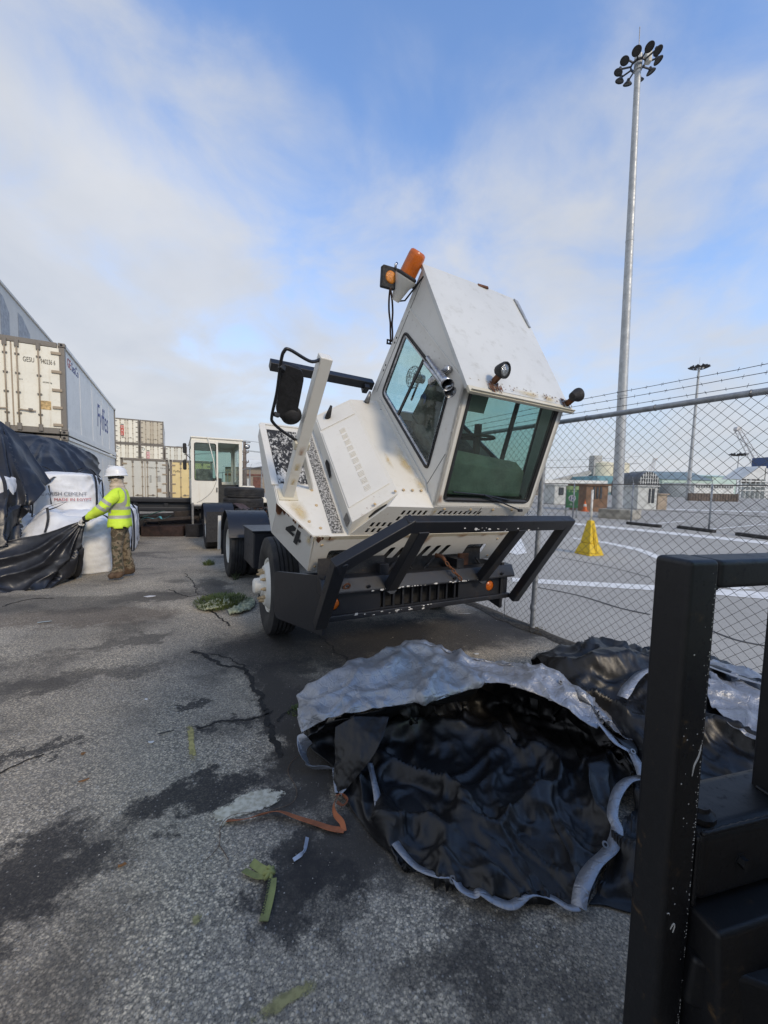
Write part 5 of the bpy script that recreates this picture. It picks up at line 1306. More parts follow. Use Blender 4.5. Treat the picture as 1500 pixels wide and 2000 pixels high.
BG = Vector((-5.35, 6.75, 0))
def bgp(s, b, z=0): return BG + SX * s + AX * b + Vector((0, 0, z))
bag('front white bulk bag half behind the tarp skirt the worker pulls', bgp(.0, .0), (1.05, 1.0, .86), YAW + .05, seed=1, top=.22)
bag('white bulk bag directly behind the front one, right edge by the worker', bgp(.12, 1.08), (1.0, 1.0, .90), YAW - .05, seed=2)
bag('white bulk bag deeper in the row, just visible beyond the worker', bgp(.18, 2.16), (1.0, 1.0, .92), YAW, seed=3)
bag('white bulk bag at the far end of the bottom row', bgp(.15, 3.25), (1.0, 1.0, .92), YAW, seed=4)
for k, b in enumerate((.1, 1.15, 2.2, 3.25)):
    bag(['inner bottom bag under the left tarp heap', 'inner bottom bag under the printed bag', 'inner bottom bag under the upper rear bag', 'inner bottom bag at the far end of the pile'][k], bgp(-1.08, b), (1.0, 1.0, .93), YAW, seed=5 + k, straps=False)
pb_ = bag('upright white bulk bag printed EL ARISH CEMENT between the black tarps', bgp(-.36, .98, .88), (.98, .95, .80), YAW + .10, seed=9, top=.05)
text('bag_print', 'EL ARISH CEMENT', plain('grey_bag_print', (.20, .20, .22), .8), pb_, (-.36, -.512, .42), (1, 0, 0), (0, 0, 1), .092, .002, 0, 'LEFT', .92)
text('bag_print', 'MADE IN EGYPT', REDINK, pb_, (-.14, -.514, .32), (1, 0, 0), (0, 0, 1), .075, .002)
bag('upper white bulk bag under the rear black tarp', bgp(-.45, 2.05, .90), (.95, .95, .72), YAW, seed=10)
bag('upper white bulk bag at the left, mostly wrapped in tarp', bgp(-1.15, -.35, .90), (.95, .9, .70), YAW - .1, seed=12)
bag('upper white bulk bag at the far end of the pile', bgp(-.55, 3.1, .92), (.95, .95, .72), YAW, seed=13, straps=False)
# loose white liner sheets spilling over the front bags
LINER = bagmat(); LINER.name = 'loose_white_liner'
def fan(P, i0, j0, k, amp, seed=0):
    """long tension folds that radiate from one point of the sheet"""
    nr = len(P); nc = len(P[0]); Q = [[p.copy() for p in r_] for r_ in P]
    for i in range(nr):
        for j_ in range(nc):
            du = (j_ / (nc - 1) - j0); dv = (i / (nr - 1) - i0) ; r_ = math.hypot(du, dv); th = math.atan2(dv, du)
            a = P[min(i + 1, nr - 1)][j_] - P[max(i - 1, 0)][j_]; b = P[i][min(j_ + 1, nc - 1)] - P[i][max(j_ - 1, 0)]; n = b.cross(a)
            if n.length < 1e-9: continue
            n = n if n.dot(Vector((0, -.6, .8))) > 0 else -n
            w = math.sin(th * k + 1.5 * noise.noise(Vector((r_ * 2.5, th * 2, seed)))); w = 1 - 2 * abs(w) ** .8
            Q[i][j_] += n.normalized() * (amp * w * min(1, r_ * 2.2) * (.6 + .8 * noise.noise(Vector((th * 3, r_ * 1.3, seed + 4)))))
    return Q
def sheet(name, rows, nu, nv, mat, label, cat, amp=.03, sc=3.0, seed=0, th=.004, parent=None, ridge=True, group=None, fans=(), crump=None):
    P = patch(rows, nu, nv)
    for f_ in fans: P = fan(P, *f_)
    P = wrinkle(P, amp, sc, seed, ridge=ridge)
    if crump: P = wrinkle(P, crump[0], crump[1], seed + 3, ridge='crumple')
    mb = MB().grid(P); o = mb.build(name, mat, parent, smooth=True)
    md = o.modifiers.new('thick', 'SOLIDIFY'); md.thickness = th; md.offset = 0
    return tag(o, label, cat, group) if label else o
def gp_(*a): return [AT(x, y, Y) for x, y, Y in a]
sheet('bag_liner', [gp_((28, 1062, 5.95), (60, 1050, 5.98), (100, 1040, 6.0), (150, 1028, 6.05), (170, 1015, 6.2)),
                    gp_((40, 1040, 6.2), (70, 1012, 6.2), (95, 1000, 6.25), (130, 1010, 6.35), (168, 1010, 6.5)),
                    gp_((60, 1030, 6.5), (80, 1004, 6.5), (95, 988, 6.5), (125, 1003, 6.7), (172, 1003, 7.0)),
                    gp_((75, 1035, 6.8), (90, 1010, 6.8), (110, 1005, 6.9), (140, 995, 7.2), (190, 985, 7.6))], 46, 36, LINER, 'crumpled white bag liner spread over the front bags, tied with black tape', 'sheet', .035, 3.2, 4)
sheet('bag_liner', [gp_((150, 1004, 7.2), (175, 1003, 7.3), (200, 1010, 7.35)), gp_((155, 990, 7.6), (178, 985, 7.7), (204, 995, 7.8)), gp_((160, 983, 8.2), (180, 976, 8.3), (200, 983, 8.4))], 26, 22, LINER, 'smaller white liner sheet on the bags beside the worker', 'sheet', .05, 3.0, 7)
webbing('black_tape', gp_((62, 1010, 6.05), (75, 1002, 6.1), (92, 992, 6.15), (110, 985, 6.2), (128, 981, 6.25), (112, 990, 6.2), (95, 996, 6.2)), .035, STRAPK, 'black tape loop lying on the white liner', 'tape', tw=1.0)
webbing('black_tape', gp_((92, 992, 6.15), (94, 1010, 6.12), (92, 1025, 6.05), (88, 1040, 5.98)), .035, STRAPK, 'black tape hanging down the white liner', 'tape', tw=.3)
webbing('black_tape', gp_((95, 948, 6.55), (97, 962, 6.55), (100, 985, 6.55)), .03, STRAPK, 'twisted black cord hanging in front of the printed bag', 'tape', tw=2.5)
YROPE = plain('yellow_cord', (.55, .50, .15), .8)
mb = MB()
for k in range(12):
    a = random.uniform(0, 6.28); p0 = AT(26, 1022, 6.0); mb.tube(spline([p0, p0 + Vector((math.cos(a) * .06, math.sin(a) * .03, .05)), p0 + Vector((math.cos(a) * .12, math.sin(a) * .05, -.02 + .05 * math.sin(a * 3)))], 8), .006, 5)
tag(mb.build('cord_knot', YROPE, None, smooth=True), 'yellow frayed cord knot at the edge of the left tarp', 'cord')

# ---------------------------------------------------------------- black tarps over the bags
def tarpm(name, base=(.012, .013, .017), dust=(.040, .041, .047), rough=.36):
    t = NT(name); d = t.ramp(t.noise(2.2, 6, .65), .50, .78); d2 = t.ramp(t.noise(14, 6, .75, t.mapping(loc=(5, 1, 2))), .62, .74)
    area = t.ramp(t.noise(1.1, 3, .5, t.mapping(loc=(7, 3, 2))), .52, .66)
    c = t.mix(t.math('MULTIPLY', d, .55), base, dust); c = t.mix(t.math('MULTIPLY', d2, t.math('MULTIPLY', area, .5)), c, (.20, .20, .21))
    bb = t.bump(t.noise(5, 3, .5, None, .6), .22, .03); b2_ = t.bump(t.noise(26, 4, .6), .15, .01, bb)
    return t.done(c, t.ramp(d, 0, 1, rough, rough + .22), 0, b2_, spec=.5)
TARPK = tarpm('black_tarpaulin')
sheet('black_tarp', [gp_((-60, 1062, 5.2), (0, 1058, 5.45), (50, 1050, 5.65), (100, 1038, 5.75), (140, 1024, 5.85), (167, 1014, 5.98)),
                     gp_((-60, 1090, 5.15), (0, 1085, 5.40), (50, 1078, 5.55), (100, 1066, 5.68), (140, 1055, 5.80), (164, 1045, 5.95)),
                     gp_((-60, 1120, 5.1), (0, 1118, 5.35), (50, 1112, 5.50), (100, 1100, 5.62), (138, 1090, 5.78), (160, 1082, 5.95)),
                     gp_((-60, 1148, 5.05), (0, 1148, 5.30), (50, 1140, 5.45), (98, 1128, 5.62), (132, 1120, 5.85), (156, 1118, 6.08)),
                     [G(-60, 1158, .012), G(0, 1157, .012), G(48, 1153, .012), G(88, 1150, .012), G(112, 1138, .012), G(140, 1128, .012)]], 90, 60, TARPK, 'black tarp skirt the worker is pulling, trailing on the ground', 'tarp', .022, 1.6, 1, fans=((.0, 1.0, 9, .055, 1),), crump=(.02, 3.0))
sheet('black_tarp', [gp_((-60, 790, 6.4), (-20, 812, 6.5), (10, 828, 6.6), (35, 850, 6.7), (60, 880, 6.7), (96, 942, 6.6)),
                     gp_((-60, 850, 5.9), (-20, 865, 6.0), (10, 878, 6.1), (35, 905, 6.2), (60, 930, 6.25), (86, 958, 6.3)),
                     gp_((-60, 940, 5.5), (-20, 945, 5.6), (10, 955, 5.75), (35, 965, 5.85), (55, 972, 5.95), (68, 982, 6.0)),
                     gp_((-60, 1010, 5.3), (-20, 1010, 5.4), (5, 1010, 5.55), (20, 1012, 5.7), (30, 1013, 5.8), (40, 1012, 5.9)),
                     gp_((-60, 1072, 5.15), (-25, 1070, 5.25), (0, 1068, 5.4), (12, 1066, 5.5), (24, 1064, 5.6), (33, 1062, 5.7))], 70, 70, TARPK, 'high black tarp heap at the left edge covering the stacked bags', 'tarp', .04, 1.0, 2, fans=((.0, .3, 7, .07, 2),), crump=(.03, 1.8))
sheet('black_tarp', [gp_((0, 842, 7.6), (30, 846, 7.8), (70, 850, 8.0), (110, 858, 8.3), (150, 872, 8.6), (178, 888, 8.9), (192, 905, 9.2)),
                     gp_((10, 880, 7.1), (45, 884, 7.2), (80, 890, 7.4), (115, 896, 7.7), (150, 905, 8.0), (176, 915, 8.3), (196, 930, 8.6)),
                     gp_((20, 915, 6.85), (55, 918, 6.95), (90, 925, 7.05), (118, 930, 7.3), (145, 928, 7.7), (172, 926, 8.0), (197, 945, 8.3)),
                     gp_((30, 952, 6.75), (65, 945, 6.8), (95, 940, 6.85), (118, 934, 7.1), (142, 940, 7.55), (172, 931, 7.9), (201, 972, 8.2))], 80, 50, TARPK, 'black tarp draped over the upper rear bags below the containers', 'tarp', .03, 1.2, 3, fans=((.0, .45, 8, .06, 3),), crump=(.03, 2.0))
webbing('white_tie', gp_((168, 941, 7.9), (174, 946, 7.8), (178, 940, 7.8), (184, 944, 7.8)), .03, LINER, 'white tie string under the rear tarp edge', 'string', tw=1.5)

# ---------------------------------------------------------------- worker
def worker():
    foot = G(237, 1130); face = math.atan2(-.40, -1.0)
    W_ = thing('person', 'worker in white hard hat, lime hi-vis shirt and camouflage trousers pulling the tarp', 'person', foot, (0, 0, face))
    J = {'pel': ((0, 0, .93), .155), 'waist': ((0, 0, 1.10), .150), 'chest': ((-.01, 0, 1.30), .170), 'neckb': ((-.005, 0, 1.455), .095), 'neck': ((.01, 0, 1.52), .072), 'head': ((.035, 0, 1.605), .092), 'crown': ((.03, 0, 1.68), .088),
         'shL': ((0, .165, 1.395), .088), 'elL': ((.17, .27, 1.17), .066), 'wrL': ((.40, .17, 1.00), .046),
         'shR': ((.01, -.165, 1.395), .088), 'elR': ((.20, -.24, 1.16), .066), 'wrR': ((.44, -.06, 1.00), .046),
         'hipL': ((.0, .095, .86), .120), 'knL': ((.03, .115, .50), .092), 'anL': ((.0, .12, .13), .076), 'toL': ((.15, .135, .055), .052), 'heL': ((-.05, .12, .055), .05),
         'hipR': ((.0, -.095, .86), .120), 'knR': ((-.03, -.11, .50), .092), 'anR': ((-.11, -.115, .13), .076), 'toR': ((.04, -.13, .055), .052), 'heR': ((-.16, -.115, .055), .05)}
    ed = [('pel', 'waist'), ('waist', 'chest'), ('chest', 'neckb'), ('neckb', 'neck'), ('neck', 'head'), ('head', 'crown'), ('chest', 'shL'), ('shL', 'elL'), ('elL', 'wrL'), ('chest', 'shR'), ('shR', 'elR'), ('elR', 'wrR'),
          ('pel', 'hipL'), ('hipL', 'knL'), ('knL', 'anL'), ('anL', 'toL'), ('anL', 'heL'), ('pel', 'hipR'), ('hipR', 'knR'), ('knR', 'anR'), ('anR', 'toR'), ('anR', 'heR')]
    def skin(nodes, edges, root, lv=2):
        keys = list(nodes); me = bpy.data.meshes.new('sk'); me.from_pydata([nodes[k][0] for k in keys], [(keys.index(a), keys.index(b)) for a, b in edges], [])
        o = bpy.data.objects.new('sk', me); COL.objects.link(o); o.modifiers.new('s', 'SKIN')
        for i, k in enumerate(keys):
            v = me.skin_vertices[0].data[i]; r_ = nodes[k][1]; v.radius = (r_, r_) if not isinstance(r_, tuple) else r_; v.use_root = (k == root)
        o.modifiers[0].use_smooth_shade = True; sb = o.modifiers.new('b', 'SUBSURF'); sb.levels = lv; sb.render_levels = lv
        dg = bpy.context.evaluated_depsgraph_get(); dg.update(); m2 = bpy.data.meshes.new_from_object(o.evaluated_get(dg)); bpy.data.objects.remove(o); return m2
    J = {k_: (v_[0], v_[1] * .90) for k_, v_ in J.items()}; J['head'] = (J['head'][0], .092); J['crown'] = (J['crown'][0], .088)
    J['pel'] = ((0, 0, .93), (.150, .125)); J['waist'] = ((0, 0, 1.10), (.145, .112)); J['chest'] = ((-.01, 0, 1.30), (.165, .128))
    m_ = skin(J, ed, 'pel', 3)
    def camo():
        t = NT('camouflage_cloth'); n_ = t.noise(9, 3, .6, None, .6); n2_ = t.noise(15, 3, .6, t.mapping(loc=(4, 4, 4)), .5)
        c = t.mix(t.ramp(n_, .47, .52), (.085, .062, .038), (.19, .15, .10)); c = t.mix(t.ramp(n2_, .55, .60), c, (.055, .055, .032)); c = t.mix(t.ramp(t.noise(22, 3, .6, t.mapping(loc=(1, 9, 4))), .62, .66), c, (.03, .024, .018))
        return t.done(c, .9, 0, t.bump(t.noise(12, 4, .5), .4, .02))
    CAMO = camo(); BOOT = plain('brown_boot_leather', (.10, .062, .038), .7, 0, .4, 18, .3, 40); GAITER = plain('beige_face_cover', (.52, .42, .32), .85, 0, .2, 9, .3, 30); SOLE = plain('boot_sole', (.03, .025, .02), .9)
    me = m_; me.name = 'body'; me.materials.clear()
    for mm in (CAMO, BOOT, GAITER, SOLE): me.materials.append(mm)
    for p in me.polygons:
        z = p.center.z; p.use_smooth = True
        p.material_index = 2 if z > 1.44 else (0 if z > .15 else (1 if z > .03 else 3))
    # cloth folds on the trousers
    for v in me.vertices:
        if .12 < v.co.z < .9:
            k = noise.noise(Vector((v.co.x * 5, v.co.y * 5, v.co.z * 14))) * .012; d = Vector((v.co.x, v.co.y * .2, 0)); v.co += d.normalized() * k if d.length > 1e-4 else Vector()
        if v.co.z < .012: v.co.z = .0
    body = bpy.data.objects.new('body', me); COL.objects.link(body); body.parent = W_
    # shirt: a looser shell over torso and arms
    def hiv():
        t = NT('lime_hi_vis_cloth'); sp = t.n('ShaderNodeSeparateXYZ'); t.l(t.co, sp.inputs[0]); x, y, z = sp.outputs
        def band(v, a, b): return t.math('MULTIPLY', t.math('GREATER_THAN', v, a), t.math('LESS_THAN', v, b))
        torso = t.math('LESS_THAN', t.math('ADD', x, t.math('MULTIPLY', t.math('ABSOLUTE', y), .2)), .165)
        m1 = t.math('MULTIPLY', t.math('ADD', band(z, 1.135, 1.185), band(z, .995, 1.045)), torso)
        along = t.math('SUBTRACT', t.math('MULTIPLY', x, .62), t.math('MULTIPLY', z, .78))
        arm = t.math('GREATER_THAN', t.math('ADD', x, t.math('MULTIPLY', t.math('ABSOLUTE', y), .30)), .125)
        arm = t.math('MULTIPLY', arm, t.math('GREATER_THAN', t.math('ABSOLUTE', y), .08))
        m2 = t.math('MULTIPLY', t.math('ADD', band(along, -.945, -.895), band(along, -.835, -.785)), arm)
        strap = t.math('MULTIPLY', band(t.math('ADD', t.math('ABSOLUTE', y), t.math('MULTIPLY', t.math('SUBTRACT', z, 1.30), .25)), .105, .155), t.math('MULTIPLY', torso, t.math('GREATER_THAN', z, 1.18)))
        mm = t.math('MAXIMUM', m1, t.math('MAXIMUM', m2, strap))
        c = t.mix(t.ramp(t.noise(6, 5, .6), .3, .7), (.52, .74, .05), (.64, .84, .08))
        c = t.mix(mm, c, (.36, .36, .33))
        return t.done(c, t.ramp(mm, 0, 1, .85, .45), 0, t.bump(t.noise(9, 4, .55, None, .5), .5, .03))
    bm = bmesh.new(); bm.from_mesh(me); bm.normal_update()
    kill = [f for f in bm.faces if not (f.calc_center_median().z > .855 and f.calc_center_median().z < 1.475) and not (f.calc_center_median().x > .2)]
    kill += [f for f in bm.faces if f not in kill and (f.calc_center_median().x > .385)]
    bmesh.ops.delete(bm, geom=list(set(kill)), context='FACES')
    nrm = {v: v.normal.copy() for v in bm.verts}
    for v in bm.verts:
        fl = max(0, (1.0 - v.co.z) / .15) if v.co.z < 1.0 and v.co.x < .2 else 0
        fold = .016 * (.25 - abs(noise.noise(Vector((v.co.x * 8, v.co.y * 8, v.co.z * 9))))) + .010 * noise.noise(Vector((v.co.x * 5, v.co.y * 5, v.co.z * 4)))
        n_ = nrm[v]; n2_ = Vector((n_.x, n_.y, n_.z * (.3 if v.co.z < 1.0 else 1))); v.co += n2_ * (.016 + .022 * fl + fold)
    ms = bpy.data.meshes.new('shirt'); bm.to_mesh(ms); bm.free(); ms.materials.clear(); ms.materials.append(hiv())
    for p in ms.polygons: p.use_smooth = True; p.material_index = 0
    sh = bpy.data.objects.new('hi_vis_shirt', ms); COL.objects.link(sh); sh.parent = W_; md = sh.modifiers.new('t', 'SOLIDIFY'); md.thickness = .004; md.offset = 1
    # gloves with fingers closed on the tarp edge
    GLOVE = plain('white_work_glove', (.60, .58, .55), .85, 0, .3, 20, .3, 50)
    for nm, wr, dr in (('L', Vector(J['wrL'][0]), Vector((.80, -.25, -.50))), ('R', Vector(J['wrR'][0]), Vector((.80, .10, -.55)))):
        dr.normalize(); sd_ = dr.cross(Vector((0, 0, 1))).normalized(); nn = sd_.cross(dr)      # nn: back of hand
        if nn.z < 0: nn = -nn
        nod = {'w': (tuple(wr), .040), 'p': (tuple(wr + dr * .055), .040)}; e_ = [('w', 'p')]
        for k in range(4):
            o_ = (k - 1.5) * .021; L = (.034, .040, .038, .030)[k]; k0 = wr + dr * .095 + sd_ * o_
            nod['a%d' % k] = (tuple(k0), .0125); nod['b%d' % k] = (tuple(k0 + dr * L * .7 - nn * L * .6), .0110); nod['c%d' % k] = (tuple(k0 + dr * L * .3 - nn * L * 1.5), .0100); nod['d%d' % k] = (tuple(k0 - dr * L * .4 - nn * L * 1.7), .009)
            e_ += [('p', 'a%d' % k), ('a%d' % k, 'b%d' % k), ('b%d' % k, 'c%d' % k), ('c%d' % k, 'd%d' % k)]
        t0 = wr + dr * .045 - sd_ * .035 * (1 if nm == 'L' else -1)
        nod['t0'] = (tuple(t0), .016); nod['t1'] = (tuple(t0 + dr * .03 - nn * .025), .0125); nod['t2'] = (tuple(t0 + dr * .05 - nn * .05 + sd_ * .02 * (1 if nm == 'L' else -1)), .0105)
        e_ += [('p', 't0'), ('t0', 't1'), ('t1', 't2')]
        mg = skin(nod, e_, 'w', 2); mg.materials.clear(); mg.materials.append(GLOVE)
        for p in mg.polygons: p.use_smooth = True
        go = bpy.data.objects.new('glove', mg); COL.objects.link(go); go.parent = W_
        MB().lathe([(.047, -.02), (.052, 0), (.050, .03), (.044, .03)], 14, wr - dr * .01, dr).build('glove_cuff', PRINT, W_, smooth=True)
    # hard hat, dark glasses, gaiter nose and ear
    HATM = painted('hard_hat_white', (.74, .74, .73), grime=(.3, .3, .3), gamt=.4, ramt=0, streak=False, rough=.35, scale=4)
    hc = Vector((.03, 0, 1.675)); tilt = Vector((.06, 0, 1)).normalized()
    prof_ = [(.142, .0), (.140, .012), (.133, .016), (.131, .05), (.122, .09), (.098, .125), (.06, .142), (0, .148)]
    mb = MB().lathe(prof_, 32, hc, tilt); mb.add([], [])
    mb.v = [Vector((hc.x + (v.x - hc.x) * 1.10, v.y * .93, v.z)) for v in mb.v]
    hat = mb.build('hard_hat', HATM, W_, smooth=True)
    brim = MB(); L = []; Rr = []
    for k in range(33):
        a = 2 * math.pi * k / 32; r1 = Vector((math.cos(a) * .145, math.sin(a) * .128, 0)); ex = .012 + .045 * max(0, math.cos(a)) ** 2; r2_ = r1 + Vector((math.cos(a), math.sin(a), 0)) * ex
        L.append(hc + r1 + Vector((0, 0, .008 - .06 * r1.x))); Rr.append(hc + r2_ + Vector((0, 0, -.004 - .08 * r2_.x)))
    brim.grid([L, Rr]); bo = brim.build('hat_brim', HATM, W_, smooth=True); md = bo.modifiers.new('t', 'SOLIDIFY'); md.thickness = .006
    MB().box(hc + Vector((.0, 0, .148)), (.22, .022, .012)).build('hat_ridge', HATM, W_, bev=.005)
    MB().lathe([(.100, -.018), (.104, 0), (.100, .018)], 22, (.03, 0, 1.648), (0, 0, 1), R(-75), R(255), True).build('glasses_strap', PRINT, W_, smooth=True)
    MB().lathe([(.106, -.022), (.112, 0), (.106, .022)], 12, (.035, 0, 1.635), (0, 0, 1), R(-60), R(60), True).build('glasses', plain('dark_lens', (.02, .02, .022), .15), W_, smooth=True)
    MB().lathe([(0, .03), (.012, .022), (.016, .008), (.018, 0)], 10, (.118, 0, 1.595), (1, 0, -.2)).build('nose', GAITER, W_, smooth=True)
    for s in (-1, 1): MB().lathe([(0, .012), (.018, .010), (.026, 0)], 12, (.02, s * .088, 1.615), (0, s, 0)).build('ear', GAITER, W_, smooth=True)
    rows = []
    for i in range(10):
        f = i / 9; z = 1.45 + .12 * f; r_ = .108 - .022 * f + .006 * math.sin(f * 14); rows.append([Vector((.012 + .02 * f + math.cos(2 * math.pi * k / 24) * r_ * 1.05, math.sin(2 * math.pi * k / 24) * r_, z + .01 * noise.noise(Vector((k * .6, i, 3))))) for k in range(25)])
    MB().grid(rows).build('neck_gaiter', GAITER, W_, smooth=True)
worker()
# ---------------------------------------------------------------- parking lot beyond the fence
# high mast lights
MASTM = plain('mast_galvanised', (.40, .42, .43), .5, .3, .15, 3)
def mast(label, base, H, r0_, r1_, n, ring, lr, yawoff, tilt=0.0):
    c = thing('high_mast_light', label, 'light mast', base, (0, tilt, 0))
    segs = 14; P = [(0, 0, H * k / segs) for k in range(segs + 1)]
    MB().tube(P, [r0_ + (r1_ - r0_) * k / segs for k in range(segs + 1)], 20).build('pole', MASTM, c, smooth=True, auto=50)
    for f in (.28, .62): MB().lathe([(1.0, 0), (1.06, .02), (1.06, .12), (1.0, .14)], 20, (0, 0, H * f)).build('pole_joint', MASTM, c, smooth=True).scale = (r0_ + (r1_ - r0_) * f,) * 2 + (1,)
    MB().lathe([(r0_ * 1.7, 0), (r0_ * 1.7, .06), (r0_ * 1.0, .07), (r0_ * 1.0, .0)], 20, (0, 0, .55)).build('base_flange', MASTM, c)
    MB().lathe([(ring * .33, -.05), (ring * .40, -.05), (ring * .40, .05), (ring * .33, .05), (ring * .33, -.05)], 24, (0, 0, H - .3)).build('head_ring', BLK, c)
    MB().tube([(0, 0, H - .6), (0, 0, H + .15)], r1_ * 1.35, 12).build('head_cap', MASTM, c)
    MB().tube([(0, 0, H), (0, 0, H + 1.6)], .02, 5).build('lightning_rod', STEEL, c)
    MB().box((ring * .40, -.25, H - .1), (.30, .25, .75)).build('control_box', plain('pale_box', (.65, .65, .60), .6), c, bev=.05)
    for k in range(n):
        a = 2 * math.pi * k / n + yawoff; d = Vector((math.cos(a), math.sin(a), 0)); hp = d * ring + Vector((0, 0, H - .35))
        arm = MB().bar(d * ring * .36 + Vector((0, 0, H - .3)), hp + Vector((0, 0, .1)), .06, .06).build('lamp_arm', BLK, c)
        ax = (d * .45 + Vector((0, 0, -1))).normalized()
        MB().lathe([(0, -lr * .95), (lr * .30, -lr * .92), (lr * .42, -lr * .45), (lr * .75, -lr * .18), (lr, .02), (lr * 1.02, .05), (lr * .97, .06), (lr * .95, .03), (0, .03)], 20, hp, ax).build('floodlight', plain('floodlight_shell', (.05, .052, .055), .5, .3) if k == 0 and False else FLM, c, smooth=True, auto=45)
    return c
FLM = plain('floodlight_shell', (.040, .040, .042), .5, .2)
mb0 = AT(1205, 1000, 22.45); mb0.z = 0
mast('tall grey high mast floodlight rising behind the near fence', mb0, 24.9, .29, .145, 10, .92, .225, .3, R(-1.0))
m2 = AT(1344, 960, 75); m2.z = 0
mast('distant high mast floodlight near the right edge', m2, 25.6, .36, .18, 10, 1.35, .42, .1, R(.6))
m3 = AT(1437, 958, 230); m3.z = 0
mast('far off high mast floodlight beside the crane jib', m3, 24.5, .4, .2, 8, 3.6, 1.3, .2)
CONC = plain('stained_concrete', (.36, .34, .29), .9, 0, .35, 3, .4, 20)
pl = MB().box(mb0 + Vector((.1, -.1, .27)), (1.75, 1.75, .54), Euler((0, 0, YAW + .25))).build('concrete_plinth', CONC, None, bev=.03)
tag(pl, 'square stained concrete plinth under the tall light mast', 'plinth')

# yellow pyramid barrier with white post
yb = G(1150, 1083); ybt = thing('sign_base', 'yellow concrete pyramid barrier with a white post on the lot', 'barrier', yb, (0, 0, R(20)))
YCON = painted('yellow_barrier_paint', (.68, .46, .035), grime=(.30, .22, .08), gamt=.8, ramt=.2, rough=.7)
def frus(w0, w1, z0, z1): return [Vector((a * w, b * w, z)) for z, w in ((z0, w0), (z1, w1)) for a, b in ((-1, -1), (1, -1), (1, 1), (-1, 1))]
MB().hexa(frus(.235, .225, 0, .06)).build('foot', YCON, ybt, bev=.015)
MB().hexa(frus(.225, .15, .061, .30)).build('lower_block', YCON, ybt, bev=.02)
MB().hexa(frus(.15, .06, .301, .86)).build('upper_block', YCON, ybt, bev=.02)
for s in (-1, 1): MB().hexa([Vector((s * .02 + x, -.240 + y * .8, z)) for x, y, z in ((-.01, 0, .03), (.01, 0, .03), (.01, .05, .03), (-.01, .05, .03), (-.01, .20, .8), (.01, .20, .8), (.01, .25, .8), (-.01, .25, .8))]).build('edge_rib', YCON, ybt)
MB().tube([(0, 0, .8), (0, 0, 1.62)], .026, 12).build('white_post', WHITE, ybt, smooth=True)

# green parking sign on two legs
sg = G(1104, 1011); sgt = thing('parking_sign', 'green parking sign panel on two grey legs beyond the fence', 'sign', sg, (0, 0, R(-24)))
GRN = plain('green_sign_face', (.03, .17, .075), .6, 0, .2, 2); GRN2 = plain('pale_green_sign_top', (.30, .42, .20), .6, 0, .4, 4)
for x in (0, .56): MB().box((x, .05, .85), (.09, .05, 1.7)).build('leg', GALV, sgt, bev=.01)
MB().box((.30, 0, 1.20), (.62, .04, 1.24)).build('panel', GRN, sgt, bev=.006)
MB().box((.30, -.022, 1.70), (.60, .006, .20)).build('panel_top', GRN2, sgt)
for x, z in ((.14, 1.52), (.30, 1.50), (.46, 1.52)): MB().lathe([(0, 0), (.055, 0), (.055, .005), (0, .005)], 4, (x, -.024, z), (0, 1, 0)).build('diamond_mark', GRN2, sgt)
WP = plain('white_sign_print', (.8, .8, .8), .6)
MB().lathe([(.15, 0), (.18, 0), (.18, .005), (.15, .005)], 26, (.30, -.023, 1.12), (0, 1, 0)).build('ring_mark', WP, sgt)
MB().lathe([(0, 0), (.15, 0), (.15, .003), (0, .003)], 26, (.30, -.0225, 1.12), (0, 1, 0)).build('blue_disc', BLUEINK, sgt)
text('sign_letter', 'P', WP, sgt, (.215, -.026, 1.00), (1, 0, 0), (0, 0, 1), .32, .002); text('sign_letter', 'G F', WP, sgt, (.19, -.024, .72), (1, 0, 0), (0, 0, 1), .15, .002)

# traffic cones
ORG = plain('cone_orange', (.70, .14, .03), .6, 0, .3, 8)
def cone(x, y, label, s=1.0):
    p = G(x, y); c = thing('traffic_cone', label, 'traffic cone', p, (0, 0, .4), 'orange cones by the booths')
    MB().box((0, 0, .025), (.42 * s, .42 * s, .05)).build('base', ORG, c, bev=.02)
    MB().lathe([(.17 * s, .05), (.035 * s, .95 * s), (0, .96 * s)], 20).build('cone', ORG, c, smooth=True, auto=50); MB().lathe([(.122 * s, .40 * s), (.095 * s, .58 * s)], 20).build('white_band', WHITE, c, smooth=True)
cone(1142, 999, 'orange traffic cone just right of the green sign', .95); cone(1162, 997, 'orange traffic cone against the brown booth wall', .95); cone(1292, 990, 'orange traffic cone beside the white booth', 1.1)

# far chain link fence
FO = 15.9
FF = thing('chain_link_fence', 'distant chain link fence across the parking lot', 'fence', FP(8, FO), (0, 0, YAW))
chain_link(FF, -16, 22, .06, 1.90, .13, .004, WIRE, seg=1.0)
MB().tube([(0, -16, 1.92), (0, 3, 1.93), (0, 22, 1.92)], .025, 8).build('top_rail', WIRE, FF); MB().tube([(0, -16, .75), (0, 22, .75)], .010, 5).build('middle_wire', WIRE, FF)
for k in range(13):
    t_ = -16 + 3.1 * k; MB().tube([(0, t_, 0), (0, t_, 1.98)], .035, 8).build('fence_post', GALV, FF, smooth=True)
    MB().tube([(0, t_, 1.98), (.0 - .12, t_, 2.28)], .012, 5).build('barb_arm', GALV, FF)
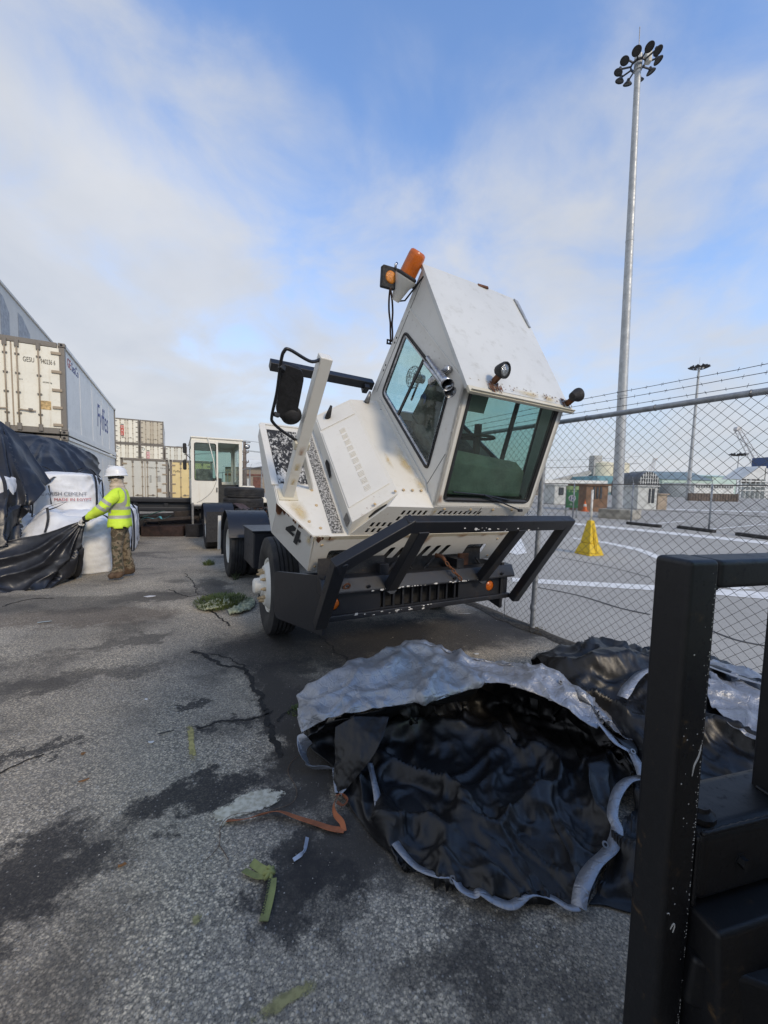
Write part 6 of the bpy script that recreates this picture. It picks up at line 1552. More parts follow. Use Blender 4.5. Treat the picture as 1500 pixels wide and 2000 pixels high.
# wheel stops
BSTOP = plain('black_rubber_stop', (.045, .043, .042), .9, 0, .4, 12)
for (x0, y0, x1, y1), nm in zip(((1225, 1024, 1290, 1031), (1325, 1032, 1395, 1041), (1440, 1046, 1505, 1055)), ('nearest the light mast', 'in the middle of the row', 'at the right edge')):
    a = G(x0, y0); b = G(x1, y1); o = MB().bar(a + Vector((0, 0, .07)), b + Vector((0, 0, .07)), .22, .13).build('wheel_stop', BSTOP, None, bev=.03); tag(o, 'low black wheel stop ' + nm, 'wheel stop', 'wheel stops on the lot')
# booths
def booth(label, x0, x1, y0, y1, Y, wall, depth=2.2, roofm=None, win=()):
    p = AT(x0, y1, Y); p.z = 0; q = AT(x1, y1, Y); w = (q - p).length * .98; top = AT(x0, y0, Y).z
    ang = 0.0
    c = thing('booth', label, 'booth', p, (0, 0, ang)); 
    MB().box((w / 2, depth / 2, top / 2), (w, depth, top)).build('wall', wall, c, bev=.02)
    MB().box((w / 2, depth / 2, top + .05), (w + .3, depth + .3, .10)).build('roof', roofm or wall, c, bev=.02)
    for (a, b, z0, z1) in win:
        f = MB().box((w * (a + b) / 2, -.01, (z0 + z1) / 2 * top), (w * (b - a), .04, (z1 - z0) * top)).build('window', BLK, c); 
        g_ = MB().box((w * (a + b) / 2, -.035, (z0 + z1) / 2 * top), (w * (b - a) * .78, .02, (z1 - z0) * top * .86)).build('pane', plain('dark_pane', (.06, .07, .08), .15), c); g_.parent = f; g_.matrix_parent_inverse = Matrix.Identity(4)
    return c
BRN_W = plain('brown_booth_wall', (.22, .125, .075), .8, 0, .3, 1.5); WBW = plain('white_booth_wall', (.58, .60, .58), .7, 0, .15, 2); TANW = plain('tan_wall', (.42, .34, .26), .8, 0, .25, 1)
booth('brown panelled booth behind the traffic cones', 1143, 1186, 948, 1000, 28.5, BRN_W, 2.5, win=((.30, .40, .5, .95), (.46, .56, .5, .95), (.62, .72, .5, .95)))
booth('white booth with dark door beyond the light mast', 1244, 1282, 950, 993, 33, WBW, 2.5, win=((.56, .66, .30, .92), (.72, .86, .30, .92)))
booth('pale low booth at the left end of the lot fence', 1082, 1104, 948, 985, 40, WBW, 3, win=((.35, .8, .5, .9),))
booth('small tan kiosk beside the white booth', 1284, 1302, 966, 993, 34, TANW, 1.5)
TR1 = plain('opening_shade', (.03, .03, .03), .6)

# ---------------------------------------------------------------- port buildings along the skyline
def block(name, label, x0, x1, y0, y1, Y, mat, depth=18, roof=None, parts=None, cat='building', yaw=0.0):
    p = AT(x0, y1, Y); q = AT(x1, y1, Y); w = (q - p).length; z1 = AT((x0 + x1) / 2, y0, Y).z; p.z = 0
    c = thing(name, label, cat, p, (0, 0, yaw)); MB().box((w / 2, depth / 2, z1 / 2), (w, depth, z1)).build('wall', mat, c)
    if roof: MB().hexa([Vector(v) for v in ((-.4, -.4, z1), (w + .4, -.4, z1), (w + .4, depth + .4, z1), (-.4, depth + .4, z1), (0, depth * .35, z1 * roof[0]), (w, depth * .35, z1 * roof[0]), (w, depth * .65, z1 * roof[0]), (0, depth * .65, z1 * roof[0]))]).build('roof', roof[1], c)
    return c, w, z1
WHT = plain('white_cladding', (.66, .68, .66), .7, 0, .12, .3); MINT = plain('mint_cladding', (.48, .62, .56), .7, 0, .12, .3); TEALW = plain('teal_cladding', (.16, .34, .40), .7, 0, .15, .2); SLATE = plain('slate_roof', (.16, .22, .24), .7, 0, .15, .3); CREAM = plain('cream_silo', (.66, .62, .48), .7, 0, .12, .2); TANB = plain('tan_cladding', (.36, .30, .23), .8, 0, .2, .2)
c, w, h = block('warehouse', 'long low warehouse with a white roof edge beyond the lot', 1040, 1176, 946, 965, 95, TANB, 20)
MB().box((w / 2, 10, h + .5), (w + 1.5, 21.5, 1.15)).build('white_roof_edge', WHT, c)
for k in range(9): MB().box((w * (.06 + .105 * k), -.05, h * .42), (w * .055, .12, h * .7)).build('dock_door', plain('dock_door_grey', (.20, .19, .18), .7) if k == 0 else bpy.data.materials['dock_door_grey'], c)
c, w, h = block('teal_warehouse', 'teal blue warehouse behind the light mast', 1165, 1247, 930, 962, 140, TEALW, 25)
for k in range(5): MB().box((w * (.12 + .19 * k), -.06, h * .35), (w * .07, .12, h * .45)).build('loading_door', WHT, c)
# silos with head house
sb_ = AT(1165, 962, 160); sb_.z = 0; si = thing('grain_silo', 'cream storage silos with a conveyor gallery on the skyline', 'silo', sb_)
zt = AT(1175, 905, 160).z
for k in range(3): MB().lathe([(4.2, 0), (4.2, zt), (3.9, zt + .2), (0, zt + 1.0)], 20, (1.5 + 6.0 * k * .55, 2 * (k % 2), 0)).build('silo_drum', CREAM, si, smooth=True, auto=40)
MB().box((-1.2, 0, zt * .62), (3.2, 4, zt * 1.24)).build('elevator_tower', plain('grey_tower', (.42, .42, .40), .8, 0, .2, .5), si); MB().bar((-1, 0, zt * .75), (-17, 0, zt * .40), 2.6, 1.6).build('conveyor_gallery', bpy.data.materials['grey_tower'], si)
for k in range(4): MB().box((-5 - k * 3.4, 0, zt * .24), (.5, .5, zt * .48)).build('gallery_leg', bpy.data.materials['grey_tower'], si)
MB().box((-12, 4, zt * .2), (10, 8, zt * .4)).build('mill_house', bpy.data.materials['grey_tower'], si)
# dark arched frame building
ar = AT(1245, 962, 120); ar.z = 0; ab = thing('arched_hangar', 'dark arched building front with a white window grid', 'building', ar); aw = (AT(1287, 962, 120) - AT(1245, 962, 120)).length; ah = AT(1266, 921, 120).z
pts = [Vector((0, 0, 0)), Vector((aw, 0, 0))] + [Vector((aw / 2 + aw / 2 * math.cos(a), 0, ah * .45 + ah * .55 * math.sin(a))) for a in [math.pi * k / 14 for k in range(15)]]
MB().ext(pts, (0, 14, 0)).build('arched_wall', plain('dark_glazing', (.05, .055, .06), .4, 0, .3, .4), ab)
for k in range(1, 9):
    x = aw * k / 9; hz = ah * .45 + ah * .55 * math.sqrt(max(0, 1 - (2 * x / aw - 1) ** 2)); MB().box((x, -.1, hz / 2), (.14, .2, hz - .1)).build('mullion', WHT, ab)
for k in range(1, 7):
    z = ah * k / 7; hw = aw / 2 if z < ah * .45 else aw / 2 * math.sqrt(max(0, 1 - ((z - ah * .45) / (ah * .55)) ** 2)); MB().box((aw / 2, -.12, z), (2 * hw - .1, .2, .14)).build('transom', WHT, ab)
c, w, h = block('port_shed', 'mint green port shed with a slate roof right of the mast', 1292, 1388, 937, 962, 150, MINT, 30, (1.55, SLATE))
for k in range(8): MB().box((w * (.08 + .12 * k), -.06, h * .72), (w * .09, .12, h * .16)).build('clerestory', SLATE, c)
c, w, h = block('port_shed', 'pale mint shed at the right of the slate roofed one', 1388, 1436, 931, 962, 165, MINT, 30, (1.12, MINT))
c, w, h = block('passenger_terminal', 'white terminal with a dark band of windows across the lot', 1355, 1432, 945, 970, 110, WHT, 14)
MB().box((w / 2, -.06, h * .80), (w * .92, .12, h * .14)).build('window_band', plain('dark_window_band', (.10, .11, .11), .4), c)
for k in range(14): MB().box((w * (.07 + .066 * k), -.14, h * .80), (.18, .1, h * .16)).build('window_mullion', WHT, c)
c, w, h = block('teal_warehouse', 'long pale teal hall filling the skyline behind the mast', 1196, 1260, 926, 962, 190, plain('pale_teal', (.36, .50, .52), .7, 0, .1, .2), 20)
c, w, h = block('yard_wall', 'dark boundary wall at the back of the lot', 1346, 1442, 964, 979, 72, plain('brown_wall', (.15, .12, .10), .9, 0, .3, .6), .5, cat='wall')
for k in range(18): MB().box((w * (k + .5) / 18, -.04, h / 2), (.22, .08, h)).build('wall_pier', bpy.data.materials['brown_wall'], c)
# white ship-loader gantry, crane jibs
def lattice(name, label, a, b, w, mat, cat, n=12):
    a = V(a); b = V(b); d = (b - a); up = Vector((0, 0, 1)); sd_ = d.cross(Vector((0, 1, 0))).normalized() * (w / 2); fy = Vector((0, w / 2, 0)); 
    c = thing(name, label, cat, (a.x, a.y, 0)); o_ = Vector((a.x, a.y, 0)); mb = MB(); r_ = w * .07
    for s1 in (-1, 1):
        for s2 in (-1, 1): mb.tube([a + sd_ * s1 + fy * s2 - o_, b + sd_ * s1 * .5 + fy * s2 * .5 - o_], r_, 4)
    mb.build('chord', mat, c); mb = MB()
    for k in range(n):
        f0, f1 = k / n, (k + 1) / n; k0 = 1 - .5 * f0; k1 = 1 - .5 * f1; s = 1 if k % 2 else -1
        for s2 in (-1, 1): mb.tube([a + d * f0 + sd_ * s * k0 + fy * s2 - o_, a + d * f1 - sd_ * s * k1 + fy * s2 - o_], r_ * .6, 4)
    mb.build('lattice_bracing', mat, c, kind='stuff'); return c, o_
CRN = plain('hazed_crane_paint', (.58, .57, .57), .7); c, o_ = lattice('harbour_crane', 'tall lattice crane jib leaning left near the right edge', AT(1490, 925, 200), AT(1440, 838, 200), 3.2, CRN, 'crane', 16)  # paled to put distance haze into the cranes' colour
MB().box(AT(1490, 930, 200) - o_, (8, 8, 9)).build('machinery_house', plain('crane_house', (.50, .52, .54), .7), c); b_ = AT(1490, 930, 200) - o_
for sx in (-3, 3): MB().box((b_.x + sx, 0, b_.z / 2), (1, 1, b_.z)).build('crane_leg', bpy.data.materials['crane_house'], c)
MB().lathe([(0, -1), (1.2, -1), (1.2, 1), (0, 1)], 12, AT(1440, 838, 200) - o_, (0, 1, 0)).build('sheave', CRN, c)
c, o_ = lattice('harbour_crane', 'small grey crane jib above the arched building', AT(1271, 920, 260), AT(1279, 897, 260), 2.2, CRN, 'crane', 6)
MB().bar(AT(1276, 897, 260) - o_, AT(1284, 896, 260) - o_, 1, 1).build('jib_head', CRN, c); b_ = AT(1271, 921, 260) - o_; MB().box((b_.x, 0, b_.z / 2), (3, 3, b_.z)).build('crane_tower', CRN, c)
sl_ = AT(1440, 962, 130); sl_.z = 0; sl = thing('ship_loader', 'white stepped ship loader structure at the right edge', 'port structure', sl_); kx = (AT(1500, 962, 130) - AT(1440, 962, 130)).length / 60
def zz_(y): return AT(1470, y, 130).z
GWH = plain('white_steel', (.62, .64, .63), .6, 0, .12, .5)
MB().hexa([Vector(v) for v in ((6 * kx, 0, zz_(936)), (52 * kx, 0, zz_(936)), (52 * kx, 8, zz_(936)), (6 * kx, 8, zz_(936)), (40 * kx, 0, zz_(910)), (52 * kx, 0, zz_(910)), (52 * kx, 8, zz_(910)), (40 * kx, 8, zz_(910)))]).build('sloped_housing', GWH, sl)
MB().box((55 * kx, 4, zz_(914) / 2), (9 * kx, 8, zz_(914))).build('tower', GWH, sl)
for k in range(6): MB().box(((4 + 9.5 * k) * kx, 0, zz_(936) / 2), (.9 * kx, .8, zz_(936))).build('support_leg', GWH, sl)
for y in (940, 950, 958): MB().box((30 * kx, -.2, zz_(y)), (58 * kx, .6, .35)).build('platform_beam', GWH, sl)
for k in range(2): MB().box(((12 + 20 * k) * kx, -.1, zz_(940)), (13 * kx, .5, 1.4)).build('dark_opening', TR1, sl)  # dark boxes, shade inside the openings painted as colour
MB().box((60 * kx, 3, zz_(905)), (8 * kx, 6, 4.5)).build('blue_cab', plain('blue_cab_paint', (.05, .09, .20), .6), sl)

# ---------------------------------------------------------------- behind the yard on the left: warehouse, utility pole, wires
c, w, h = block('brick_warehouse', 'tan warehouse with a white roof behind the second tractor', 440, 640, 914, 950, 62, TANB, 20)
MB().hexa([Vector(v) for v in ((-.5, -.5, h), (w + .5, -.5, h), (w + .5, 20.5, h), (-.5, 20.5, h), (-.5, 6, h * 1.42), (w + .5, 6, h * 1.42), (w + .5, 14, h * 1.42), (-.5, 14, h * 1.42))]).build('roof', plain('white_metal_roof', (.72, .72, .66), .6, 0, .12, .6), c)
BRK = plain('brick_red', (.20, .075, .05), .85, 0, .3, 2)
for k in range(5):
    x = w * (.14 + .17 * k); MB().box((x, -.06, h * .32), (w * .07, .12, h * .60)).build('door', BRK if k % 2 else bpy.data.materials['dock_door_grey'], c); MB().box((x + w * .085, -.06, h * .40), (w * .02, .12, h * .30)).build('window', WHT, c)
MB().box((w / 2, -.08, h * .70), (w, .16, h * .06)).build('lintel_band', BRK, c)
up_ = AT(478, 950, 46); up_.z = 0; UP = thing('utility_pole', 'wooden utility pole with crossarms behind the second tractor', 'utility pole', up_); zt = AT(478, 862, 46).z
PWOOD = plain('weathered_pole_wood', (.17, .14, .12), .9, 0, .3, 3); MB().tube([(0, 0, 0), (0, 0, zt)], [.28, .16], 10).build('pole', PWOOD, UP, smooth=True)
for f in (.80, .62):
    MB().box((0, -.15, zt * f), (1.1, .12, .12)).build('crossarm', PWOOD, UP)
    for s in (-.5, -.25, .25, .5): MB().lathe([(.03, 0), (.06, .05), (.03, .12), (.05, .18), (0, .22)], 8, (s, -.15, zt * f + .05)).build('insulator', STEEL, UP)
    for s in (-1, 1): MB().bar((s * .45, -.15, zt * f), (0, -.1, zt * f - .45), .05, .05).build('arm_brace', PWOOD, UP)
for k, (f, s) in enumerate(((.80, -.5), (.80, .5), (.98, 0))):
    a = up_ + Vector((s, -.15, zt * f + .2)); b = a + Vector((-70, 30, 1.5)); b2_ = a + Vector((60, 20, 1)); n_ = 24
    for e in (b, b2_):
        P = [a.lerp(e, i / n_) - Vector((0, 0, 1.4 * 4 * (i / n_) * (1 - i / n_))) for i in range(n_ + 1)]; o = MB().tube(P, .018, 4).build('power_line', BARB, None); tag(o, '%s power line running %s from the utility pole' % (['lower front', 'lower rear', 'top'][k], 'left' if e is b else 'right'), 'power line', 'overhead power lines')
# leaning fence arm and shrub behind the second tractor
def leafm(name, a, b):
    t = NT(name); r_ = t.n('ShaderNodeObjectInfo'); c = t.mix(t.ramp(t.noise(3, 3), .3, .7), a, b); return t.done(c, .7)
LEAF = leafm('weed_leaf', (.055, .085, .022), (.12, .15, .045)); LEAFD = leafm('shrub_leaf', (.03, .05, .02), (.07, .09, .04))
def tuft(name, label, p, n, hgt, spread, mat, cat, wid=.006, seed=0, flat=0.0):
    r_ = random.Random(seed); mb = MB()
    for k in range(n):
        a = r_.uniform(0, 6.283); rr_ = spread * math.sqrt(r_.random()); b = Vector((math.cos(a) * rr_, math.sin(a) * rr_, 0)); h_ = hgt * r_.uniform(.4, 1.0) * (1 - .5 * rr_ / spread); ln = Vector((math.cos(a), math.sin(a), 0)) * (h_ * r_.uniform(.2, .9)) + Vector((r_.uniform(-.3, .3), r_.uniform(-.3, .3), 0)) * h_ * .5
        sd_ = Vector((-math.sin(a + r_.uniform(-1, 1)), math.cos(a), 0)).normalized() * wid * r_.uniform(.6, 1.6); p1 = b + ln * .45 + Vector((0, 0, h_ * .7)); p2 = b + ln + Vector((0, 0, h_ * r_.uniform(.6, 1.0)))
        mb.add([b - sd_ * .6, b + sd_ * .6, p1 + sd_, p1 - sd_, p2], [(0, 1, 2, 3), (3, 2, 4)])
    o = mb.build(name, mat, None); o.location = p; return tag(o, label, cat)
# ---------------------------------------------------------------- foreground tarp: black inside, silver outside
def silverm():
    t = NT('silver_tarpaulin'); d = t.ramp(t.noise(5, 6, .65), .45, .75); c = t.mix(d, (.30, .315, .345), (.19, .20, .22)); c = t.mix(t.ramp(t.noise(18, 5, .7), .6, .75, 0, .5), c, (.12, .12, .12))
    v = t.voro(13, None, 'DISTANCE_TO_EDGE'); cr_ = t.ramp(v, .0, .06)
    b1 = t.bump(cr_, .25, .012); b2_ = t.bump(t.noise(22, 5, .6, None, .8), .45, .02, b1); b3 = t.bump(t.noise(420, 1), .06, .001, b2_)
    return t.done(c, .38, .5, b3)
SILV = silverm()
TARPF = tarpm('black_tarp_inside', (.0060, .0060, .0066), (.022, .022, .024), .44)
def gz_(*a): return [G(x, y, z) for x, y, z in a]
def drape(rows, nu, nv, amps, seed=0):
    P = patch(rows, nu, nv)
    for amp, sc, rg in amps: P = wrinkle(P, amp, sc, seed, ridge=rg); seed += 1
    for r_ in P:
        for p in r_: p.z = max(p.z, .008 + .004 * noise.noise(p * 9))
    return P
FT = thing('crumpled_tarp', 'big crumpled tarp on the ground in front, silver outside and black inside', 'tarp', (0, 0, 0))
def put(P, mat, name, parent, th=.003, label=None):
    o = MB().grid(P).build(name, mat, parent, smooth=True); md = o.modifiers.new('t', 'SOLIDIFY'); md.thickness = th; md.offset = 0
    if label: o['label'] = label
    return o
AMP = [(.115, 3.0, 'fold'), (.014, 7.5, 'fold')]
# black hollow between the silver crest and the bottom hem
body = [gz_((596, 1436, .20), (650, 1408, .26), (720, 1388, .32), (800, 1372, .35), (880, 1358, .37), (960, 1330, .38), (1040, 1348, .35), (1110, 1375, .31), (1170, 1408, .27), (1215, 1445, .22), (1246, 1492, .17)),
        gz_((606, 1456, .09), (660, 1432, .10), (725, 1412, .10), (805, 1398, .10), (885, 1388, .10), (962, 1372, .10), (1038, 1384, .10), (1104, 1408, .09), (1160, 1438, .09), (1205, 1470, .09), (1240, 1510, .09)),
        gz_((640, 1488, .05), (685, 1472, .05), (742, 1460, .05), (816, 1450, .05), (890, 1444, .05), (965, 1438, .05), (1035, 1442, .05), (1095, 1458, .05), (1148, 1480, .06), (1190, 1505, .07), (1222, 1535, .08)),
        gz_((662, 1535, .04), (702, 1525, .04), (762, 1518, .04), (830, 1514, .04), (900, 1510, .04), (970, 1508, .04), (1035, 1510, .04), (1090, 1520, .05), (1138, 1538, .06), (1175, 1556, .07), (1205, 1575, .08)),
        gz_((692, 1583, .03), (728, 1576, .04), (782, 1576, .04), (846, 1576, .04), (910, 1578, .04), (975, 1578, .04), (1035, 1582, .05), (1085, 1588, .05), (1128, 1600, .06), (1160, 1614, .06), (1195, 1625, .07)),
        gz_((730, 1635, .02), (760, 1636, .03), (805, 1642, .04), (865, 1648, .04), (925, 1652, .04), (985, 1652, .04), (1040, 1652, .04), (1085, 1658, .04), (1122, 1664, .05), (1152, 1672, .05), (1180, 1680, .05)),
        gz_((775, 1678, .01), (805, 1690, .02), (850, 1703, .03), (900, 1718, .03), (945, 1728, .03), (995, 1738, .03), (1045, 1742, .03), (1085, 1742, .03), (1115, 1742, .03), (1140, 1740, .03), (1160, 1735, .03)),
        gz_((790, 1690, .01), (820, 1708, .01), (860, 1722, .012), (905, 1738, .012), (945, 1750, .012), (990, 1762, .012), (1045, 1752, .012), (1080, 1756, .012), (1108, 1764, .012), (1130, 1766, .012), (1150, 1760, .012))]
bp0 = patch(body, 170, 130); bp0 = fan(bp0, -.25, .42, 10, .030, 3)
for amp_, sc_, rg_ in AMP: bp0 = wrinkle(bp0, amp_, sc_, 5, .12, ridge=rg_)
for r_ in bp0:
    for p in r_: p.z = max(p.z, .008 + .004 * noise.noise(p * 9))
put(bp0, TARPF, 'black_inside', FT)
# silver crest folded over the back
crest = [gz_((588, 1450, .02), (640, 1395, .05), (720, 1345, .05), (800, 1300, .05), (880, 1300, .05), (960, 1310, .05), (1040, 1325, .05), (1110, 1350, .05), (1180, 1400, .04), (1255, 1480, .04)),
         gz_((586, 1385, .22), (640, 1342, .30), (715, 1305, .36), (790, 1275, .42), (850, 1268, .43), (930, 1290, .40), (1010, 1305, .38), (1085, 1325, .36), (1150, 1375, .31), (1210, 1430, .24)),
         gz_((583, 1365, .28), (635, 1330, .36), (710, 1292, .42), (775, 1268, .46), (822, 1252, .48), (900, 1284, .44), (990, 1300, .42), (1065, 1310, .40), (1125, 1352, .35), (1185, 1408, .28)),
         gz_((584, 1390, .27), (640, 1362, .34), (720, 1330, .40), (790, 1312, .43), (850, 1300, .44), (915, 1305, .42), (985, 1318, .40), (1055, 1330, .38), (1115, 1365, .33), (1178, 1412, .27)),
         gz_((585, 1412, .24), (645, 1390, .30), (725, 1368, .36), (795, 1358, .38), (852, 1352, .39), (905, 1338, .40), (962, 1325, .40), (1040, 1345, .37), (1105, 1378, .32), (1172, 1418, .26)),
         gz_((590, 1432, .21), (648, 1406, .27), (722, 1386, .33), (796, 1374, .35), (855, 1366, .36), (905, 1350, .375), (962, 1334, .38), (1036, 1352, .355), (1100, 1384, .31), (1166, 1426, .25))]
put(drape(crest, 170, 80, [(.060, 2.3, 'fold'), (.026, 5.5, 'fold')], 11), SILV, 'silver_outside', FT)
# left flap turned over, its mouth and lower lip
flap = [gz_((592, 1432, .21), (580, 1440, .19), (584, 1470, .14), (600, 1492, .07), (640, 1496, .045)), gz_((600, 1438, .20), (587, 1452, .16), (592, 1482, .09), (610, 1500, .03), (650, 1500, .03)), gz_((610, 1450, .15), (598, 1465, .10), (604, 1490, .04), (622, 1502, .012), (658, 1502, .012))]
put(drape(flap, 50, 24, [(.010, 7.0, True)], 3), SILV, 'left_lip', FT)
gather = [gz_((655, 1420, .26), (700, 1400, .30), (760, 1400, .30)), gz_((655, 1470, .16), (690, 1460, .22), (740, 1460, .24)), gz_((655, 1520, .07), (672, 1515, .11), (700, 1512, .12)), gz_((655, 1546, .02), (659, 1548, .03), (664, 1550, .02))]
put(drape(gather, 40, 50, [(.020, 6.0, True), (.010, 14, True)], 8), TARPF, 'gathered_corner', FT)
def hem(pts, w, name='silver_hem', seed=0, amp=.006, parent=FT, tiltf=.5, mat=None):
    P = spline([G(x, y, z + .014) for x, y, z in pts], 26 * (len(pts) - 1)); L = []; Rr = []; Md = []
    for i, p in enumerate(P):
        d = (P[min(i + 1, len(P) - 1)] - P[max(i - 1, 0)]).normalized(); sd_ = d.cross(Vector((0, 0, 1))).normalized(); a = tiltf * (.35 + .65 * noise.noise(p * 5 + Vector((seed, 0, 0))))
        s2 = sd_ * math.cos(a) + Vector((0, 0, 1)) * math.sin(a); ww = w * 1.0 * (1 + .35 * noise.noise(p * 6 + Vector((0, seed, 0))))
        l = p - s2 * ww * .5; r2_ = p + s2 * ww * .5; l.z = max(l.z, .006); r2_.z = max(r2_.z, .006); mm = (l + r2_) / 2 + Vector((0, 0, 1)) * amp * noise.noise(p * 16) + Vector((0, 0, .002)); L.append(l); Rr.append(r2_); Md.append(mm)
    return put([L, Md, Rr], mat or SILV, name, parent, .0015)
hem([(652, 1500, .06), (656, 1530, .05), (658, 1548, .03)], .022, seed=1); hem([(710, 1492, .11), (690, 1520, .07), (664, 1550, .03)], .018, seed=2)
hem([(722, 1490, .10), (735, 1545, .06), (745, 1600, .04), (775, 1650, .03), (810, 1690, .025), (850, 1708, .03), (885, 1712, .03), (900, 1735, .025), (925, 1748, .02), (938, 1742, .03), (965, 1758, .02), (1000, 1768, .02), (1035, 1745, .03), (1075, 1752, .02), (1110, 1772, .02), (1130, 1772, .02)], .034, seed=3)
hem([(1130, 1772, .02), (1138, 1730, .05), (1160, 1690, .06), (1195, 1655, .07), (1205, 1620, .08), (1196, 1590, .10), (1205, 1550, .11), (1225, 1525, .12), (1252, 1518, .13)], .052, seed=4)
hem([(1170, 1412, .27), (1185, 1430, .24), (1205, 1452, .21), (1232, 1470, .18), (1246, 1492, .165), (1254, 1515, .15)], .042, seed=5)
for (x, y, z) in ((680, 1382, .33), (1236, 1468, .205), (1182, 1650, .085), (884, 1718, .045), (1095, 1332, .40)):
    MB().lathe([(.007, 0), (.014, 0), (.014, .004), (.007, .004)], 14, G(x, y, z), (.1, -.6, .8)).build('grommet', STEEL, FT); MB().lathe([(0, .001), (.008, .001), (.008, .0025), (0, .0025)], 12, G(x, y, z), (.1, -.6, .8)).build('grommet_hole', DARK, FT)  # the hole is a dark disc, its shade painted in

RT = thing('crumpled_tarp', 'black tarp heap with silver edge behind the foreground post by the fence', 'tarp', (0, 0, 0))
heap = [gz_((1040, 1320, .03), (1080, 1290, .04), (1140, 1275, .05), (1210, 1275, .05), (1290, 1290, .05), (1360, 1300, .05), (1440, 1330, .05), (1530, 1360, .04)),
        gz_((1055, 1305, .22), (1090, 1288, .28), (1140, 1268, .34), (1185, 1262, .38), (1240, 1280, .36), (1300, 1290, .34), (1400, 1305, .32), (1530, 1340, .30)),
        gz_((1075, 1318, .30), (1110, 1305, .34), (1150, 1285, .40), (1195, 1275, .43), (1250, 1300, .38), (1310, 1320, .36), (1400, 1335, .34), (1530, 1370, .32)),
        gz_((1150, 1385, .26), (1165, 1365, .28), (1190, 1345, .30), (1225, 1350, .30), (1270, 1365, .30), (1330, 1390, .29), (1420, 1420, .27), (1530, 1450, .26)),
        gz_((1215, 1440, .16), (1225, 1440, .17), (1240, 1440, .18), (1265, 1440, .19), (1300, 1445, .20), (1360, 1470, .20), (1430, 1490, .20), (1530, 1520, .20)),
        gz_((1240, 1560, .05), (1255, 1560, .06), (1275, 1560, .07), (1300, 1560, .08), (1330, 1560, .09), (1380, 1570, .10), (1440, 1580, .10), (1530, 1590, .10)),
        gz_((1185, 1700, .02), (1210, 1690, .03), (1240, 1680, .04), (1275, 1680, .04), (1310, 1680, .04), (1370, 1690, .04), (1440, 1700, .04), (1530, 1710, .04)),
        gz_((1150, 1765, .012), (1190, 1770, .012), (1240, 1785, .012), (1290, 1790, .012), (1340, 1795, .012), (1400, 1800, .012), (1460, 1800, .012), (1530, 1800, .012))]
put(drape(heap, 120, 110, AMP, 21), TARPF, 'black_heap', RT)
silr = [gz_((1380, 1292, .34), (1430, 1305, .33), (1530, 1335, .32)), gz_((1370, 1320, .37), (1430, 1332, .36), (1530, 1362, .34)), gz_((1380, 1350, .36), (1440, 1370, .34), (1530, 1400, .33)), gz_((1392, 1380, .33), (1450, 1410, .31), (1530, 1440, .30)), gz_((1420, 1420, .30), (1470, 1450, .285), (1530, 1480, .27))]
put(drape(silr, 60, 50, [(.06, 2.8, 'fold'), (.026, 6, 'fold')], 31), SILV, 'silver_fold', RT)
hem([(1215, 1362, .33), (1232, 1335, .37), (1252, 1315, .39), (1275, 1305, .40)], .06, parent=RT, seed=6); hem([(1370, 1535, .13), (1385, 1545, .13), (1395, 1560, .12), (1405, 1575, .11)], .05, parent=RT, seed=7); hem([(1380, 1300, .40), (1430, 1318, .40), (1530, 1350, .38)], .07, parent=RT, seed=8)

# ---------------------------------------------------------------- foreground push bar of the vehicle beside the photographer
FB0 = AT(1309, 1500, .86); FB0.z = 0
Y3 = copytree(Y2); Y3['label'] = 'yard tractor beside the photographer, only its black push bar and bumper in view at right'  # unseen body added behind the seen bar, it also shades the foreground
Y3.rotation_euler = (0, 0, R(14)); Y3.location = FB0 - Matrix.Rotation(R(14), 3, 'Z') @ Vector((-1.15, 4.75, 0))
FBT = bpy.data.objects.new('push_bar', None); COL.objects.link(FBT); FBT.parent = Y3; FBT.location = (-1.15, 4.75, 0)
BLKF = painted('black_bar_paint', (.0045, .005, .0068), grime=(.010, .011, .014), rust=(.035, .022, .016), gamt=.7, ramt=.8, streak=False, rough=.5, scale=4)
def fl(x, y, Y): q = AT(x, y, Y) - FB0; return Matrix.Rotation(-R(14), 3, 'Z') @ q
MB().box((0, 0, .73), (.086, .086, 1.488)).build('post', BLKF, FBT, bev=.013, seg=4)
MB().box((.60, .0, 1.440), (1.11, .082, .064)).build('top_bar', BLKF, FBT, bev=.012, seg=4)
MB().box((.39, .01, .70), (.084, .084, 1.412)).build('inner_upright', BLKF, FBT, bev=.012, seg=4)
MB().box((.60, .03, .745), (1.10, .15, .18)).build('bumper_beam', BLKF, FBT, bev=.03, seg=4)
MB().hexa([Vector(p) for p in ((.046, -.13, .30), (1.2, -.13, .30), (1.2, .04, .30), (.046, .04, .30), (.046, -.10, .652), (1.2, -.10, .652), (1.2, .06, .652), (.046, .06, .652))]).build('bumper_skirt', BLKF, FBT, bev=.012, seg=3)
MB().bar((.046, -.02, .50), (.95, -.55, .42), .10, .12).build('lower_brace', BLKF, FBT, bev=.012, seg=3)
MB().lathe([(0, .03), (.02, .03), (.022, .02), (.034, .012), (.034, 0), (0, 0)], 12, (.10, .0, .836), (0, 0, 1)).build('bolt', BLKF, FBT, smooth=True, auto=30)
for a_, b_ in (((.046, -.036, 1.409), (.046, .036, 1.409)), ((.346, -.034, .838), (.346, .034, .838)), ((.05, -.045, .838), (.35, -.045, .838)), ((.046, -.040, .66), (.046, -.040, .83))):
    a_ = V(a_); b_ = V(b_); n_ = 22; MB().tube([a_.lerp(b_, i_ / n_) for i_ in range(n_ + 1)], [.0045 + .0016 * (i_ % 2) + .001 * noise.noise(Vector((i_, 2, 2))) for i_ in range(n_ + 1)], 7).build('weld_bead', BLKF, FBT, smooth=True)
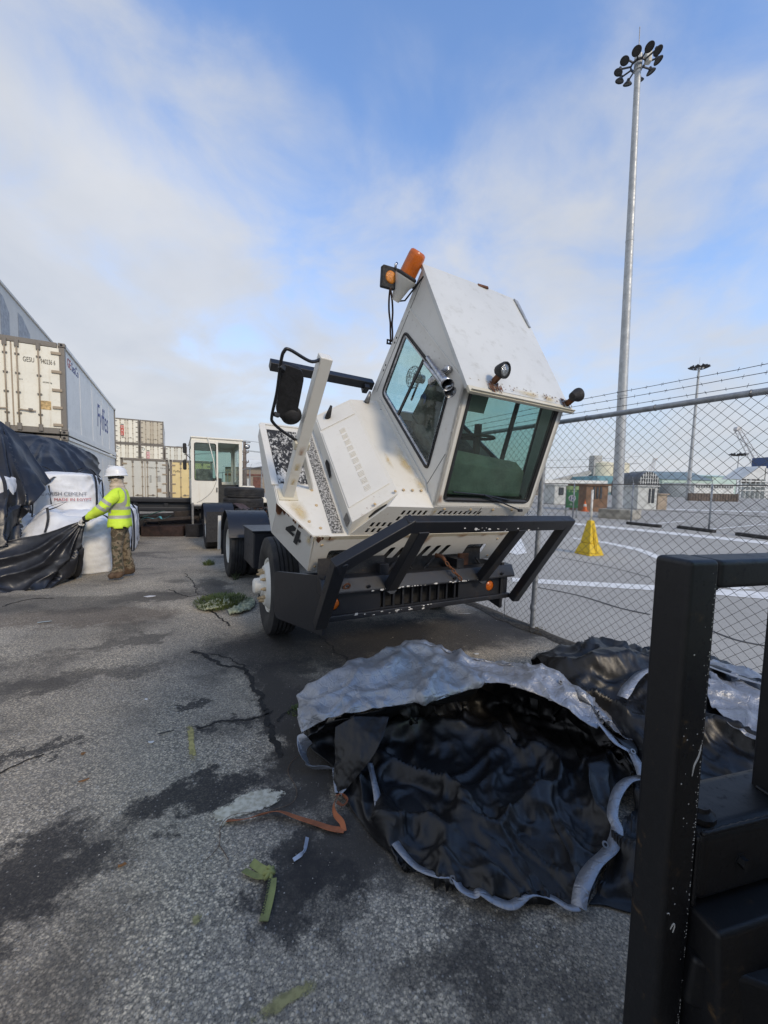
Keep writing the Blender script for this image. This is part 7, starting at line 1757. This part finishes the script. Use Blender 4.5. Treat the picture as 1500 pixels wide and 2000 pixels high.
for x_ in (.18, .50): MB().lathe([(0, .012), (.013, .012), (.013, 0), (.022, 0), (.022, -.002), (0, -.002)], 6, (x_, -.046, .745), (0, -1, 0)).build('bolt', BLKF, FBT)
mb = MB(); rr = random.Random(9)
for k in range(150):
    z = rr.uniform(.35, 1.45); x = .034 + rr.gauss(0, .006)
    p = Vector((min(x, .0295), -.0434, z)); w_ = rr.uniform(.0004, .0016)
    mb.ext([p + Vector((w_ * math.cos(a) * rr.uniform(.6, 1.3), 0, w_ * math.sin(a) * rr.uniform(.7, 1.8))) for a in (0, 1.3, 2.5, 3.8, 5)], (0, -.0004, 0))
for k in range(16):
    p = Vector((rr.uniform(-.028, .026), -.0434, rr.uniform(.5, 1.45))); w_ = rr.uniform(.0008, .0024); mb.ext([p + Vector((w_ * math.cos(a), 0, w_ * math.sin(a) * rr.uniform(.5, 1.2))) for a in (0, 1.3, 2.5, 3.8, 5)], (0, -.0004, 0))
mb.build('paint_flecks', CHIPM, FBT, kind='stuff')
def scratch(pts, r_): MB().tube(spline([Vector((x * .66, -.0436, z)) for x, z in pts], 20), [r_ * (.4 + .6 * math.sin(math.pi * (i + .5) / 20)) for i in range(20)], 5).build('scratch', CHIPM, FBT)
scratch([(.012, .985), (.018, 1.010), (.034, 1.030), (.042, 1.056)], .0019); scratch([(-.030, .620), (-.018, .632), (-.012, .625), (-.018, .610)], .0018); scratch([(-.050, .662), (-.042, .662), (-.038, .657)], .0012)

# ---------------------------------------------------------------- straps and litter on the asphalt
def web2(name, pts, w, mat, label, cat, th=.0025, tw=0.0):
    """pts: photo x, y, height, roll in degrees"""
    P = spline([G(x, y, z) for x, y, z, a in pts], 24 * (len(pts) - 1)); An = spline([Vector((a, 0, 0)) for *_, a in pts], len(P)); rows = [[], [], [], []]
    for i, p in enumerate(P):
        d = (P[min(i + 1, len(P) - 1)] - P[max(i - 1, 0)]).normalized(); sd_ = d.cross(Vector((0, 0, 1))).normalized(); nn = sd_.cross(d); a = R(An[i].x); s2 = sd_ * math.cos(a) + nn * math.sin(a); n2_ = nn * math.cos(a) - sd_ * math.sin(a)
        for k, q in enumerate((p - s2 * w / 2, p + s2 * w / 2, p + s2 * w / 2 + n2_ * th, p - s2 * w / 2 + n2_ * th)): q.z = max(q.z, .004 + .0025 * (k > 1)); rows[k].append(q)
    o = MB().grid(rows + [rows[0]]).build(name, mat, None, smooth=True, auto=40); return tag(o, label, cat) if label else o
def webm(name, a, b):
    t = NT(name); c = t.mix(t.ramp(t.noise(12, 5, .65), .35, .7), a, b); wv = t.noise(260, 2); return t.done(c, .8, 0, t.bump(wv, .3, .002))
ORW = webm('orange_webbing', (.40, .125, .05), (.22, .075, .035))
os_ = web2('ratchet_strap', [(443, 1603, .012, 25), (480, 1600, .018, 40), (515, 1590, .022, 50), (545, 1585, .030, 35), (580, 1597, .022, 20), (615, 1608, .016, 12), (645, 1618, .016, 5), (672, 1622, .015, 0)], .030, ORW, 'orange webbing strap end lying on the asphalt, tied to the tarp corner', 'strap')
web2('strap_loop', [(672, 1624, .012, 20), (668, 1606, .03, 45), (655, 1590, .045, 60), (652, 1572, .05, 70), (660, 1556, .04, 60)], .026, ORW, None, None).parent = os_
web2('strap_knot', [(656, 1554, .03, 20), (668, 1552, .04, 70), (678, 1562, .03, 120), (670, 1572, .02, 160), (658, 1566, .03, 200)], .016, ORW, None, None).parent = os_
GRW = webm('green_yellow_webbing', (.27, .29, .10), (.17, .18, .07))
gs = web2('strap_offcut', [(532, 1716, .022, 0), (530, 1735, .018, 5), (524, 1765, .010, 0), (515, 1800, .010, 0)], .034, GRW, 'knotted green webbing offcut with printed load rating on the asphalt', 'strap')
for nm, pts in (('strap_tail', [(525, 1703, .022, 10), (510, 1697, .016, 25), (492, 1684, .014, 20)]), ('strap_tail', [(523, 1710, .018, -10), (503, 1712, .014, -15), (476, 1700, .012, -20)])): web2(nm, pts, .030, GRW, None, None).parent = gs
kn = MB(); kc = G(526, 1706, .022)
for k in range(3):
    a = k * 1.05; e1 = Vector((math.cos(a), math.sin(a), .25)).normalized(); e2 = e1.cross(Vector((.2, .1, 1))).normalized()
    kn.tube([kc + e1 * (.020 * math.cos(2 * math.pi * j_ / 16)) + (e2 * .4 + Vector((0, 0, .8))) * (.014 * math.sin(2 * math.pi * j_ / 16)) + Vector((0, 0, .002)) for j_ in range(17)], .0075, 8)
ko = kn.build('knot', GRW, gs, smooth=True)
a_ = G(533, 1722, .021); b_ = G(519, 1790, .0145); text('strap_print', '3000daN/6500', PRINT, gs, b_ + (a_ - b_) * .03 + Vector((0, 0, .004)) + (a_ - b_).cross(Vector((0, 0, 1))).normalized() * -.008, (a_ - b_), Vector((-1, .2, .0)), .021, .0006)
BLW = webm('pale_blue_tape', (.42, .47, .55), (.28, .31, .36))
bs = web2('tape_scrap', [(600, 1636, .010, 20), (596, 1655, .012, 40), (592, 1664, .014, 90), (584, 1672, .010, 30), (573, 1680, .008, 10)], .016, BLW, 'small knotted pale blue tape scrap beside the green strap', 'tape scrap')
TWN = plain('brown_twine', (.14, .09, .06), .9)
def twine(pts, label): o = MB().tube(spline([G(x, y, .006) for x, y in pts], 50), .0016, 4).build('twine', TWN, None, smooth=True); return tag(o, label, 'twine')
twine([(590, 1470), (568, 1490), (563, 1510), (575, 1530), (580, 1552), (570, 1568), (545, 1578), (510, 1588), (470, 1588), (440, 1600), (428, 1625)], 'thin brown twine curling from the tarp past the orange strap')
twine([(430, 1625), (428, 1650), (415, 1668), (403, 1678)], 'frayed twine end left of the green strap'); twine([(428, 1650), (438, 1665), (446, 1678)], 'short twine fork left of the green strap')
# litter
def scrap(x, y, w, d, mat, label, rz, cat='litter', th=.003):
    r_ = random.Random(int(x * 7 + y)); n_ = 7; ring = [Vector((math.cos(2 * math.pi * k / n_) * w * r_.uniform(.6, 1.1), math.sin(2 * math.pi * k / n_) * d * r_.uniform(.6, 1.1), .006 + .006 * r_.random())) for k in range(n_)]
    o = MB().ext(ring, (0, 0, th)).build('litter', mat, None); o.location = G(x, y); o.rotation_euler = (0, 0, rz); return tag(o, label, cat, 'litter on the asphalt')
PAPER = plain('dirty_paper', (.60, .60, .60), .8); BROWN = plain('dead_leaf', (.20, .09, .03), .8); BLKL = plain('black_scrap', (.02, .02, .02), .7)
scrap(295, 1452, .020, .014, PAPER, 'pale paper scrap left of the upright yellow mark', .3); scrap(293, 1166, .09, .04, PAPER, 'pale grey plastic scrap in the dark stain behind', .1); scrap(88, 1216, .07, .02, plain('blue_grey_scrap', (.32, .38, .40), .6), 'blue grey flattened can at the left', .5); scrap(325, 1433, .055, .006, BLKL, 'thin black stick left of the yellow mark', .5); scrap(238, 1694, .016, .008, BROWN, 'small brown leaf on the lower left asphalt', .4); scrap(163, 1474, .014, .010, BROWN, 'reddish brown scrap at the left', .2); scrap(165, 1527, .035, .006, BROWN, 'thin brown twig at the left', .6)
scrap(930, 1279, .045, .02, PAPER, 'off white paper scrap behind the silver crest', .2); scrap(905, 1200, .09, .006, PAPER, 'bent white strip under the bumper', .1); scrap(1095, 1273, .03, .008, plain('orange_scrap', (.5, .2, .12), .7), 'orange scrap near the fence foot', 0); scrap(285, 1368, .014, .010, PAPER, 'white chip beside the dark blot', 0)
peb = MB(); rp_ = random.Random(2)
for k in range(420):
    x = rp_.uniform(20, 1230); y = rp_.uniform(1300, 1995) if k < 320 else rp_.uniform(1180, 1300); p = G(x, y); s_ = rp_.uniform(.0012, .0034) * (2.0 if k > 320 else 1)
    a0_ = rp_.uniform(0, 6); rg = [p + Vector((math.cos(a0_ + k2 * 1.047) * s_ * rp_.uniform(.6, 1.4), math.sin(a0_ + k2 * 1.047) * s_ * rp_.uniform(.6, 1.2), s_ * .35)) for k2 in range(6)]; peb.add(rg + [p + Vector((0, 0, s_ * 1.1)), p], [(k2, (k2 + 1) % 6, 6) for k2 in range(6)] + [((k2 + 1) % 6, k2, 7) for k2 in range(6)])
pe = peb.build('loose_gravel', plain('pale_gravel', (.40, .38, .34), .9, 0, .4, 30), None, kind='stuff'); pe['label'] = 'loose pale gravel chips scattered over the asphalt'; pe['category'] = 'gravel'
# weeds and the rotted net bag by the front wheel
wd = G(440, 1180); tuft('weed_clump', 'green weeds growing through a rotted bag beside the front wheel', wd + Vector((-.05, .0, .02)), 1100, .13, .34, LEAF, 'weeds', .005, 4)
tuft('weed_clump', 'small bright weed beside the rear wheel', G(408, 1103), 120, .17, .10, LEAF, 'weeds', .006, 5); tuft('weed_clump', 'thin dry weed against the rear tyre', G(460, 1132), 40, .28, .05, LEAFD, 'weeds', .004, 6)
tuft('weed_clump', 'dry grass tuft at the foot of the fence post', F0 + Vector((.03, -.06, 0)), 130, .05, .14, plain('dry_grass', (.14, .11, .06), .9), 'weeds', .003, 7); tuft('weed_clump', 'tiny weed at the left edge of the silver tarp', G(580, 1390), 90, .05, .06, LEAF, 'weeds', .003, 8)
NETB = plain('pale_green_net', (.34, .36, .24), .9, 0, .35, 20, .5, 60)
nb = thing('rotted_bag', 'rotted pale woven bag lying in the weeds by the front wheel', 'bag', wd)
for k, rows in enumerate(([gz_((383, 1185, .01), (400, 1176, .05), (420, 1168, .06), (445, 1163, .05)), gz_((390, 1188, .03), (405, 1182, .09), (425, 1176, .11), (450, 1170, .08)), gz_((398, 1192, .01), (412, 1188, .03), (430, 1184, .05), (455, 1180, .02))],
                          [gz_((445, 1192, .02), (462, 1180, .06), (478, 1170, .06), (492, 1166, .03)), gz_((448, 1196, .04), (468, 1187, .09), (484, 1178, .09), (496, 1172, .04)), gz_((452, 1199, .01), (470, 1195, .02), (486, 1190, .02), (498, 1184, .01))])):
    rows = [[Vector((p.x, p.y, p.z * .45 + .006)) for p in r_] for r_ in rows]; P = drape(rows, 60, 34, [(.035, 9, 'fold'), (.016, 22, 'fold')], 40 + k); P = [[p - wd for p in r_] for r_ in P]; put(P, NETB, 'torn_cloth', nb)
